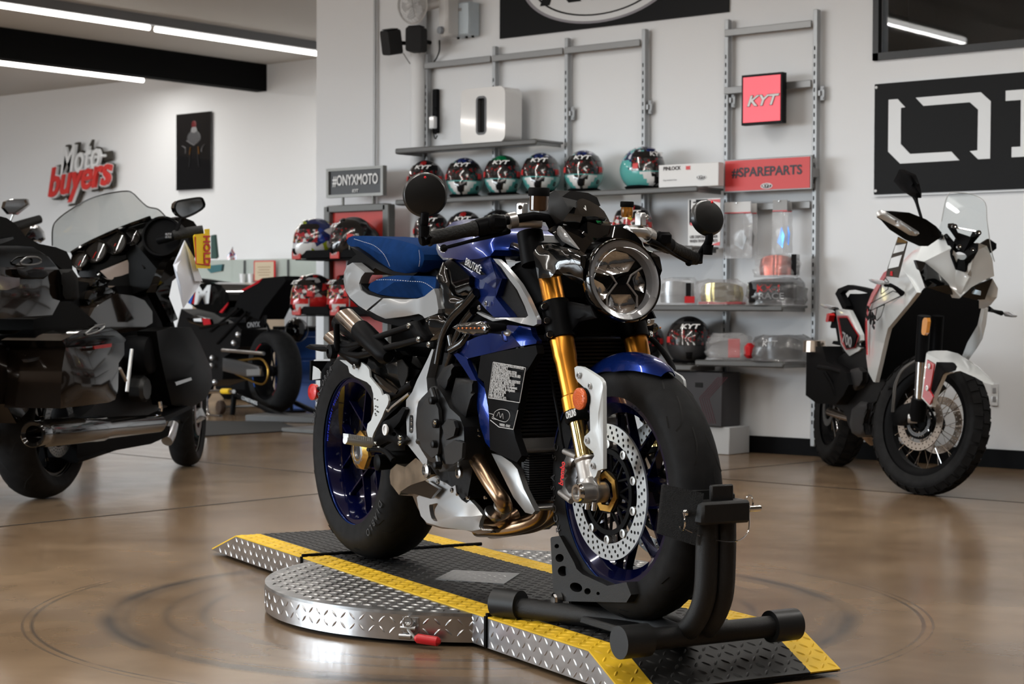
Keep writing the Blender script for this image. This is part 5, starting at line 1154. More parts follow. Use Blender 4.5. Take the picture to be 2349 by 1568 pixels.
def helmet(label, style, group=None, loc=(0, 0, 0), hd=-62, S=1.0, txtc='KYT', plain=False):
    t = thing('motorcycle_helmet', label, 'helmet', loc, R_(hd), group)
    top, low, vis = dict(teal=(STARS, TEAL, VISP), green=(GREENT, TEAL, VISP), red=(REDP, REDP, VISP), black=(HBK, HBK, VISP), matte=(HMB, HMB, VISP), blue=(BLUEP, BLUEP, VISW), redblk=(REDP, HRED, VISW))[style]
    g = G(); na, ne = 48, 26; rows = []
    for j in range(ne+1):
        el = -74+164*j/ne; rows.append([hdir(-180+360*i/na, el)*S for i in range(na)])
    vs = [p for r in rows for p in r]; fs = []; ms = []
    for j in range(ne):
        el = -74+164*(j+.5)/ne
        for i in range(na):
            az = -180+360*(i+.5)/na; a = abs(az)
            fs.append((j*na+i, j*na+(i+1) % na, (j+1)*na+(i+1) % na, (j+1)*na+i))
            m_ = 0 if el > -4 else 1
            if style in ('teal', 'green'):
                if el < -8:
                    v = (el+8)*-1
                    if a < 26-v*.45: m_ = 3
                    elif a < 52-v*.5: m_ = 2
                if a > 80 and el < 18: m_ = 1
            elif style == 'redblk' and 20 < a < 60 and el < -25: m_ = 2
            elif style == 'blue' and a < 60 and el < -10: m_ = 2
            ms.append(m_)
    g.v = vs; g.f = fs; g.m = ms
    obj('shell', g, [top, low, HWH, HBK], t)
    g = G().lathe((0, 0, -.112*S), (0, 0, 1), [(.10*S, -.008*S), (.108*S, .002*S), (.09*S, .01*S)], 32); g.v = [Vector((p.x*1.12+.0*S, p.y*.98, p.z)) for p in g.v]; obj('neck_trim', g, MATTE, t)
    g = hpatch(-72, 72, -8, 42, 26, 10, .004, .003); g.v = [p*S for p in g.v]; g.m = [1 if (i//1) % 2 < 0 else 0 for i in range(len(g.f))]
    obj('visor', g, vis, t)
    g = hpatch(-72, 72, 26, 43, 26, 4, .0065, .0015); g.v = [p*S for p in g.v]; obj('visor_strip', g, VIS if style != 'matte' else HBK, t)
    g = hpatch(-10, 10, -42, -24, 6, 4, .005, .006); g.v = [p*S for p in g.v]; obj('chin_vent', g, MATTE, t)
    g = hpatch(-22, 22, 52, 60, 8, 3, .008, .006); g.v = [p*S for p in g.v]; obj('top_vent', g, MATTE if style == 'matte' else top, t)
    if not plain:
        c = hdir(0, 33, .0105)*S; up = (hdir(0, 42, .01)*S-hdir(0, 25, .01)*S).normalized(); txt(txtc, .042*S, c, (0, 1, 0), up, WHITE, t, center=True, bold=.03, shear=.25, sx=1.3)
        for s in (-1, 1):
            c = hdir(s*62, 4, .012)*S; g = hpatch(s*60-7, s*60+7, -3, 10, 5, 5, .0085, .001); g.v = [p*S for p in g.v]; obj('side_sticker', g, mat('sticker_red', (.6, .03, .03), .4), t)
        if style in ('teal', 'green'):
            for s in (1,): c = hdir(s*60, -28, .005)*S; n_ = hdir(s*60, -28).normalized(); u_ = Vector((-n_.y, n_.x, 0)).normalized(); txt('0', .042*S, c, u_, n_.cross(u_), HBK, t, center=True, bold=.03)
    if style == 'matte':
        g = hpatch(-30, 30, -30, -26, 10, 2, .004, .003); obj('chin_slot', g, GROOVE, t)
    return t
def on(px, py, Y, z, dx=0): 
    p = wpt(None, px, py, Y); return (p.x+dx, Y, z)
HZ = .125
for px, st_, lab in ((978, 'red', 'black and red helmet behind the left round mirror, on the turquoise helmet shelf'), (1067, 'teal', 'turquoise helmet second from the left on its shelf, left of the green-topped one'),
                     (1155, 'green', 'turquoise helmet with a green top, third on its shelf'), (1242, 'teal', 'turquoise helmet right of the green-topped one, close beside it'), (1340, 'teal', 'turquoise helmet facing forward, standing alone between its close-set neighbours and the turned one')):
    helmet(lab, st_, 'helmets on the long upper shelf', on(px, 400, 9.075, Z2+HZ+.002), -60)
helmet('turquoise helmet turned to the side next to the white box', 'teal', 'helmets on the long upper shelf', on(1474, 390, 9.075, Z2+HZ+.002), -18)
for px, st_, lab in ((992, 'red', 'black and red helmet under the left round mirror on the third shelf'), (1068, 'red', 'black helmet half hidden behind the right handlebar grip'), (1145, 'black', 'black helmet behind the right handlebar switches'), (1452, 'redblk', 'black and red helmet behind the small amber fluid reservoir')):
    helmet(lab, st_, 'helmets on the third shelf', on(px, 520, 9.075, Z3+HZ+.002), -60)
helmet('matte black helmet with a glossy visor on the low shelf', 'matte', 'helmets on the low shelf', on(1580, 790, 9.09, Z5+HZ*1.08+.004), -55, S=1.08)
helmet('black helmet mostly hidden behind the headlight on the low shelf', 'black', 'helmets on the low shelf', on(1478, 790, 9.075, Z5+HZ+.002), -60)
# ---------------------------------------------------------------- white speaker box, black speakers, fan, boxes on the wall
def facebox(name, label, cat, m, pl, pr, pt, pb, Y, d, r=.01, z=None, grp=None):
    """box facing the room: front face between the given pixels on plane Y, depth d towards the wall; returns root, w, h"""
    a = wpt(None, pl, (pt+pb)/2, Y); b = wpt(None, pr, (pt+pb)/2, Y); zt = wpt(None, (pl+pr)/2, pt, Y).z; zb = wpt(None, (pl+pr)/2, pb, Y).z if z is None else z
    t = thing(name, label, cat, ((a.x+b.x)/2, Y, zb), 0, grp); w, h = b.x-a.x, zt-zb
    obj('body', G().box((0, d/2, h/2), (w, d, h), bev=r), m, t)
    return t, w, h
GW = mat('gloss_white', (.78, .78, .78), .08, coat=1.0)
t = thing('subwoofer', 'glossy white box speaker with a black slot on the top shelf', 'speaker', (wpt(None, 1107, 260, 9.0).x, 9.0, Z1+.001))
a = wpt(None, 1055, 260, 9.0).x-t.location.x; b = wpt(None, 1157, 260, 9.0).x-t.location.x; h = wpt(None, 1107, 201, 9.0).z-Z1; w = b-a
SW_ = w*.24; slot = rounded(SW_, h*.70, .03, 5, -w*.03, h*.50)
g = plate(rounded(w, h, .05, 6, 0, h/2), [slot], (0, 0, 0), (1, 0, 0), (0, 0, 1), -.17); obj('cabinet', g, GW, t, ang=30)
g = plate(rounded(SW_, h*.70, .03, 5, -w*.03, h*.50), [rounded(SW_*.66, h*.62, .012, 3, -w*.03, h*.50)], (0, -.002, 0), (1, 0, 0), (0, 0, 1), -.03); obj('slot_rim', g, mat('slot_grey', (.10, .10, .105), .4), t)
obj('slot_back', G().box((-w*.03, .03, h*.5), (SW_, .01, h*.69)), GROOVE, t)
SPK = mat('speaker_cloth', (.012, .012, .013), .75, bump=.4, bscale=900)
def spk_box(px, py, rot, tilt, label):
    c = wpt(None, px, py, 9.08); t = thing('wall_speaker', label, 'speaker', c, rot, 'small black wall speakers')
    M_ = Matrix.Rotation(tilt, 4, 'X') @ Matrix.Rotation(R_(8 if tilt else 0), 4, 'Y')
    g = plate(rounded(.115, .165, .02, 4), [], (0, -.05, 0), (1, 0, 0), (0, 0, 1), -.10).xf(M_); obj('grille', g, SPK, t)
    g = G().box((0, 0, .088), (.09, .08, .006), bev=.002).xf(M_); obj('cap', g, BLACKP, t)
    obj('mount', G().tube([(0, .05, 0), (0.02, .10, .0), (.03, .16, .0)], .014, 10, 2), BLACKP, t)
spk_box(898, 97, R_(-18), R_(12), 'small black wall speaker tilted down, nearer the corner'); spk_box(955, 91, R_(18), 0, 'small black wall speaker hanging upright left of the grey box')
obj_ = obj('speaker_cable', G().tube([wpt(None, 925, 122, 9.2), wpt(None, 940, 145, 9.25), wpt(None, 960, 168, 9.27), wpt(None, 977, 182, 9.27)], .003, 6, 6), BLACKP); tag(obj_, 'thin black cable dropping from the tilted speaker to the shelving frame', 'cable')
obj_ = obj('speaker_cable', G().tube([wpt(None, 962, 122, 9.2), wpt(None, 968, 140, 9.25), wpt(None, 972, 170, 9.27), wpt(None, 978, 184, 9.27)], .003, 6, 6), BLACKP); tag(obj_, 'thin black cable hanging from the upright speaker', 'cable')
fc = wpt(None, 947, 12, 8.98); t = thing('wall_fan', 'white caged fan on the wall at the top edge', 'fan', fc, R_(-12)); vd_ = Vector((.25, -1, -.1)).normalized()
FG = mat('fan_white', (.62, .62, .62), .4)
g = G()
for k in range(9): g.torus(vd_*(.05*math.cos(PI/2*k/9)), vd_, .02+.10*math.sin(PI/2*(k+1)/9), .0016, 40, 5)
for k in range(24):
    a = 2*PI*k/24; rg = g.ring((0, 0, 0), vd_, .12, 24); g.tube([vd_*.05, (rg[k]*.6+vd_*.04), rg[k]], .0013, 5, 3)
g.torus((0, 0, 0), vd_, .122, .006, 40, 8); obj('cage', g, FG, t)
g = G(); rg = g.ring((0, 0, 0), vd_, .095, 15)
for k in range(5): g.prism([Vector((0, 0, 0)), rg[k*3], rg[k*3+1]*1.02, rg[(k*3+2) % 15]*.8], vd_*.006)
obj('blades', g, mat('fan_blade', (.45, .46, .47), .35), t); obj('motor', G().cyl((0, 0, 0), -vd_*.14, .05, .035, n=24), FG, t)
obj('column', G().box((.135, .20, -.06), (.10, .12, .30), bev=.02), FG, t); obj('dial', G().lathe((.14, .135, -.17), (0, -1, 0), [(.026, 0), (.024, .02), (0, .022)], 24), mat('dial_grey', (.25, .27, .30), .4), t); obj('arm', G().tube([(0, .10, 0), (.06, .16, .02), (.12, .2, .04)], .03, 12, 3), FG, t)
obj_ = obj('fan_cord', G().tube([wpt(None, 1008, 92, 9.2), wpt(None, 1008, 115, 9.22), wpt(None, 1002, 132, 9.26), wpt(None, 994, 144, 9.27)], .005, 8, 6), BLACKP); tag(obj_, 'black power cord hanging below the wall fan column', 'cord')
t, w, h = facebox('wall_cabinet', 'pale blue-grey metal electrical box on the wall', 'electrical box', mat('box_blue_grey', (.52, .60, .66), .4), 1031, 1078, 6, 82, 9.19, .10, .006)
obj('door', G().box((0, -.004, h/2), (w*.94, .008, h*.94), bev=.003), MATS['box_blue_grey'], t); obj('emblem', G().box((.01, -.010, h*.78), (.03, .002, .02)), GREY, t)
g = G()
for x in (-w*.3, w*.1, w*.4): g.cyl((x, .05, 0), (x, .05, -.012), .009, n=10)
obj('glands', g, BLACKP, t)
a = wpt(None, 861, 200, 9.28); obj_ = obj('conduit', G().cyl((a.x, 9.275, .1), (a.x, 9.275, CZ), .011, n=12), mat('conduit_grey', (.42, .43, .44), .45, metal=.4)); tag(obj_, 'thin grey metal conduit running up the wall left of the speakers', 'conduit')
a = wpt(None, 956, 200, 9.22); obj_ = obj('downpipe', G().cyl((a.x, 9.235, .1), (a.x, 9.235, CZ), .055, n=24), WALL); tag(obj_, 'white painted round pipe behind the black speakers', 'pipe')
# power strip and leads
t = thing('power_strip', 'black power strip with a white plug beside the speaker box', 'power strip', wpt(None, 1000, 255, 9.27))
obj('body', G().box((0, 0, 0), (.045, .03, .30), bev=.004), BLACKP, t); obj('plug', G().box((.0, -.03, -.08), (.05, .035, .085), bev=.006), HWH, t)
g = G(); g.tube([(0, -.03, -.12), (.03, -.035, -.16), (.05, -.03, -.10), (.045, -.03, -.02), (.02, -.03, .02)], .004, 6, 6); g.tube([(-.01, -.02, -.13), (.02, -.03, -.19), (.04, -.03, -.17)], .004, 6, 5); obj('lead', g, BLACKP, t)
# ---------------------------------------------------------------- signs
def board(name, label, cat, m, pl, pr, pt, pb, Y, th, ref='l', **k):
    x = pl if ref == 'l' else pr
    a = wpt(None, pl, pt if ref == 'l' else (pt+pb)/2, Y).x; b = wpt(None, pr, (pt+pb)/2, Y).x; zt = wpt(None, x, pt, Y).z; zb = wpt(None, x, pb, Y).z
    t = thing(name, label, cat, (a, Y, zb)); obj('panel', G().box(((b-a)/2, th/2, (zt-zb)/2), (b-a, th, zt-zb), bev=.002), m, t); return t, b-a, zt-zb
SGB = mat('sign_black', (.005, .005, .0055), .5, spec=.15); SGW = mat('sign_white', (.72, .74, .76), .4)
t, w, h = board('wall_sign', 'large black wall sign with white angular letters, cut off by the right edge', 'sign', SGB, 2006, 2700, 193, 446, 9.27, .012)
o = Vector((0, -.001, 0)); T0 = wpt(None, 2006, 446, 9.27)
def LU(x, y): p = wpt('U', x, y, 9.268); return (p.x-T0.x, p.z-T0.z)
OL = [(1543, 597), (1597, 593), (1643, 642), (1617, 646), (1616, 862), (1672, 922), (1920, 908), (1968, 960), (1612, 980), (1540, 908)]
OR_ = [(1706, 585), (2096, 552), (2156, 606), (2152, 950), (2080, 954), (2030, 905), (2076, 900), (2080, 656), (2030, 612), (1752, 634)]
obj('letter', plate([LU(*p) for p in OL], [], (0, -.0005, 0), (1, 0, 0), (0, 0, 1), .003), SGW, t); obj('letter', plate([LU(*p) for p in OR_], [], (0, -.0005, 0), (1, 0, 0), (0, 0, 1), .003), SGW, t)
xn, zn = LU(2245, 590); st_ = .062; H_ = LU(2245, 543)[1]-LU(2285, 942)[1]; zb = LU(2285, 942)[1]
def rct(x0, z0, x1, z1): return [(x0, z0), (x1, z0), (x1, z1), (x0, z1)]
zt_ = LU(2245, 543)[1]; x1 = LU(2337, 590)[0]
for poly in (rct(xn, zt_-.055, x1+.08, zt_), rct(x1, zb, x1+st_, zt_-.055), rct(x1-.05, zb, x1, zb+.055), rct(x1+.08, zt_-.055, x1+.42, zt_) , rct(x1+.38, zb, x1+.42, zt_)): obj('letter', plate(poly, [], (0, -.0005, 0), (1, 0, 0), (0, 0, 1), .003), SGW, t)
g = G()
for z in (.02, h-.02): g.lathe((.014, 0, z), (0, -1, 0), [(.008, 0), (.008, .006), (.004, .008), (0, .008)], 14)
obj('standoff', g, SGW, t); obj('backer', G().box((w/2, .014, h/2-.006), (w+.006, .006, h+.012)), SGW, t)
# oval-logo banner at the top edge
a = wpt(None, 1146, 89, 9.285); b = wpt(None, 1671, 24, 9.285); t = thing('wall_banner', 'black banner with a large white oval logo, cut off by the top edge', 'banner', (a.x, 9.285, a.z))
W_ = b.x-a.x; obj('panel', G().box((W_/2, .005, .35), (W_, .01, .70)), SGB, t)
ce = wpt('T', 1645, -260, 9.28); cxl = (ce.x-a.x); bot = wpt('T', 1650, 176, 9.28).z-a.z
lft = wpt('T', 1160, 0, 9.28).x-a.x; rgt = wpt('U', 255, 0, 9.28).x-a.x; cxl = (lft+rgt)/2; zt0 = wpt('T', 1160, 0, 9.28).z-a.z; cz = .33; rz = cz-bot; rx = (rgt-lft)/2/math.sqrt(max(.05, 1-((cz-zt0)/rz)**2))
def ell(k, n=64): return [(cxl+rx*k*math.cos(2*PI*i/n), cz+(rz-(1-k)*rx*.55)*math.sin(2*PI*i/n)) for i in range(n)]
obj('logo_rim', plate(ell(1), [ell(.955)], (0, -.0005, 0), (1, 0, 0), (0, 0, 1), .002), mat('logo_grey', (.26, .25, .28), .5), t)
obj('logo_ring', plate(ell(.955), [ell(.86)], (0, -.0007, 0), (1, 0, 0), (0, 0, 1), .002), SGW, t)
obj('logo_field', plate(ell(.83), [], (0, -.0006, 0), (1, 0, 0), (0, 0, 1), .002), SGW, t)
txt('KYT', .40, (cxl-.02, -.004, cz-.02), (1, 0, 0), (0, 0, 1), SGB, t, center=True, bold=.03, shear=.3, sx=1.25)
# lit square sign
t, w, h = board('light_box_sign', 'square lit red sign with white logo letters on the narrow frame', 'sign', SGB, 1701, 1795, 173, 288, 9.13, .045)
obj('sign_bracket', G().box((w/2, .085, h*.6), (.05, .09, .05)), SHELF, t); obj('face', G().box((w/2, -.001, h/2), (w*.90, .004, h*.90)), mat('lit_red', (.72, .075, .10), .4, emit=.35), t)
txt('KYT', .085, (w/2, -.006, h*.46), (1, 0, 0), (0, 0, 1), mat('letter_black', (.02, .01, .012), .5), t, center=True, bold=.055, shear=.3, sx=1.25)
txt('KYT', .085, (w/2, -.008, h*.46), (1, 0, 0), (0, 0, 1), WHITE, t, center=True, bold=.02, shear=.3, sx=1.25)
t, w, h = board('header_sign', 'red sign reading SPAREPARTS in a grey frame above the hanging bags', 'sign', SHELF, 1661, 1862, 367, 442, 9.14, .02)
obj('sign_bracket', G().box((.03, .06, h*.5), (.04, .09, .05)), SHELF, t); obj('sign_bracket', G().box((w-.03, .06, h*.5), (.04, .09, .05)), SHELF, t); obj('face', G().box((w/2, -.002, h/2), (w*.965, .004, h*.92)), mat('sign_red', (.62, .05, .05), .45), t)
txt('#SPAREPARTS', .075, (w*.50, -.006, h*.58), (1, 0, 0), (0, 0, 1), mat('sign_letter_dark', (.03, .03, .04), .5), t, center=True, bold=.022, width=w*.80)
def oval(t, x, z, r, nm='oval_logo', fr=None):
    g = G(); g.v = []; V = [(x+r*math.cos(2*PI*i/28), z+r*.42*math.sin(2*PI*i/28)) for i in range(28)]
    obj(nm, plate(V, [], (0, -.0050, 0), (1, 0, 0), (0, 0, 1), .001), SGW, t); V2 = [(x+r*.85*math.cos(2*PI*i/28), z+r*.33*math.sin(2*PI*i/28)) for i in range(28)]
    obj(nm, plate(V2, [], (0, -.0062, 0), (1, 0, 0), (0, 0, 1), .001), MATS['letter_black'], t); txt('KYT', r*.62, (x, -.0078, z), (1, 0, 0), (0, 0, 1), WHITE, t, center=True, bold=.02, shear=.2, sx=1.2)
oval(t, w*.5, h*.15, .040)
# white flat box and leaflet
t, w, h = facebox('product_box', 'flat white cardboard box lying against the shelf edge, right of the turned helmet', 'box', mat('carton_white', (.74, .74, .74), .55), 1511, 1648, 375, 428, 9.02, .06, .002, z=Z2+.001)
txt('PINLOCK', .030, (-w*.42, -.002, h*.76), (1, 0, 0), (0, 0, 1), MATS['letter_black'], t, bold=.02); obj('red_mark', G().box((w*-.0, -.0015, h*.82), (.03, .003, .022)), MATS['sticker_red'], t); txt('Fog-resistant lens', .014, (-w*.42, -.002, h*.30), (1, 0, 0), (0, 0, 1), GREY, t)
tt = thing('x', '', '') if False else None; oval(t, w*.22, h*.38, .034)
t, w, h = facebox('leaflet_holder', 'white printed leaflet with black and red block standing behind the left mirror', 'leaflet', mat('paper_white', (.70, .70, .70), .5), 1578, 1652, 455, 566, 9.05, .006, .001, z=Z3+.001)
obj('black_block', G().box((-w*.17, -.002, h*.72), (w*.56, .002, h*.52)), SGB, t); txt('For', .075, (-w*.40, -.0045, h*.79), (1, 0, 0), (0, 0, 1), WHITE, t, bold=.04); txt('FREE', .075, (-w*.26, -.0045, h*.56), (1, 0, 0), (0, 0, 1), WHITE, t, bold=.04, width=w*.5)
g = plate([(-w*.42, h*.44), (w*.1, h*.40), (w*.2, h*.5), (-w*.42, h*.50)], [], (0, -.003, 0), (1, 0, 0), (0, 0, 1), .001); g = plate([(w*.18, 0.001), (w*.5, 0.001), (w*.5, h*.08)], [], (0, -.003, 0), (1, 0, 0), (0, 0, 1), .001, g=g); g = plate([(w*.1, h*.97), (w*.5, h*.97), (w*.5, h*.90)], [], (0, -.003, 0), (1, 0, 0), (0, 0, 1), .001, g=g); obj('red_block', g, RED, t)
txt('USE DISPOSABLE LINER', .024, (0, -.003, h*.19), (1, 0, 0), (0, 0, 1), MATS['letter_black'], t, center=True, bold=.01, width=w*.86); txt('WHEN TRYING HELMETS', .024, (0, -.003, h*.10), (1, 0, 0), (0, 0, 1), MATS['letter_black'], t, center=True, bold=.01, width=w*.86)
# ---------------------------------------------------------------- bags and visors
def film(name, tint, a=.25, rough=.25):
    return mat(name, tint, rough, alpha=a, coat=.8, bump=.8, bscale=22)
BAG = film('clear_bag', (.60, .60, .61), .30); BAGD = film('smoky_bag', (.14, .14, .145), .55, .2)
def crumple(w, h, d, seed, n=14, k=7, amp=.012, top=1.0):
    rnd = random.Random(seed); g = G(); rings = []
    for j in range(k+1):
        z = h*j/k; f = (1-.25*abs(j/k-.4)**2)*(1 if j < k else top); rings.append([Vector((math.copysign(abs(math.cos(2*PI*i/n))**.7, math.cos(2*PI*i/n))*w/2*f+rnd.uniform(-amp, amp), math.copysign(abs(math.sin(2*PI*i/n))**.7, math.sin(2*PI*i/n))*d/2*f+rnd.uniform(-amp, amp), z+(rnd.uniform(-amp, amp) if 0 < j else 0))) for i in range(n)])
    g.skin(rings); return g
def visor(w, h, m, t, y=-.02, z0=.012, tilt=0):
    g = G(); rows = []
    for j in range(7):
        f = j/6; rows.append([Vector((math.sin(R_(-75+150*i/16))*w/2*(1-.12*abs(f-.5)), y-math.cos(R_(-75+150*i/16))*.07+.05+tilt*f, z0+h*f-(abs(i-8)/8)**2*h*.25*f)) for i in range(17)])
    sheetgrid(g, rows, .003); return obj('visor', g, m, t)
def bagged(px, py, Y, z, w, h, d, label, seed, bag, top=1.0, rz=R_(20)):
    p = wpt(None, px, py, Y); t = thing('bagged_visor', label, 'bagged visor', (p.x, Y, z+.002), rz, 'bagged helmet parts on the lower shelves'); obj('bag', crumple(w, h, d, seed, top=top), bag, t); return t
GVM = mat('gold_visor', (.62, .50, .20), .12, metal=.9); RVM = mat('red_visor', (.60, .11, .07), .15, metal=.7, coat=.5); SVM = mat('grey_visor', (.42, .43, .44), .2, metal=.5)
t = bagged(1552, 670, 9.06, Z4, .27, .155, .15, 'grey visor box bag behind the headlight edge on the bagged-visor shelf', 1, BAG); visor(.22, .13, SVM, t); obj('box_end', G().box((.09, -.03, .07), (.03, .08, .12)), HBK, t); obj('red_patch', G().box((.10, -.076, .03), (.06, .006, .04)), RED, t)
t = bagged(1655, 670, 9.06, Z4, .31, .145, .18, 'gold mirrored visor lying in a clear bag', 2, BAG, .7); visor(.27, .12, GVM, t); obj('liner', G().box((0, .02, .01), (.26, .12, .016), bev=.004), RED, t)
t = bagged(1782, 668, 9.06, Z4, .35, .150, .20, 'bagged black race helmet box under the red visor', 3, BAGD, .85); obj('box', G().box((-.02, -.02, .07), (.26, .12, .125), bev=.01), HBK, t)
txt('KX-1', .06, (-.10, -.088, .075), (1, 0, 0), (0, 0, 1), MATS['sticker_red'], t, bold=.03, sx=1.1); txt('RACE', .05, (-.09, -.088, .035), (1, 0, 0), (0, 0, 1), SGW, t, bold=.02, sx=1.2)
t = bagged(1782, 608, 9.08, Z4+.160, .27, .125, .15, 'red mirrored visor in a bag on top of the race box', 4, BAG, .6); visor(.22, .115, RVM, t, tilt=.01); obj('box_end', G().box((.11, -.01, .07), (.03, .10, .12)), HBK, t); g = G(); tx_ = txt('KYT', .03, (.128, -.03, .08), (.3, 1, 0), (0, 0, 1), WHITE, t, center=True)
t = bagged(1672, 800, 9.05, Z6, .27, .150, .17, 'bagged helmet part with a red block, left of the two on the pale low shelf', 5, BAG, .8); obj('carton', G().box((-.03, -.02, .07), (.17, .08, .12), bev=.006), mat('carton_grey', (.16, .16, .165), .5), t); obj('red_print', G().box((.045, -.062, .07), (.07, .004, .11)), RED, t); obj('red_liner', G().box((.13, -.03, .055), (.06, .08, .09), bev=.02), RED, t)
t = bagged(1795, 800, 9.05, Z6, .34, .150, .19, 'bagged black helmet visor pack nearest the white motorcycle', 6, BAGD, .75); visor(.24, .13, SVM, t); txt('KYT', .045, (-.06, -.085, .10), (1, 0, 0), (0, 0, 1), SGW, t, center=True, bold=.02, shear=.2)
def hang(px0, px1, py0, py1, label, hdr, blob, mb):
    Y = blob or 9.14; a = wpt(None, px0, py0, Y); b = wpt(None, px1, py1, Y); w, h = b.x-a.x, a.z-b.z
    t = thing('hanging_bag', label, 'hanging bag', ((a.x+b.x)/2, Y, b.z), 0, 'clear bags hanging under the red sign')
    rows = []
    rnd = random.Random(px0)
    for j in range(8): rows.append([Vector((-w/2+w*i/6, -.004-.018*math.sin(PI*i/6)*math.sin(PI*j/7)+rnd.uniform(-.004, .004), h*.78*j/7)) for i in range(7)])
    obj('pouch', sheetgrid(G(), rows, .002), BAG, t)
    obj('header_card', G().box((0, -.004, h*.89), (w*.9, .004, h*.2)), hdr, t); obj('header_line', G().box((0, -.007, h*.80), (w*.9, .002, .006)), RED, t)
    g = plate([(-w*.1, h*.25), (w*.22, h*.15), (w*.34, h*.36), (w*.16, h*.52), (w*.05, h*.40)], [], (0, -.012, 0), (1, 0, 0), (0, 0, 1), .003); obj('lens_part', g, mb, t)
    obj('hook', G().tube([(0, 9.238-Y, h*.985), (0, -.02, h*.97)], .003, 6, 0), STEEL, t)
hang(1660, 1726, 463, 592, 'clear bag with a white header card and grey lens, left hanging one', mat('card_white', (.6, .6, .6), .5), None, mat('lens_grey', (.16, .165, .17), .2)); hang(1706, 1738, 466, 585, 'clear bag with a white header card behind the left hanging one', MATS['card_white'], 9.205, MATS['lens_grey'])
hang(1772, 1808, 458, 588, 'clear bag with a grey header card and blue lens, right hanging one', mat('card_grey', (.30, .30, .30), .5), None, mat('lens_blue', (.05, .25, .75), .15, metal=.5)); hang(1796, 1818, 462, 580, 'clear bag with a blue lens tucked behind the right hanging one', MATS['card_grey'], 9.205, MATS['lens_blue'])
# dark carton under the rack and outlet
t, w, h = facebox('cardboard_carton', 'dark printed carton standing below the low shelf behind the front tyre', 'carton', mat('carton_dark', (.035, .033, .036), .6), 1500, 1656, 852, 975, 9.0, .2, .004)
g = G(); DR = mat('chevron_dark_red', (.13, .02, .035), .6)
for k in range(5):
    x = w*.18+k*.016; g.tube([(x+.13, -.002, h*.92), (x, -.002, h*.52), (x+.05, -.002, h*.06)], .0012, 5, 0)
obj('print', g, DR, t); obj('hand_hole', G().box((w*.17, -.001, h*.76), (.055, .004, .028), bev=.002), GROOVE, t); obj('side_hole', G().box((-w*.2, -.001, h*.78), (.06, .004, .09)), GROOVE, t); txt('KYT', .02, (w*.08, -.003, h*.08), (1, 0, 0), (0, 0, 1), SGW, t)
obj_ = obj('carton_stand', G().box((t.location.x, 9.13, (t.location.z)/2), (w+.08, .22, t.location.z-.001), bev=.004), mat('riser_white', (.45, .46, .47), .6)); tag(obj_, 'pale riser under the dark carton', 'riser')
t, w, h = board('wall_outlet', 'white double wall outlet beside the white motorcycle wheel', 'outlet', HWH, 2273, 2289, 880, 930, 9.29, .008); g = G(); g.box((w/2, -.002, h*.7), (.02, .004, .03), bev=.002); g.box((w/2, -.002, h*.3), (.02, .004, .03), bev=.002); obj('socket', g, GREY, t)
# ---------------------------------------------------------------- far wall: poster and lettered sign
a, b = wpt(None, 406.5, 350, 12.98), wpt(None, 486, 350, 12.98); zt, zb = wpt(None, 446, 259, 12.98).z, wpt(None, 446, 435, 12.98).z
t = thing('wall_poster', 'glossy black poster of a motorcycle front on the far wall', 'poster', (a.x, 12.975, zb)); w, h = b.x-a.x, zt-zb
obj('panel', G().box((w/2, 0, h/2), (w, .02, h), bev=.002), mat('poster_gloss', (.008, .008, .009), .06, coat=1.0), t)
PG = mat('poster_grey', (.22, .22, .23), .4); PD = mat('poster_dim', (.07, .07, .075), .4)
def pv(x, y): p = wpt('Z', x, y, 12.963); return Vector((p.x-a.x, -.012, p.z-zb))
g = G()
for pts in ([(1345, 1012), (1395, 1045)], [(1440, 1005), (1395, 1048)], [(1312, 1050), (1335, 1065), (1335, 1105)], [(1472, 1040), (1455, 1062), (1452, 1092)]): g.tube([pv(*q) for q in pts], .012, 6, 2, flat=.2)
g.ball(pv(1395, 945), .05, 14, 8, sc=(1, .05, 1.2)); obj('printed_figure', g, PG, t)
g = G(); g.ball(pv(1395, 990), .11, 16, 10, sc=(1, .03, .7)); g.tube([pv(1370, 1090), pv(1360, 1200)], .012, 6, 0, flat=.2); g.tube([pv(1420, 1090), pv(1430, 1200)], .012, 6, 0, flat=.2); obj('printed_shadow', g, PD, t)
g = G(); g.tube([pv(1370, 1060), pv(1362, 1112)], .016, 6, 0, flat=.2); g.tube([pv(1425, 1055), pv(1430, 1108)], .016, 6, 0, flat=.2); obj('printed_fork', g, mat('poster_orange', (.45, .2, .03), .4), t)
g = G(); g.ball(pv(1395, 895), .04, 12, 8, sc=(1, .05, 1)); obj('printed_red', g, mat('poster_red', (.12, .01, .012), .4), t)
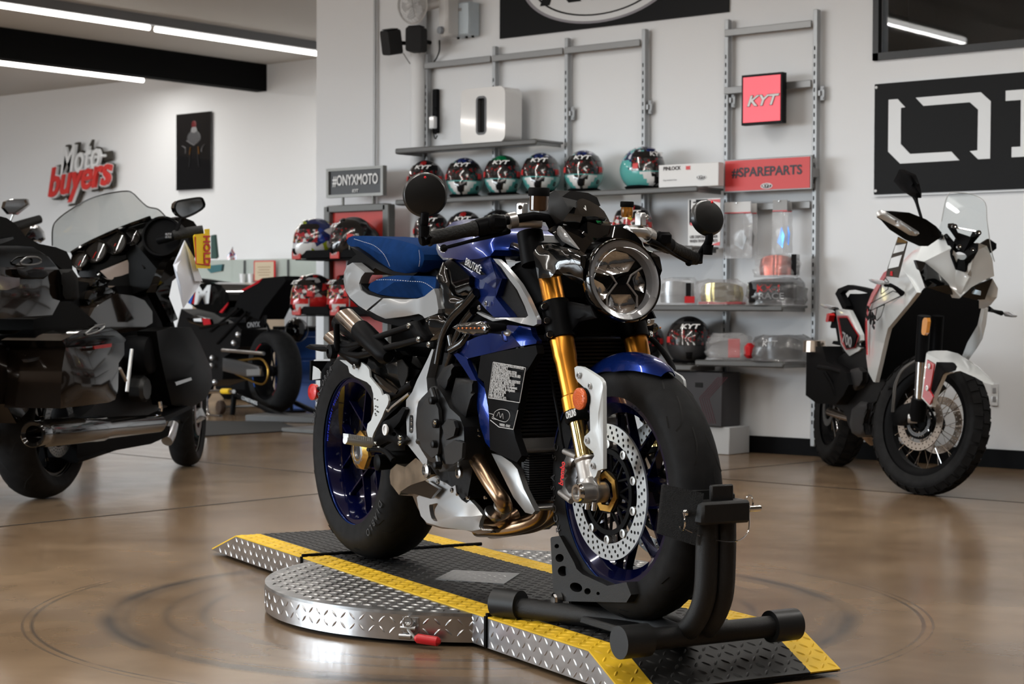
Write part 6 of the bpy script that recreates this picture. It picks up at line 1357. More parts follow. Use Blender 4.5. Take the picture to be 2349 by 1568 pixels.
# lettered sign: stacked outline layers
def wv(x, y): p = wpt('Z', x, y, 12.9); return p
s0 = wv(350, 1450); t = thing('lettered_sign', 'raised two-line sign in white script and red letters on the far wall', 'sign', s0)
def seg(x0, y0, x1, y1): return (wv(x0, y0)-s0, wv(x1, y1)-s0)
p0, p1 = seg(445, 1268, 760, 1225); u_ = Vector((1, 0, .10)).normalized(); up = Vector((0, 0, 1))
bL = wv(850, 1350)-s0; q0 = wv(368, 1418)-s0; wb_ = (wv(835, 1375)-wv(368, 1418)).length*.97
for (s_, sz, o_, w_x, m_, bd, yy, nm, up_) in (
    ('Moto', .46, p0, (wv(735, 1230)-wv(450, 1268)).length, mat('sign_backing', (.045, .040, .032), .6), .075, .045, 'backing', 1), ('buyers', .46, q0, wb_, MATS['sign_backing'], .085, .045, 'backing', 1),
    ('Moto', .46, p0, (wv(735, 1230)-wv(450, 1268)).length, SGW, .012, .0, 'script_letters', 1),
    ('buyers', .46, q0, wb_, SGW, .05, .0, 'letter_outline', 1), ('buyers', .46, q0, wb_, mat('letter_sign_red', (.60, .045, .04), .4), .022, -.02, 'red_letters', 1)):
    k_ = txt(s_, sz, o_+Vector((0, yy, 0)), u_, up, m_, t, name=nm, bold=bd, shear=.28, ext=.04, width=w_x)
g = G(); c_ = (wv(690, 1130)-s0); g.tube([wv(630, 1140)-s0, wv(760, 1118)-s0], .018, 8, 0); obj('script_stroke', g, SGW, t)
g = G(); g.tube([wv(620, 1142)-s0+Vector((0, .05, 0)), wv(790, 1115)-s0+Vector((0, .05, 0))], .055, 12, 0); g.tube([wv(400, 1330)-s0+Vector((0, .06, 0)), wv(620, 1290)-s0+Vector((0, .06, 0)), wv(800, 1285)-s0+Vector((0, .06, 0))], .09, 12, 3, flat=1); g.tube([wv(470, 1210)-s0+Vector((0, .06, 0)), wv(720, 1170)-s0+Vector((0, .06, 0))], .10, 12, 3); g.v = [Vector((p.x, .04+(p.y-.05)*.35, p.z)) for p in g.v]; obj('backing', g, MATS['sign_backing'], t)
# ---------------------------------------------------------------- counter with frosted screen
YC = 12.2
a, b = wpt(None, 440, 700, YC), wpt(None, 905, 700, YC)
t = thing('service_counter', 'tan service counter with a frosted glass screen at the far wall', 'counter', (a.x, YC, 0)); w = b.x-a.x; zc = wpt(None, 560, 655, YC).z; zs = wpt(None, 560, 597, YC).z
obj('cabinet', G().box((w/2, .3, zc/2), (w, .6, zc-.002), bev=.01), mat('counter_tan', (.30, .23, .165), .4), t); obj('worktop', G().box((w/2, .28, zc+.012), (w+.04, .68, .03), bev=.005), mat('counter_top', (.42, .38, .32), .35), t)
obj('glass_screen', G().box((w/2, .02, (zc+zs)/2+.02), (w, .01, zs-zc-.02)), mat('frosted_glass', (.42, .48, .44), .45, alpha=.62), t)
g = G()
for k in range(4): g.box((w*(.28+.22*k), .0, (zc+zs)/2), (.012, .02, zs-zc))
obj('screen_post', g, DSTEEL, t)
t, w, h = board('certificate', 'cream certificate in a thin red frame on the counter screen', 'certificate', RED, 582, 631, 598, 645, YC-.03, .01); obj('paper', G().box((w/2, -.001, h/2), (w*.88, .004, h*.9)), mat('paper_cream', (.55, .46, .33), .6), t); g = G()
for k in range(4): g.box((w/2, -.004, h*(.3+.13*k)), (w*(.5+.1*(k % 2)), .001, .008))
obj('print', g, mat('paper_brown', (.35, .25, .17), .6), t)
p = wpt(None, 532, 596, YC+.1); t = thing('desk_flag', 'tiny striped flag standing above the counter screen', 'flag', (p.x, p.y, zc+.03)); obj('pole', G().cyl((0, 0, 0), (.01, 0, p.z-zc+.10), .004, n=6), DSTEEL, t)
z_ = p.z-zc-.03; g = G(); F = [[Vector((-.07+.14*i/6, .01*math.sin(i), z_+(.13 if 0 else .0)+.12*j/4*(1-abs(i-3)/5))) for i in range(7)] for j in range(5)]; sheetgrid(g, F, .002); obj('cloth', g, camo('flag_stripes', [(.35, .03, .03), (.5, .5, .5), (.3, .03, .03), (.45, .45, .48), (.02, .03, .15)], 40), t)
for px, lab in ((553, 'white cup on the counter next to the certificate, left of the pair'), (572, 'white cup on the counter next to the certificate, right of the pair')):
    p = wpt(None, px, 650, YC-.05); t = thing('cup', lab, 'cup', (p.x, YC+.0, zc+.027), 0, 'cups on the counter'); obj('body', G().lathe((0, -.03, 0), (0, 0, 1), [(.028, 0), (.036, .09), (.032, .09), (.026, .01), (0, .01)], 18), HWH, t)
p = wpt(None, 712, 700, 11.6); t = thing('water_dispenser', 'grey dispenser cabinet standing behind the helmet display', 'dispenser', (p.x, 11.6, 0)); obj('body', G().box((0, 0, .45), (.36, .34, .898), bev=.02), mat('cabinet_grey', (.33, .34, .34), .4), t); obj('panel', G().box((0, -.175, .68), (.28, .01, .26), bev=.005), GREY, t)
p = wpt(None, 745, 850, 10.6)
t = thing('tool_cabinet', 'blue tool cabinet with a dark top behind the helmet display', 'cabinet', (p.x-.05, 10.7, 0)); obj('body', G().box((0, 0, .33), (.85, .45, .655), bev=.01), mat('cabinet_blue', (.012, .05, .20), .4), t); obj('top', G().box((0, 0, .675), (.87, .47, .03), bev=.005), MATTE, t)
g = G()
for k in range(3): obj('drawer', G().box((0, -.228, .12+.2*k), (.8, .014, .18), bev=.004), MATS['cabinet_blue'], t)
# ---------------------------------------------------------------- helmet display
HX = Fr((0, 0, 0), 0); YD = 9.0
a, b = wpt(None, 742, 700, YD), wpt(None, 892, 700, YD)
t = thing('helmet_display', 'grey and red helmet display stand with a hashtag sign on top', 'display stand', (a.x, YD, 0)); w = b.x-a.x; zt = wpt(None, 820, 470, YD).z
obj('back_panel', G().box((w*.5, .04, zt/2+.05), (w*.82, .02, zt-.16)), mat('display_red', (.50, .03, .02), .45), t); obj('side_post', G().box((w*.05, .03, zt/2), (.06, .07, zt-.002), bev=.006), mat('display_grey', (.12, .12, .115), .45, metal=.3), t); obj('side_post', G().box((w*.95, .03, zt/2), (.06, .07, zt-.002), bev=.006), MATS['display_grey'], t)
obj('top_bar', G().box((w*.5, .03, zt-.02), (w*.9, .07, .05), bev=.006), MATS['display_grey'], t); obj('base_plate', G().box((w*.5, -.1, .015), (w, .6, .028), bev=.004), MATS['display_grey'], t); obj('inner_panel', G().box((w*.42, .022, zt*.45), (.10, .03, zt*.86)), mat('inner_pale', (.42, .43, .45), .5), t)
sa, sb = wpt(None, 748, 420, YD), wpt(None, 878, 420, YD); s1, s2 = wpt(None, 812, 383, YD).z, wpt(None, 812, 451, YD).z
o = Vector((sa.x-a.x, 0, s2)); sw, sh = sb.x-sa.x, s1-s2
obj('sign_frame', plate(rct(0, 0, sw, sh), [rct(.022, .02, sw-.022, sh-.02)], o+Vector((0, .0, 0)), (1, 0, 0), (0, 0, 1), -.04), mat('frame_grey', (.22, .22, .21), .4, metal=.4), t); obj('sign_face', G().box(o+Vector((sw/2, .02, sh/2)), (sw-.04, .01, sh-.03)), mat('face_dark', (.022, .023, .027), .4), t)
txt('#ONYXMOTO', .10, o+Vector((sw/2, .010, sh*.56)), (1, 0, 0), (0, 0, 1), WHITE, t, center=True, bold=.018, width=sw*.80)
txt('KYT', .03, o+Vector((sw/2, .010, sh*.2)), (1, 0, 0), (0, 0, 1), WHITE, t, center=True, bold=.02, shear=.2)
for k in (.25, .78): obj('sign_post', G().cyl(o+Vector((sw*k, .03, 0)), Vector((o.x+sw*k, .03, zt-.01)), .010, n=10), MATS['frame_grey'], t)
for j, py in enumerate((583, 712)):
    z = wpt(None, 745, py, 8.75).z; x0 = wpt(None, 662, py, 8.68).x-a.x; x1 = wpt(None, 905, py, 8.85).x-a.x
    obj('shelf_bar', G().box(((x0+x1)/2, -.28, z), (x1-x0, .03, .055), bev=.004), MATTE, t); g = G()
    for x in (x0+.12, (x0+x1)/2, x1-.1): g.box((x, -.13, z-.02), (.02, .30, .02))
    for x in (x0+.10, x0+.38, x1-.35, x1-.12): g.tube([(x, -.28, z), (x, -.28, z+.10), (x+.06, -.28, z+.10), (x+.06, -.28, z)], .005, 6, 0)
    obj('shelf_arm', g, MATS['display_grey'], t)
    for x in (x0+.03, x0+.40): obj('logo_tab', G().box((x+.03, -.302, z), (.085, .012, .065), bev=.003), MATS['display_red'], t); txt('KYT', .026, (x+.03, -.310, z), (1, 0, 0), (0, 0, 1), WHITE, t, center=True, bold=.02, shear=.2)
    obj('shelf_tray', G().box(((x0+x1)/2, -.14, z-.035), (x1-x0-.05, .28, .008)), MATTE, t)
    zz = z-.031+HZ*1.08
    for px, st_, lab in (((718, 'blue', 'blue and white helmet, outer one on the upper level of the display'), (803, 'black', 'glossy black helmet with stickered visor, inner one on the upper display level')) if j == 0 else ((712, 'redblk', 'red and black helmet, outer one on the lower level of the display'), (796, 'redblk', 'black and red helmet half hidden by the silver tail on the lower display level'))):
        p = wpt(None, px, py-55, 8.80); helmet(lab, st_, 'helmets on the display stand', (p.x, 8.84, zz), -112, S=1.08, plain=(st_ == 'blue'))
def PP(fr, par, name, c, outer, m, lat, **k):
    lab = k.pop('label', None); return obj(name, panel(fr, c, outer, lat, **k), m, par, label=lab)
def wires(n, r0, r1, hw, rad=.0016):
    def f(g):
        for k in range(n):
            a = 2*PI*k/n; s = 1 if k % 2 else -1; o = .35*(1 if (k//2) % 2 else -1)
            g.cyl((math.cos(a+o)*r0, s*hw, math.sin(a+o)*r0), (math.cos(a)*r1, s*.008, math.sin(a)*r1), rad, n=5)
    return f
WHP = mat('white_fairing', (.70, .72, .72), .18, coat=1.0); REDF = mat('red_fairing', (.50, .012, .02), .2, coat=1.0)
# ---------------------------------------------------------------- white adventure motorcycle
FW = Fr((-4.999, 8.836, 0), -44.8)
AD = frthing('adventure_motorcycle', 'white adventure motorcycle with red accents parked on the right by the wall', 'motorcycle', FW)
WM = Matrix.Rotation(R_(30), 3, 'Z') @ Matrix.Rotation(R_(-9), 3, 'X')
cF = FW.loc(2133, 968, 1.53, 0); cF.z = .329
fwh, pf = wheelset(AD, cF, .331, .115, .246, .07, 'front_wheel', BLACKP, M=WM, knobs=34, hub=.045, hubw=.12)
obj('wire_spokes', pf((lambda g: (wires(36, .042, .228, .045)(g), g)[1])(G())), CHROME, fwh, kind='stuff')
ROSE = mat('rose_steel', (.34, .28, .235), .38, metal=.85)
disc(fwh, pf, .134, .098, -.066, nh=30, rows=2, m=ROSE, car=BLACKP, btn=False); disc(fwh, pf, .134, .098, .066, nh=30, rows=2, m=ROSE, btn=False)
obj('sensor_ring', pf(plate(circ(.070, 48), [circ(.055, 48)]+[[(math.cos(a)*r, math.sin(a)*r) for r, a in ((.058, t-.03), (.066, t-.03), (.066, t+.03), (.058, t+.03))] for t in [2*PI*k/40 for k in range(40)]], (0, -.078, 0), (1, 0, 0), (0, 0, 1), -.003)), DSTEEL, fwh)
WMR = Matrix.Rotation(R_(-7), 3, 'X')
cR2 = Vector((0, .02, .328)); rwh, prr = wheelset(AD, cR2, .33, .15, .222, .10, 'rear_wheel', BLACKP, M=WMR, knobs=30, hub=.06, hubw=.12); obj('wire_spokes', prr((lambda g: (wires(32, .05, .20, .05)(g), g)[1])(G())), CHROME, rwh, kind='stuff')
disc(rwh, prr, .12, .085, -.07, nh=24, rows=2, btn=False)
def FWp(c, x, y, l): return FW.loc(*cpx(c, x, y), l)
ax2 = FWp('W', 1060, 820, -.10)
obj('fork_tube', TB(FW, 'W', [(1120, -60, -.10), (1096, 330, -.10)], .030, 20, 0), BLACKP, AD); obj('fork_stanchion', TB(FW, 'W', [(1096, 330, -.10), (1078, 650, -.10)], .0235, 20, 0), mat('stanchion_grey', (.55, .55, .55), .15, metal=1.0), AD)
obj('fork_foot', TB(FW, 'W', [(1082, 640, -.10), (1068, 740, -.10), (1062, 840, -.10)], [.034, .04, .035], 16, 2), BLACKP, AD)
obj('fork_tube', TB(FW, 'W', [(1240, -60, .10), (1215, 330, .10), (1180, 760, .08)], .028, 16, 0), BLACKP, AD)
g = G().lathe(ax2, (-.4, -1, 0), [(.022, .0), (.022, .04), (.014, .042), (.014, .03), (0, .03)], 20); obj('axle_cap', g, ALU, AD)
PP(FW, AD, 'caliper', 'W', [(850, 760), (930, 700), (1010, 680), (1040, 740), (1000, 800), (930, 880), (860, 880), (840, 820)], BLACKP, -.12, bulge=.01, thick=.05)
for d_ in (0, 14): obj('brake_line', TB(FW, 'W', [(1070, 310, -.12), (940, 390+d_, -.13), (870+d_, 520, -.14), (855+d_, 640, -.14), (845+d_, 760, -.13)], .0045, 8), mat('line_grey', (.12, .12, .12), .4), AD)
PP(FW, AD, 'front_fender', 'W', [(1138, 262, -.09), (1150, 245, -.08), (1220, 238, -.05), (1315, 238, -.02), (1390, 258, .0), (1560, 372, .02), (1685, 500, .03), (1680, 525, .02), (1640, 515, .0), (1560, 468, -.03), (1430, 412, -.06), (1310, 428, -.09), (1285, 442, -.095), (1200, 640, -.12), (1186, 716, -.125), (1166, 716, -.13), (1095, 642, -.13), (1130, 320, -.10)], WHP, -.09, bulge=.008, grid=40, tv=(-.01, .02, -.004))
PP(FW, AD, 'fender_inset', 'W', [(1225, 336, -.094), (1360, 338, -.05), (1570, 455, .005), (1430, 402, -.05), (1305, 420, -.10), (1285, 430, -.105), (1195, 605, -.125), (1172, 560, -.12)], BLACKP, -.1, tv=(-.004, .004, 0))
PP(FW, AD, 'fork_guard', 'W', [(1145, 316), (1206, 352), (1165, 580), (1196, 632), (1163, 702), (1105, 636)], REDF, -.138, thick=.006)
for x, y in ((1166, 372), (1150, 560)): obj('guard_bolt', bolt(G(), FWp('W', x, y, -.140), (0, -1, 0), .013, .006), WHP, AD)
VY = lambda x, y: (x*1.05, 1411+1.05*y)
obj('radiator_block', panel(FW, 'V', [(1110, 1140), (1200, 1095), (1440, 1165), (1640, 1205), (1722, 1212), (1700, 1400), (1660, 1560), VY(1480, 310), VY(1300, 250), VY(1140, 262), VY(1075, 330), VY(930, 400), VY(740, 500), VY(700, 420), (760, 1700), (830, 1480)], 1.15, ax=0, tv=(-.15, 0, 0), out=1), MATTE, AD)
PP(FW, AD, 'side_fairing', 'V', [(655, 1300, -.14), (700, 1185, -.15), (770, 1050, -.16), (838, 942, -.15), (870, 905, -.14), (962, 898, -.16), (1040, 1010, -.19), (1095, 1108, -.20), (1112, 1140, -.20), (1030, 1245, -.19), (850, 1462, -.17), (822, 1568, -.17), (777, 1768, -.17), (735, 1946, -.17), (719, 1941, -.17), (672, 1852, -.16), (656, 1726, -.15), (648, 1500, -.14)], WHP, -.16, bulge=.015, grid=60, thick=.02, label='white side fairing')
PP(FW, AD, 'red_stripe', 'V', [(836, 944), (812, 960), (700, 1150), (655, 1270), (645, 1420), (648, 1560), (656, 1700), (664, 1700), (658, 1560), (657, 1400), (672, 1290), (720, 1180), (800, 1040), (850, 960)], REDF, -.168, thick=.004)
g = G()
for pts in ([(790, 1060), (788, 1155), (850, 1110), (855, 1040), (828, 1010)], [(690, 1240), (895, 1125), (985, 1160), (688, 1305), (675, 1278)], [(755, 1275), (820, 1248), (790, 1350), (752, 1392), (735, 1370), (755, 1275)]): g = TB(FW, 'V', [(x, y, -.185) for x, y in pts], .0022, 5, 0, g=g)
obj('graphic_lines', g, BLACKP, AD)
a_, b_ = FWp('V', 662, 1345, -.192), FWp('V', 737, 1455, -.192); u_ = (b_-a_).normalized(); txt('CAPE', .085, a_+Vector((0, -.008, 0)), u_, Vector((-u_.z, 0, u_.x)), SGB, AD, bold=.03, width=(b_-a_).length*1.1, ext=.004)
PP(FW, AD, 'front_mask', 'V', [(965, 872, -.17), (1060, 780, -.15), (1160, 700, -.12), (1260, 632, -.08), (1350, 612, -.05), (1420, 740, -.03), (1480, 800, .0), (1560, 800, .03), (1650, 690, .06), (1740, 720, .12), (1790, 840, .15), (1806, 990, .17), (1730, 1020, .13), (1600, 1092, .06), (1505, 1182, .01), (1440, 1176, -.01), (1380, 1062, -.04), (1250, 932, -.09), (1172, 862, -.13), (1096, 846, -.16), (1130, 940, -.17), (1182, 1090, -.18), (1145, 1136, -.185), (1108, 1120, -.19), (1040, 1000, -.18)], WHP, 0, bulge=.012, grid=60, tv=(-.02, 0, -.005), label='white front mask')
PP(FW, AD, 'lower_beak', 'V', [(1480, 800, .02), (1560, 860, .03), (1640, 780, .06), (1600, 1000, .05), (1510, 1150, .01), (1440, 1150, .0), (1400, 1000, -.02), (1420, 850, -.02)], WHP, 0, bulge=.012, tv=(-.02, 0, 0))
HLB = mat('headlamp_black', (.002, .002, .002), .08, coat=1.0, spec=.05)
PP(FW, AD, 'headlight', 'V', [(1098, 848, -.165), (1180, 866, -.13), (1300, 962, -.08), (1400, 1066, -.04), (1440, 1162, -.01), (1380, 1152, -.04), (1205, 1095, -.16), (1172, 1030, -.17), (1132, 940, -.17)], HLB, 0, tv=(-.03, 0, 0), label='left glossy headlight')
PP(FW, AD, 'headlight', 'V', [(1510, 1175, .01), (1600, 1095, .06), (1790, 1012, .16), (1722, 1202, .14), (1640, 1207, .10)], HLB, 0, tv=(-.03, 0, 0))
LAMP = mat('lamp_cell', (.45, .55, .62), .2, metal=.4)
PP(FW, AD, 'lamp_cell', 'V', [(1235, 1010, -.10), (1310, 1030, -.08), (1300, 1060, -.08), (1215, 1050, -.11)], LAMP, 0, tv=(.012, 0, 0)); PP(FW, AD, 'lamp_cell', 'V', [(1600, 1105, .07), (1680, 1125, .10), (1675, 1165, .10), (1600, 1150, .07)], LAMP, 0, tv=(.012, 0, 0))
PP(FW, AD, 'side_fairing', 'V', [(1790, 1012, .165), (1840, 1100, .19), (1832, 1180, .19), (1775, 1250, .19), (1722, 1282, .18), (1722, 1205, .17)], WHP, 0, tv=(-.02, -.02, 0)); PP(FW, AD, 'side_fairing', 'V', [(1722, 1282, .18), (1752, 1275, .2), (1735, 1420, .2), (1700, 1560, .2), (1650, 1640, .2), VY(1500, 318), VY(1468, 305), VY(1520, 170), (1690, 1430, .18)], WHP, .19, tv=(-.02, -.01, 0))
WSH = [(1388, 262, -.05), (1500, 243, .0), (1620, 262, .05), (1725, 332, .09), (1742, 500, .10), (1778, 745, .12), (1808, 862, .14), (1745, 760, .11), (1640, 690, .06), (1500, 700, .01), (1400, 680, -.03), (1352, 612, -.06), (1290, 625, -.10), (1332, 500, -.08)]
PP(FW, AD, 'windscreen', 'V', WSH, glassy('windscreen_clear', (.93, .95, .95)), 0, bulge=.02, grid=70, tv=(-.003, 0, 0))
obj('windscreen_edge', TB(FW, 'V', WSH[-1:]+WSH[:7], .0022, 6, 4), mat('edge_highlight_grey', (.45, .46, .46), .2), AD)  # pale tube puts the pane's edge highlight into its colour
PP(FW, AD, 'screen_bracket', 'V', [(1355, 628, -.05), (1382, 610, -.05), (1450, 690, -.02), (1470, 650, -.01), (1400, 550, -.04), (1402, 518, -.04), (1442, 516, -.03), (1480, 600, -.01), (1600, 640, .03), (1625, 590, .05), (1672, 600, .06), (1675, 630, .06), (1622, 692, .05), (1665, 700, .06), (1660, 765, .05), (1590, 892, .03), (1550, 955, .01), (1470, 932, -.01), (1420, 800, -.03)], MATTE, 0, tv=(-.02, 0, 0), holes=[[(1452, 795, 0), (1490, 772, 0), (1545, 785, 0), (1572, 815, 0), (1540, 845, 0), (1480, 835, 0)]])
for v in FW.o, : pass
g = TB(FW, 'V', [(1430, 550, -.03), (1640, 590, .05)], .004, 8, 0); 
for x, y, l in ((1485, 728, -.01), (1600, 758, .03), (1440, 548, -.03), (1655, 605, .055)): g.lathe(FW.loc(*cpx('V', x, y), l)+Vector((.012, 0, 0)), (1, 0, .1), [(.012, -.01), (.012, .006), (.005, .006), (0, .002)], 14)
obj('screen_bolts', g, CHROME, AD)
PP(FW, AD, 'hand_guard', 'V', [(748, 462, -.46), (800, 405, -.44), (960, 420, -.38), (1110, 480, -.30), (1200, 542, -.25), (1252, 600, -.2), (1240, 645, -.2), (1130, 722, -.22), (1000, 662, -.30), (862, 572, -.38), (790, 492, -.44)], MATTE, 0, bulge=.02, grid=60, thick=.04)
PP(FW, AD, 'guard_bar', 'V', [(745, 425, -.47), (772, 398, -.46), (802, 406, -.45), (940, 490, -.40), (1100, 592, -.33), (1108, 612, -.33), (1080, 630, -.34), (1040, 622, -.36), (900, 535, -.42), (775, 470, -.46), (750, 455, -.47)], ALU, 0, bulge=.006, thick=.012, label='silver hand guard bar')
obj('handlebar', TB(FW, 'V', [(800, 440, -.43), (1200, 600, -.2), (1330, 640, -.05)], .014, 12), BLACKP, AD)
PP(FW, AD, 'hand_guard', 'V', [(1680, 705, .34), (1760, 655, .36), (1826, 700, .4), (1826, 745, .4), (1762, 792, .38)], MATTE, 0, tv=(-.03, 0, 0))
PP(FW, AD, 'mirror', 'V', [(900, 140, -.30), (952, 32, -.30), (1060, 80, -.26), (1092, 160, -.25), (1112, 245, -.25), (1110, 290, -.25), (1062, 280, -.26), (975, 222, -.28)], BLACKP, 0, bulge=.012, thick=.02)
obj('mirror_stalk', TB(FW, 'V', [(1095, 280, -.25), (1110, 335, -.25), (1158, 495, -.24)], [.013, .007, .006], 10, 3), BLACKP, AD)
def blinker(pts, lens, lat, nm='indicator'):
    obj('indicator_stalk', TB(FW, 'V', pts, [.012, .008, .014], 10, 3), MATTE, AD); PP(FW, AD, 'indicator_lens', 'V', lens, mat('clear_plastic', (.35, .35, .36), .15, coat=.8), lat, bulge=.006, thick=.02)
blinker([(830, 1065, -.30), (900, 1085, -.25), (980, 1150, -.2)], [(672, 1022), (700, 1018), (790, 1035), (830, 1055), (800, 1072), (740, 1062), (690, 1042)], -.32)
blinker([(1870, 1325, .34), (1800, 1305, .28), (1752, 1285, .22)], [(1870, 1310), (1920, 1312), (1978, 1350), (1965, 1362), (1900, 1352)], .36)
blinker([(330, 1270, -.2), (360, 1282, -.16), (390, 1295, -.12)], [(236, 1242), (290, 1245), (350, 1268), (330, 1285), (280, 1280), (245, 1260)], -.24)
obj('marker_lens', panel(FW, 'V', [(1160, 1390), (1175, 1364), (1200, 1366), (1206, 1400), (1192, 1500), (1175, 1524), (1155, 1515), (1150, 1490)], -.14, thick=.015), mat('amber_lens', (.75, .28, .01), .25, coat=.5), AD, label='orange marker lens')
PP(FW, AD, 'seat', 'V', [(478, 1200), (510, 1150), (600, 1150), (720, 1140), (690, 1200), (650, 1320), (645, 1500), (660, 1700), (620, 1800), (600, 1568), (560, 1430), (490, 1310)], MATTE, -.10, sym=True)
PP(FW, AD, 'luggage_rack', 'V', [(375, 1150), (400, 1105), (490, 1070), (600, 1090), (720, 1120), (715, 1160), (620, 1130), (540, 1110), (450, 1120), (420, 1150), (475, 1260), (460, 1290), (440, 1285)], MATTE, -.14, thick=.03)
PP(FW, AD, 'tail_panel', 'V', [(380, 1295), (440, 1285), (500, 1300), (560, 1420), (602, 1520), (605, 1568), (560, 1600), VY(545, 205), VY(580, 215), VY(560, 240), VY(480, 285), VY(440, 240), (425, 1600), (405, 1450)], WHP, -.15, bulge=.008, thick=.02, label='white tail panel')
PP(FW, AD, 'tail_inset', 'V', [(390, 1345), (480, 1345), (530, 1440), (585, 1530), (560, 1600), VY(520, 215), VY(450, 232), (430, 1590)], REDF, -.165, thick=.004); PP(FW, AD, 'tail_inset', 'V', [(410, 1368), (475, 1368), (515, 1440), (568, 1525), (550, 1600), VY(510, 208), VY(452, 222), (445, 1560)], BLACKP, -.172, thick=.004)
a_, b_ = FWp('W', 415, 160, -.180), FWp('W', 495, 215, -.180); u_ = (b_-a_).normalized(); txt('700', .075, a_, u_, Vector((-u_.z, 0, u_.x)), GREY, AD, bold=.02, width=(b_-a_).length)
PP(FW, AD, 'tail_light', 'V', [(288, 1395), (300, 1330), (318, 1325), (325, 1345), (312, 1400), (296, 1406)], REDL, -.14, thick=.03); obj('light_arm', TB(FW, 'V', [(310, 1360, -.13), (350, 1335, -.11), (390, 1330, -.10)], .010, 8), MATTE, AD)
PP(FW, AD, 'plate_hanger', 'V', [(330, 1450), (360, 1340), (390, 1345), (410, 1500), VY(420, 200), VY(330, 180), VY(340, 155), (400, 1580), (380, 1460), (340, 1460)], MATTE, -.10, thick=.03)
PP(FW, AD, 'muffler', 'W', [(112, 240), (150, 205), (250, 200), (285, 330), (450, 430), (472, 530), (430, 620), (362, 700), (200, 690), (105, 620)], MATTE, -.20, bulge=.03, grid=60, thick=.10); 
mA, mB = FWp('W', 180, 150, -.19), FWp('W', 180, 250, -.19); g = G().lathe(mA, (mB-mA), [(.050, .0), (.058, .004), (.062, (mB-mA).length), (.05, (mB-mA).length)], 28); obj('muffler_cap', g, TITAN, AD, label='brushed silver muffler cap')
obj('muffler_bracket', TB(FW, 'W', [(215, 378, -.25), (330, 395, -.22), (460, 440, -.18)], .012, 8, 0), BLACKP, AD); obj('muffler_bracket', TB(FW, 'W', [(270, 420, -.25), (330, 520, -.22), (370, 620, -.20)], .012, 8, 0), BLACKP, AD)
PP(FW, AD, 'engine', 'W', [(330, 340), (420, 270), (560, 200), (640, 240), (640, 420), (690, 520), (760, 480), (820, 560), (700, 680), (640, 740), (660, 960), (560, 980), (480, 900), (430, 760), (330, 700)], CASE, -.14, sym=True)
PP(FW, AD, 'engine_cover', 'W', [(480, 860), (500, 740), (580, 670), (640, 680), (640, 740), (610, 860), (620, 960), (560, 980), (500, 940)], mat('engine_cover_dark', (.012, .012, .013), .45), -.17, bulge=.02, thick=.03); PP(FW, AD, 'engine_cover', 'W', [(460, 480), (490, 400), (560, 380), (610, 420), (600, 520), (530, 580), (480, 550)], MATS['engine_cover_dark'], -.16, bulge=.02, thick=.03)
obj('exhaust_header', TB(FW, 'W', [(820, 590, .0), (720, 690, -.05), (630, 790, -.10), (615, 870, -.10), (630, 960, -.08), (680, 1010, -.04)], .027, 14), TITAN, AD); obj('exhaust_pipe', TB(FW, 'W', [(310, 760, -.12), (400, 790, -.12), (490, 815, -.12)], .022, 12), TITAN, AD)
PP(FW, AD, 'rear_hugger', 'W', [(325, 400), (380, 310), (450, 270), (560, 260), (500, 340), (420, 420), (330, 420)], MATTE, -.06, sym=True)
obj('side_stand', G().tube([(.55, .12, .22), (.50, .30, .012)], .012, 10, 0), BLACKP, AD)
# price tag
t = frthing('price_tag', 'black and white striped price tag hanging from the white motorcycle hand guard', 'tag', FW)
PP(FW, t, 'card', 'V', [(940, 637), (1026, 682), (942, 1006), (830, 992), (850, 905)], mat('tag_brown', (.035, .028, .022), .5), -.34, thick=.002)
PP(FW, t, 'white_field', 'V', [(918, 716), (1012, 700), (990, 765), (896, 790)], SGW, -.343, thick=.001); PP(FW, t, 'white_field', 'V', [(878, 830), (975, 800), (945, 905), (852, 925)], SGW, -.343, thick=.001); PP(FW, t, 'gold_field', 'V', [(938, 642), (1020, 680), (1010, 695), (930, 690)], GOLDN, -.343, thick=.001); PP(FW, t, 'red_mark', 'V', [(872, 948), (890, 948), (890, 990), (868, 985)], RED, -.343, thick=.001)

# ---------------------------------------------------------------- black touring motorcycle
FB = Fr((-6.814, 4.931, 0), 117.5)
BB = frthing('touring_motorcycle', 'black touring motorcycle with saddlebags and windshield seen from behind on the left', 'motorcycle', FB)
GB = mat('touring_gloss', (.002, .0017, .0015), .08, coat=.5, spec=.05); BRB = mat('brown_black_gloss', (.017, .012, .009), .12, metal=.5, coat=.65, spec=.05); VIN = mat('vinyl_black', (.004, .004, .004), .65, spec=.08, bump=.15, bscale=200)
WGR = (10, [[(0, -10), (8, -24), (14, -50)], [(18, 10), (26, 24), (32, 50)]], .0025)
def cast(n, r1): 
    def f(g):
        for k in range(n): a = 2*PI*k/n; g.cyl((math.cos(a)*.04, 0, math.sin(a)*.04), (math.cos(a)*r1, 0, math.sin(a)*r1), .009, .006, n=6)
    return f
rB, pB = wheelset(BB, (0, 0, .33), .33, .20, .225, .14, 'rear_wheel', GB, spoke=cast(10, .21), groove=WGR, band=mat('rim_line_pale', (.30, .29, .27), .4)); disc(rB, pB, .145, .10, -.085, btn=False)
fB, pB2 = wheelset(BB, (1.69, 0, .305), .305, .14, .222, .09, 'front_wheel', GB, M=Matrix.Rotation(R_(14), 3, 'Z'), spoke=cast(10, .22), groove=WGR, band=MATS['rim_line_pale']); disc(fB, pB2, .14, .10, -.06, btn=False)
def B_(name, c, outer, m, lat, **k): return PP(FB, BB, name, c, outer, m, lat, **k)
BAGP = [(478, 150), (640, 128), (905, 100), (905, 200), (864, 262), (860, 450), (838, 528), (790, 548), (440, 592), (452, 300)]
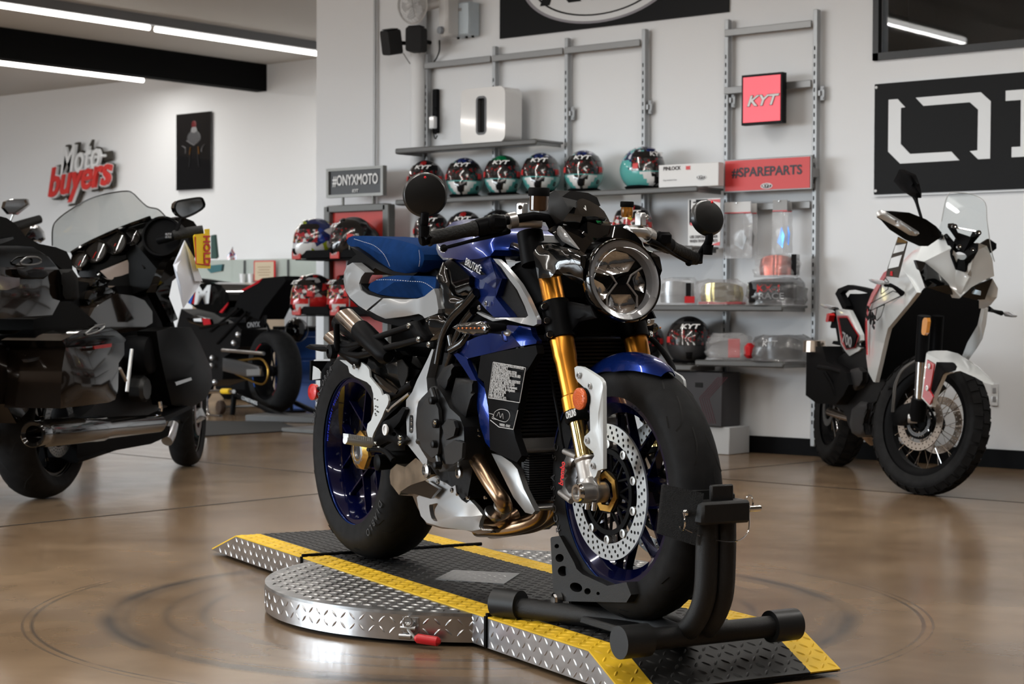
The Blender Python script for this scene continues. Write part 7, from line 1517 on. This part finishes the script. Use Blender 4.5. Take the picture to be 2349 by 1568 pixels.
g = panel(FB, 'K', BAGP, -.38, bulge=.03, grid=50, thick=.25); sb = obj('saddlebag', g, BRB, BB); obj('saddlebag', mirrory(panel(FB, 'K', BAGP, -.38, bulge=.03, grid=50, thick=.25)), BRB, BB)
LID = [(448, 98), (520, 62), (600, 22), (690, 5), (790, 0), (850, 30), (905, 75), (918, 92), (905, 112), (480, 150)]
g = panel(FB, 'K', LID, -.39, bulge=.02, grid=40, thick=.27); obj('bag_lid', g, GB, BB); obj('bag_lid', mirrory(panel(FB, 'K', LID, -.39, bulge=.02, grid=40, thick=.27)), GB, BB)
B_('side_reflector', 'K', [(682, 138), (815, 118), (812, 145), (690, 160)], mat('red_marker', (.30, .01, .01), .2, coat=.5), -.418, thick=.006)
obj('bag_emblem', TB(FB, 'L', [(770, 1430, -.40), (850, 1370, -.40), (940, 1350, -.40), (900, 1400, -.405), (790, 1440, -.405), (770, 1430, -.40)], .004, 6, 3), mat('emblem_grey', (.08, .08, .08), .3), BB)
B_('bag_trim', 'K', [(460, 180), (500, 178), (500, 190), (480, 200), (465, 560), (455, 560), (470, 200)], STEEL, -.36, thick=.01)
m0, m1 = FB.loc(*cpx('K', 235, 780), -.30), FB.loc(*cpx('K', 1150, 700), -.30); dr = (m1-m0).normalized(); ln_ = (m1-m0).length
for s in (1, -1):
    g = G().lathe(m0, dr, [(.036, .12), (.036, .01), (.050, .0), (.055, .006), (.055, .07), (.052, .08), (.058, .10), (.058, ln_*.5), (.05, ln_*.52), (.042, ln_)], 32)
    if s < 0: mirrory(g)
    obj('muffler', g, mat('muffler_black', (.010, .009, .008), .12, metal=.6, coat=.8), BB)
# tour pack and seats
B_('tour_pack', 'L', [(-120, 655), (150, 660), (300, 655), (440, 742), (528, 850), (542, 1130), (470, 1262), (0, 1292), (-120, 1292)], BRB, -.32, sym=True, bulge=.02, grid=80)
B_('pack_lid', 'L', [(-120, 660), (0, 640), (160, 640), (300, 650), (440, 755), (510, 830), (300, 835), (-120, 830)], GB, -.335, sym=True, bulge=.012, grid=70)
B_('pack_latch', 'L', [(150, 850), (250, 880), (370, 850), (410, 860), (440, 900), (390, 940), (220, 930), (160, 900)], BLACKP, -.36, bulge=.01, thick=.03)
B_('pack_light', 'L', [(-40, 900), (60, 920), (180, 930), (175, 1000), (60, 1040), (-40, 1030)], mat('lamp_smoked', (.03, .01, .01), .15, coat=1.0), -.35, thick=.01)
obj('pack_emblem', TB(FB, 'L', [(180, 790, -.355), (240, 745, -.355), (340, 745, -.355), (370, 785, -.355), (300, 810, -.355), (200, 810, -.355), (180, 790, -.355)], .004, 6, 3), MATS['emblem_grey'], BB)
B_('backrest', 'L', [(-120, 360), (0, 375), (60, 390), (140, 445), (230, 555), (350, 622), (500, 652), (600, 692), (650, 790), (652, 850), (560, 850), (440, 755), (300, 650), (0, 640), (-120, 645)], VIN, -.24, sym=True, bulge=.03, grid=60)
B_('armrest', 'L', [(530, 855), (650, 850), (700, 920), (712, 1100), (662, 1140), (562, 1132), (540, 1000)], VIN, -.33, bulge=.03, thick=.18)
B_('pack_speaker', 'L', [(-60, 590), (120, 560), (125, 580), (20, 620), (-60, 640)], GB, -.30, thick=.06)
B_('passenger_seat', 'L', [(540, 1140), (660, 1150), (720, 1200), (880, 1340), (700, 1400), (560, 1440), (300, 1400), (300, 1300), (470, 1270)], VIN, -.16, sym=True, bulge=.04, grid=60)
B_('rear_fender', 'K', [(-80, 100), (100, 160), (215, 250), (210, 600), (120, 700), (40, 560), (-80, 560)], BRB, -.12, sym=True, bulge=.02, grid=60)
B_('rear_light_bar', 'K', [(205, 235), (440, 175), (450, 190), (220, 255)], mat('lightbar_dark', (.03, .03, .032), .15, coat=1.0), -.27, thick=.03)
B_('fuel_tank', 'L', [(800, 1290), (850, 1200), (925, 1148), (1060, 1072), (1200, 1090), (1300, 1132), (1370, 1230), (1372, 1332), (1260, 1402), (1080, 1424), (900, 1420)], BRB, -.14, sym=True, bulge=.06, grid=60)
B_('tank_console', 'L', [(765, 1120), (790, 1060), (900, 1000), (1040, 1000), (1060, 1060), (920, 1140), (830, 1240), (780, 1200)], GB, -.08, sym=True, bulge=.02); B_('seat_edge', 'L', [(800, 1010), (830, 950), (920, 922), (1000, 945), (960, 1000), (850, 1030)], GB, -.06, sym=True, bulge=.02)
# fairing with gauges, shield
B_('fairing', 'L', [(640, 712, .22), (800, 620, .14), (1100, 485, .0), (1350, 392, -.10), (1400, 410, -.12), (1450, 420, -.16), (1560, 440, -.22), (1660, 560, -.28), (1700, 640, -.30), (1600, 820, -.28), (1480, 930, -.24), (1400, 1000, -.18), (1300, 1100, -.10), (1180, 1080, -.05), (1000, 1060, .02), (800, 1010, .14), (700, 900, .22)], mat('fairing_inner', (.003, .003, .003), .4, spec=.08), 0, tv=(.25, .05, 0))
B_('fairing_shell', 'L', [(1510, 405, -.20), (1640, 380, -.24), (1740, 420, -.28), (1790, 490, -.30), (1802, 600, -.31), (1745, 765, -.31), (1560, 905, -.30), (1420, 1000, -.28), (1500, 800, -.27), (1650, 620, -.26), (1600, 470, -.23)], GB, 0, bulge=.02, grid=50, thick=.04)
B_('fairing_shell', 'L', [(1500, 900, -.28), (1560, 905, -.30), (1520, 1100, -.29), (1600, 1300, -.28), (1540, 1330, -.28), (1400, 1060, -.26)], GB, 0, thick=.05)
def FBp(x, y, l): return FB.loc(*cpx('L', x, y), l)
GA = mat('gauge_face', (.015, .013, .012), .3)
for x, y, r, l in ((745, 775, .045, .17), (885, 695, .062, .10), (1060, 620, .062, .02), (1210, 572, .045, -.05)):
    c = FBp(x, y, l)+Vector((-.02, 0, 0)); g = G().lathe(c, (-1, -.0, .25), [(0, -.01), (r*.85, -.01), (r*.88, .02), (r, .02), (r, -.03)], 32); gg = obj('gauge', g, GB, BB); obj('gauge_glass', G().lathe(c, (-1, 0, .25), [(r*.87, .016), (r*.5, .018), (0, .018)], 28, caps=(False, True)), LENS, gg); g = G().lathe(c, (-1, 0, .25), [(r*.8, -.006), (0, -.006)], 24); obj('gauge_dial', g, GA, gg); obj('gauge_needle', G().cyl(c+Vector((-.004, 0, 0)), c+Vector((-.004, r*.3, -r*.5)), .002, n=5), REDL, gg)
for v_ in B_('dash_screen', 'L', [(928, 868, .06), (1170, 770, -.03), (1222, 872, -.05), (1012, 952, .03)], mat('screen_glow', (.50, .42, .38), .08, coat=1.0), 0, tv=(.01, 0, 0)).data.vertices: v_.co.x -= .035
for v_ in B_('screen_bezel', 'L', [(880, 880, .08), (1190, 740, -.04), (1260, 860, -.06), (990, 1000, .04)], GB, 0, tv=(.01, 0, 0)).data.vertices: v_.co.x -= .022
for x, y, l in ((1200, 790, -.045), (1225, 830, -.05), (905, 900, .07)): obj('dash_button', G().ball(FBp(x, y, l)+Vector((-.02, 0, 0)), .008, 8, 6), STEEL, BB)
B_('speaker_grille', 'L', [(735, 880, .20), (870, 830, .14), (880, 930, .14), (790, 1000, .18)], VIN, 0, tv=(-.01, 0, 0)); B_('speaker_grille', 'L', [(1225, 700, -.06), (1340, 660, -.12), (1390, 740, -.15), (1300, 850, -.12)], VIN, 0, tv=(-.01, 0, 0))
c = FBp(1465, 560, -.22); obj('speaker_pod', G().lathe(c, (-1, -.1, .2), [(0, 0), (.085, .0), (.09, .02), (.10, .02), (.105, -.08)], 32), BLACKP, BB)
obj('fairing_trim', TB(FB, 'L', [(640, 708, .215), (800, 615, .135), (1100, 480, -.005), (1350, 388, -.105)], .010, 8), GB, BB)
SHD = [(470, 640, .30), (474, 480, .29), (520, 402, .27), (640, 312, .22), (800, 222, .12), (950, 175, .02), (1120, 150, -.06), (1190, 165, -.10), (1260, 232, -.14), (1330, 290, -.18), (1420, 312, -.22), (1490, 380, -.26), (1380, 402, -.18), (1250, 432, -.10), (1050, 500, .0), (850, 590, .12), (640, 705, .24), (600, 700, .26)]
B_('windshield', 'L', SHD, glassy('shield_tint', (.80, .81, .80)), 0, bulge=.04, grid=90, tv=(.004, 0, 0)); obj('shield_edge', TB(FB, 'L', SHD[:12], .0035, 6, 4), mat('edge_dark', (.05, .05, .05), .3), BB)
obj('handlebar', TB(FB, 'L', [(1420, 590, -.22), (1520, 565, -.28), (1580, 545, -.32)], .022, 12), BLACKP, BB); obj('grip', TB(FB, 'L', [(1560, 548, -.31), (1700, 520, -.38), (1825, 500, -.44)], [.024, .026, .024], 14, 4), GRIP, BB)
g = G()
for k in range(8): g.box(FBp(1520+(k % 4)*18, 540+(k//4)*25, -.30)+Vector((-.03, 0, 0)), (.01, .012, .012), bev=.002)
obj('switch_buttons', g, DSTEEL, BB)
B_('mirror', 'L', [(1572, 300), (1580, 262), (1605, 240), (1700, 222), (1800, 210), (1828, 235), (1836, 290), (1760, 345), (1660, 386), (1612, 372), (1582, 335)], mat('mirror_glass_dim', (.30, .30, .30), .06, metal=1.0), -.36, thick=.02); obj('mirror_rim', TB(FB, 'L', [(x, y, -.362) for x, y in [(1572, 300), (1580, 262), (1605, 240), (1700, 222), (1800, 210), (1828, 235), (1836, 290), (1760, 345), (1660, 386), (1612, 372), (1582, 335), (1572, 300)]], .005, 6, 3), BLACKP, BB)
obj('mirror_stalk', TB(FB, 'L', [(1648, 385, -.355), (1620, 430, -.34), (1588, 505, -.33)], .008, 8), BLACKP, BB)
obj('fork_leg', TB(FB, 'L', [(1330, 900, -.11), (1420, 1100, -.11), (1510, 1340, -.11), (1590, 1700, -.11), (1600, 2000, -.10)], .030, 14, 3), BLACKP, BB); obj('fork_cover', TB(FB, 'L', [(1390, 1060, -.145), (1488, 1318, -.145)], .006, 8, 0), STEEL, BB)
B_('leg_shield', 'K', [(1140, 30), (1250, 0), (1390, 0), (1450, 100), (1540, 300), (1548, 420), (1502, 520), (1382, 592), (1250, 565), (1210, 400), (1165, 200)], MATS['fairing_inner'], -.30, bulge=.04, grid=60, thick=.10); B_('glove_recess', 'K', [(1275, 400), (1392, 365), (1398, 385), (1285, 425)], STEEL, -.35, thick=.004)
B_('engine', 'K', [(850, 250), (950, 140), (1150, 100), (1250, 200), (1250, 560), (1180, 660), (850, 660), (560, 680), (700, 560), (860, 480)], CASE, -.15, sym=True); c = FB.loc(*cpx('K', 1045, 200), -.22); obj('air_cleaner', G().lathe(c, (0, -1, 0), [(.0, .05), (.07, .05), (.09, .04), (.095, .0), (.09, -.08)], 28), BLACKP, BB)
c = FB.loc(*cpx('K', 1015, 450), -.22); obj('cam_cover', G().lathe(c, (0, -1, 0), [(0, .04), (.05, .04), (.065, .025), (.065, -.03)], 9), mat('cover_soft_black', (.012, .012, .012), .4), BB)
for pts in ([(960, 160), (925, 470)], [(870, 300), (915, 390)]): obj('pushrod_tube', TB(FB, 'K', [(x, y, -.21) for x, y in pts], .009, 8, 0), STEEL, BB)
B_('frame_core', 'L', [(640, 950), (1000, 1000), (1380, 1000), (1480, 1300), (1560, 1500), (900, 1520), (640, 1350)], MATTE, -.05, sym=True)
obj('crash_bar', TB(FB, 'K', [(1160, 540, -.30), (1165, 600, -.30), (1150, 660, -.28)], .012, 8), CHROME, BB)
B_('footboard', 'K', [(1165, 665), (1380, 570), (1400, 590), (1200, 690)], BLACKP, -.33, thick=.10); B_('lower_frame', 'K', [(560, 820), (850, 800), (1150, 720), (1240, 720), (1230, 790), (1100, 850), (850, 895), (570, 990), (560, 930)], MATTE, -.12, sym=True)
obj('jiffy_stand', TB(FB, 'K', [(560, 975, -.16), (640, 950, -.17), (760, 905, -.17)], .010, 8), BLACKP, BB)
B_('front_fender', 'K', [(1290, 690), (1330, 640), (1420, 600), (1470, 585), (1505, 660), (1460, 690), (1335, 735)], mat('fender_silver', (.16, .15, .14), .2, metal=.7, coat=.8), -.075, sym=True, bulge=.008); obj('fork_slider', TB(FB, 'K', [(1265, 700, -.10), (1240, 780, -.10), (1215, 830, -.10)], [.025, .03, .03], 12, 2), ALU, BB)
# envelope and yellow tag
t = frthing('paper_envelope', 'white folded paper sheet hanging from the touring motorcycle grip', 'paper', FB); PP(FB, t, 'front_leaf', 'L', [(1662, 592, -.40), (1810, 975, -.44), (1650, 1202, -.42), (1562, 812, -.38)], mat('paper_cool', (.62, .65, .72), .6), 0, thick=.003, bulge=.006); PP(FB, t, 'back_leaf', 'L', [(1662, 592, -.41), (1740, 740, -.43), (1822, 960, -.45), (1755, 960, -.44)], MATS['paper_cool'], 0, thick=.002)
t = frthing('hold_tag', 'yellow tag with red letters HOLD wrapped over the touring motorcycle grip', 'tag', FB); PP(FB, t, 'card', 'L', [(1740, 555), (1752, 540), (1845, 530), (1840, 492), (1885, 488), (1893, 845), (1770, 842)], mat('tag_yellow', (.90, .62, .01), .5), -.46, thick=.003)
a_, b_ = FBp(1832, 545, -.464), FBp(1836, 812, -.464); u_ = (b_-a_).normalized(); v_ = Vector((0, 1, 0)).cross(u_) 
txt('HOLD', .115, a_, u_, Vector((-u_.z, 0, u_.x)), mat('tag_red', (.55, .03, .03), .5), t, bold=.03, width=(b_-a_).length)
obj('border_line', TB(FB, 'L', [(1756, 560, -.464), (1762, 800, -.464), (1885, 815, -.464)], .003, 5, 0), MATS['tag_red'], t)
# ---------------------------------------------------------------- another motorcycle behind, only bars and mirror showing
FC = Fr((-9.3, 6.4, 0), 117)
t = frthing('cruiser_motorcycle', 'black cruiser motorcycle mostly hidden behind the touring one, chrome mirror showing', 'motorcycle', FC)
C_ = lambda name, outer, m, lat, **k: PP(FC, t, name, 'L', outer, m, lat, **k)
C_('mirror', [(40, 300), (55, 245), (130, 220), (240, 218), (262, 270), (170, 345), (90, 358)], MATS['mirror_glass_dim'], -.40, thick=.02); C_('mirror_edge', [(140, 350), (262, 268), (240, 230), (255, 222), (272, 275), (160, 362)], CHROME, -.41, thick=.02)
obj('mirror_stalk', TB(FC, 'L', [(118, 358, -.39), (95, 412, -.37)], .006, 8, 0), CHROME, t); obj('grip', TB(FC, 'L', [(110, 480, -.30), (200, 450, -.34), (360, 400, -.40)], [.03, .028, .024], 12), GRIP, t)
C_('headlight', [(230, 500), (300, 450), (350, 460), (400, 520), (412, 580), (370, 620), (290, 600), (200, 560)], GB, -.14, bulge=.05, thick=.1); C_('body', [(0, 480), (200, 500), (300, 600), (350, 900), (300, 1700), (-300, 1700), (-300, 500)], BLACKP, -.10, sym=True)
w1, w1p = wheelset(t, (1.0, 0, .32), .32, .13, .23, .09, 'front_wheel', GB); w2, w2p = wheelset(t, (-.6, 0, .32), .32, .15, .22, .10, 'rear_wheel', GB)
# ---------------------------------------------------------------- naked bike on a paddock stand
FN = Fr((-10.446, 9.72, .02), 164)
NB = frthing('race_motorcycle', 'black naked motorcycle with a large M logo on a rear paddock stand', 'motorcycle', FN)
N_ = lambda name, outer, m, lat, **k: PP(FN, NB, name, 'N', outer, m, lat, out=1, **k)
rN, pN = wheelset(NB, (0, 0, .335), .325, .195, .219, .15, 'rear_wheel', BLACKP, spoke=cast(5, .20)); fN, pN2 = wheelset(NB, (1.44, 0, .305), .305, .12, .219, .09, 'front_wheel', BLACKP, spoke=cast(5, .20))
for c_, a0 in ((REDF, 20), (mat('stripe_blue', (.03, .12, .5), .3), 95), (REDF, 215)):
    g = G()
    g.tube([(math.sin(R_(a0+i*6))*.222, .079, math.cos(R_(a0+i*6))*.222) for i in range(6)], .004, 6, 2); obj('rim_mark', pN(g), c_, rN)
g = G(); g.tube([(.52, .10, .40), (.3, .10, .415), (.04, .10, .43), (-.07, .10, .38), (-.09, .10, .31), (-.04, .10, .25), (.06, .10, .235), (.3, .10, .27), (.52, .10, .31)], .008, 8, 5); obj('chain', g, mat('chain_gold', (.35, .20, .04), .35, metal=.9), NB)
N_('swing_arm', [(330, 1165), (420, 1180), (540, 1215), (550, 1270), (470, 1275), (330, 1240)], DSTEEL, .13, bulge=.01, thick=.03); N_('axle_block', [(468, 1232), (548, 1228), (545, 1265), (470, 1268)], ALU, .145, thick=.01)
N_('tail_unit', [(395, 885), (430, 792), (520, 732), (562, 702), (640, 695), (688, 690), (697, 718), (640, 792), (570, 880), (540, 942), (470, 915), (445, 878)], MATTE, .11, sym=True); N_('red_seat_trim', [(440, 770), (520, 728), (550, 708), (562, 702), (540, 730), (450, 778)], REDF, .115, thick=.01); N_('red_stripe', [(310, 900), (345, 860), (362, 842), (358, 860), (325, 905)], REDF, .14, thick=.01)
N_('fuel_tank', [(118, 835), (150, 780), (200, 735), (262, 726), (320, 742), (365, 795), (372, 832), (330, 880), (280, 905), (180, 880)], GB, .14, sym=True, bulge=.06, grid=40)
a_, b_ = FN.loc(*cpx('N', 165, 850), .205), FN.loc(*cpx('N', 262, 842), .205); u_ = (b_-a_).normalized(); txt('M', .19, a_, u_, Vector((u_.z, 0, -u_.x))*(1 if Vector((u_.z, 0, -u_.x)).z > 0 else -1), SGW, NB, bold=.05, shear=.15, width=(b_-a_).length, ext=.002)
for i, (m_, x) in enumerate(((REDF, 152), (MATS['stripe_blue'], 132))): N_('tank_stripe', [(x, 850), (x+18, 785), (x+32, 782), (x+14, 852)], m_, .200, thick=.004)
N_('seat', [(280, 905), (330, 880), (400, 870), (440, 880), (400, 920), (320, 930)], VIN, .10, sym=True)
N_('side_panel', [(115, 935), (180, 922), (252, 938), (262, 975), (210, 985), (140, 960)], GB, .16, bulge=.01, thick=.03); N_('white_flash', [(160, 938), (205, 934), (210, 955), (165, 952)], SGW, .172, thick=.004); N_('red_flash', [(210, 935), (255, 940), (262, 970), (220, 975)], REDF, .172, thick=.004)
N_('engine', [(90, 880), (260, 980), (400, 960), (440, 1000), (430, 1100), (340, 1160), (330, 1290), (200, 1330), (90, 1300), (60, 1000)], CASE, .13, sym=True)
for pts in ([(260, 1010), (420, 880)], [(300, 1080), (470, 900)], [(200, 990), (360, 960)]): obj('subframe_tube', TB(FN, 'N', [(x, y, .14) for x, y in pts], .012, 8, 0), BLACKP, NB)
obj('shock_reservoir', TB(FN, 'N', [(330, 1120, .17), (570, 1140, .15)], .014, 10, 0), STEEL, NB)
for x, y in ((395, 1078), (420, 1030), (270, 1165), (265, 1210), (285, 1305)): obj('silver_fitting', G().ball(FN.loc(*cpx('N', x, y), .17), .022, 10, 8), ALU, NB)
N_('plate_holder', [(462, 925), (575, 918), (572, 990), (470, 1000)], GB, .10, thick=.02); a_, b_ = FN.loc(*cpx('N', 472, 990), .125), FN.loc(*cpx('N', 545, 985), .125); u_ = (b_-a_).normalized(); txt('ONYX', .06, a_, u_, (0, 0, 1), GREY, NB, width=(b_-a_).length)
obj('plate_arm', TB(FN, 'N', [(560, 940, .08), (590, 975, .08), (600, 1010, .08)], .010, 8), MATTE, NB)
t = frthing('paddock_stand', 'black rear paddock stand lifting the motorcycle with the M logo', 'stand', FN)
obj('side_arm', TB(FN, 'N', [(385, 1365, .17), (520, 1430, .17), (620, 1478, .17), (720, 1512, .17), (770, 1516, .17)], .020, 10, 3), BLACKP, t); obj('side_arm', mirrory(TB(FN, 'N', [(385, 1365, .17), (520, 1430, .17), (620, 1478, .17), (720, 1512, .17), (770, 1516, .17)], .020, 10, 3)), BLACKP, t)
obj('upright', TB(FN, 'N', [(400, 1360, .17), (385, 1510, .17)], .022, 8, 0), BLACKP, t); c = FN.loc(*cpx('N', 340, 1490), .17); c.z = .055-.02; 
for y in (.20, -.20): obj('caster', G().lathe((c.x, y, c.z), (0, 1, 0), [(.012, -.025), (.05, -.022), (.055, -.01), (.055, .01), (.05, .022), (.012, .025)], 24), mat('caster_brown', (.05, .03, .02), .5), t)
obj('axle_rod', G().cyl((c.x, -.22, c.z), (c.x, .22, c.z), .012, n=10), STEEL, t); a_, b_ = FN.loc(*cpx('N', 440, 1395), .192), FN.loc(*cpx('N', 530, 1430), .192); u_ = (b_-a_).normalized(); txt('CONSTANDS', .04, a_-Vector((0, 0, .012)), u_, Vector((u_.z, 0, -u_.x))*(1 if -u_.x > 0 else -1), SGW, t, width=(b_-a_).length)
t = frthing('front_paddock_stand', 'chrome bent-tube front stand with a yellow sleeve beside the caster', 'stand', FN); obj('tube', TB(FN, 'N', [(395, 1360, .35), (250, 1362, .35), (236, 1400, .35), (240, 1480, .35), (262, 1502, .35), (320, 1505, .35)], .016, 10, 3), CHROME, t); obj('sleeve', TB(FN, 'N', [(330, 1358, .35), (375, 1358, .35)], .022, 10, 0), YELLOW, t)
g = G().box((0, 0, .003), (1, 1, .006)); ps = [wpt(None, x, y, .001, 2) for x, y in ((462, 1001), (697, 987), (640, 968), (455, 966))]
g = G().prism(ps, (0, 0, .006)); tag(obj('floor_mat', g, mat('mat_black', (.012, .012, .012), .8)), 'black flat mat on the floor under the bike on its stand', 'mat')
p = wpt(None, 690, 960, .02, 2); tag(obj('stand_ramp', G().box((p.x, p.y, .025), (.75, .35, .05), Matrix.Rotation(R_(20), 3, 'Z'), bev=.008), mat('ramp_grey', (.10, .10, .10), .6)), 'low grey platform behind the rear tyre on the left', 'platform')
t = thing('teal_mirror_motorcycle', 'dark motorcycle with a teal-tinted mirror half hidden behind the yellow tag', 'motorcycle', (-12.4, 11.2, 0))
def q_(x, y): return wpt('N', x, y, 11.2)-t.location
obj('mirror', plate([(v.x, v.z) for v in (q_(240, 650), q_(262, 628), q_(328, 622), q_(322, 662), q_(262, 674))], [], (0, 0, 0), (1, 0, 0), (0, 0, 1), -.03), mat('teal_glass', (.06, .16, .18), .2, coat=1), t); obj('handlebar', G().tube([q_(200, 716), q_(260, 722), q_(340, 735), q_(420, 745)], .022, 8, 3), BLACKP, t)
g = G().box((-.2, .1, .42), (.6, .25, .838), bev=.1); obj('body', g, BLACKP, t)
obj('hood_mirror', plate([(v.x, v.z) for v in (q_(262, 455), q_(282, 450), q_(295, 580), q_(285, 590), q_(262, 590))], [], (0, 0, 0), (1, 0, 0), (0, 0, 1), -.03), mat('dark_green', (.03, .07, .06), .4), t)
c = wpt('N', 755, 1005, 10.27); t = thing('round_headlight', 'round black motorcycle headlight on an added pole beside the helmet display, in front of the blue cabinet', 'lamp', (c.x, 10.27, 0)); obj('shell', G().ball((0, 0, c.z), .10, 20, 12, sc=(1, .7, 1.05)), GLOSS, t); obj('rim', G().torus((.03, -.02, c.z), (1, -.6, 0), .095, .004, 30, 8), DSTEEL, t); obj('pole', G().cyl((-.05, 0, .0), (-.05, 0, c.z), .015, n=10), BLACKP, t); obj('foot', G().cyl((-.05, 0, .0), (-.05, 0, .015), .12, n=24), BLACKP, t)  # headlight of another motorcycle; pole and foot are added to hold it
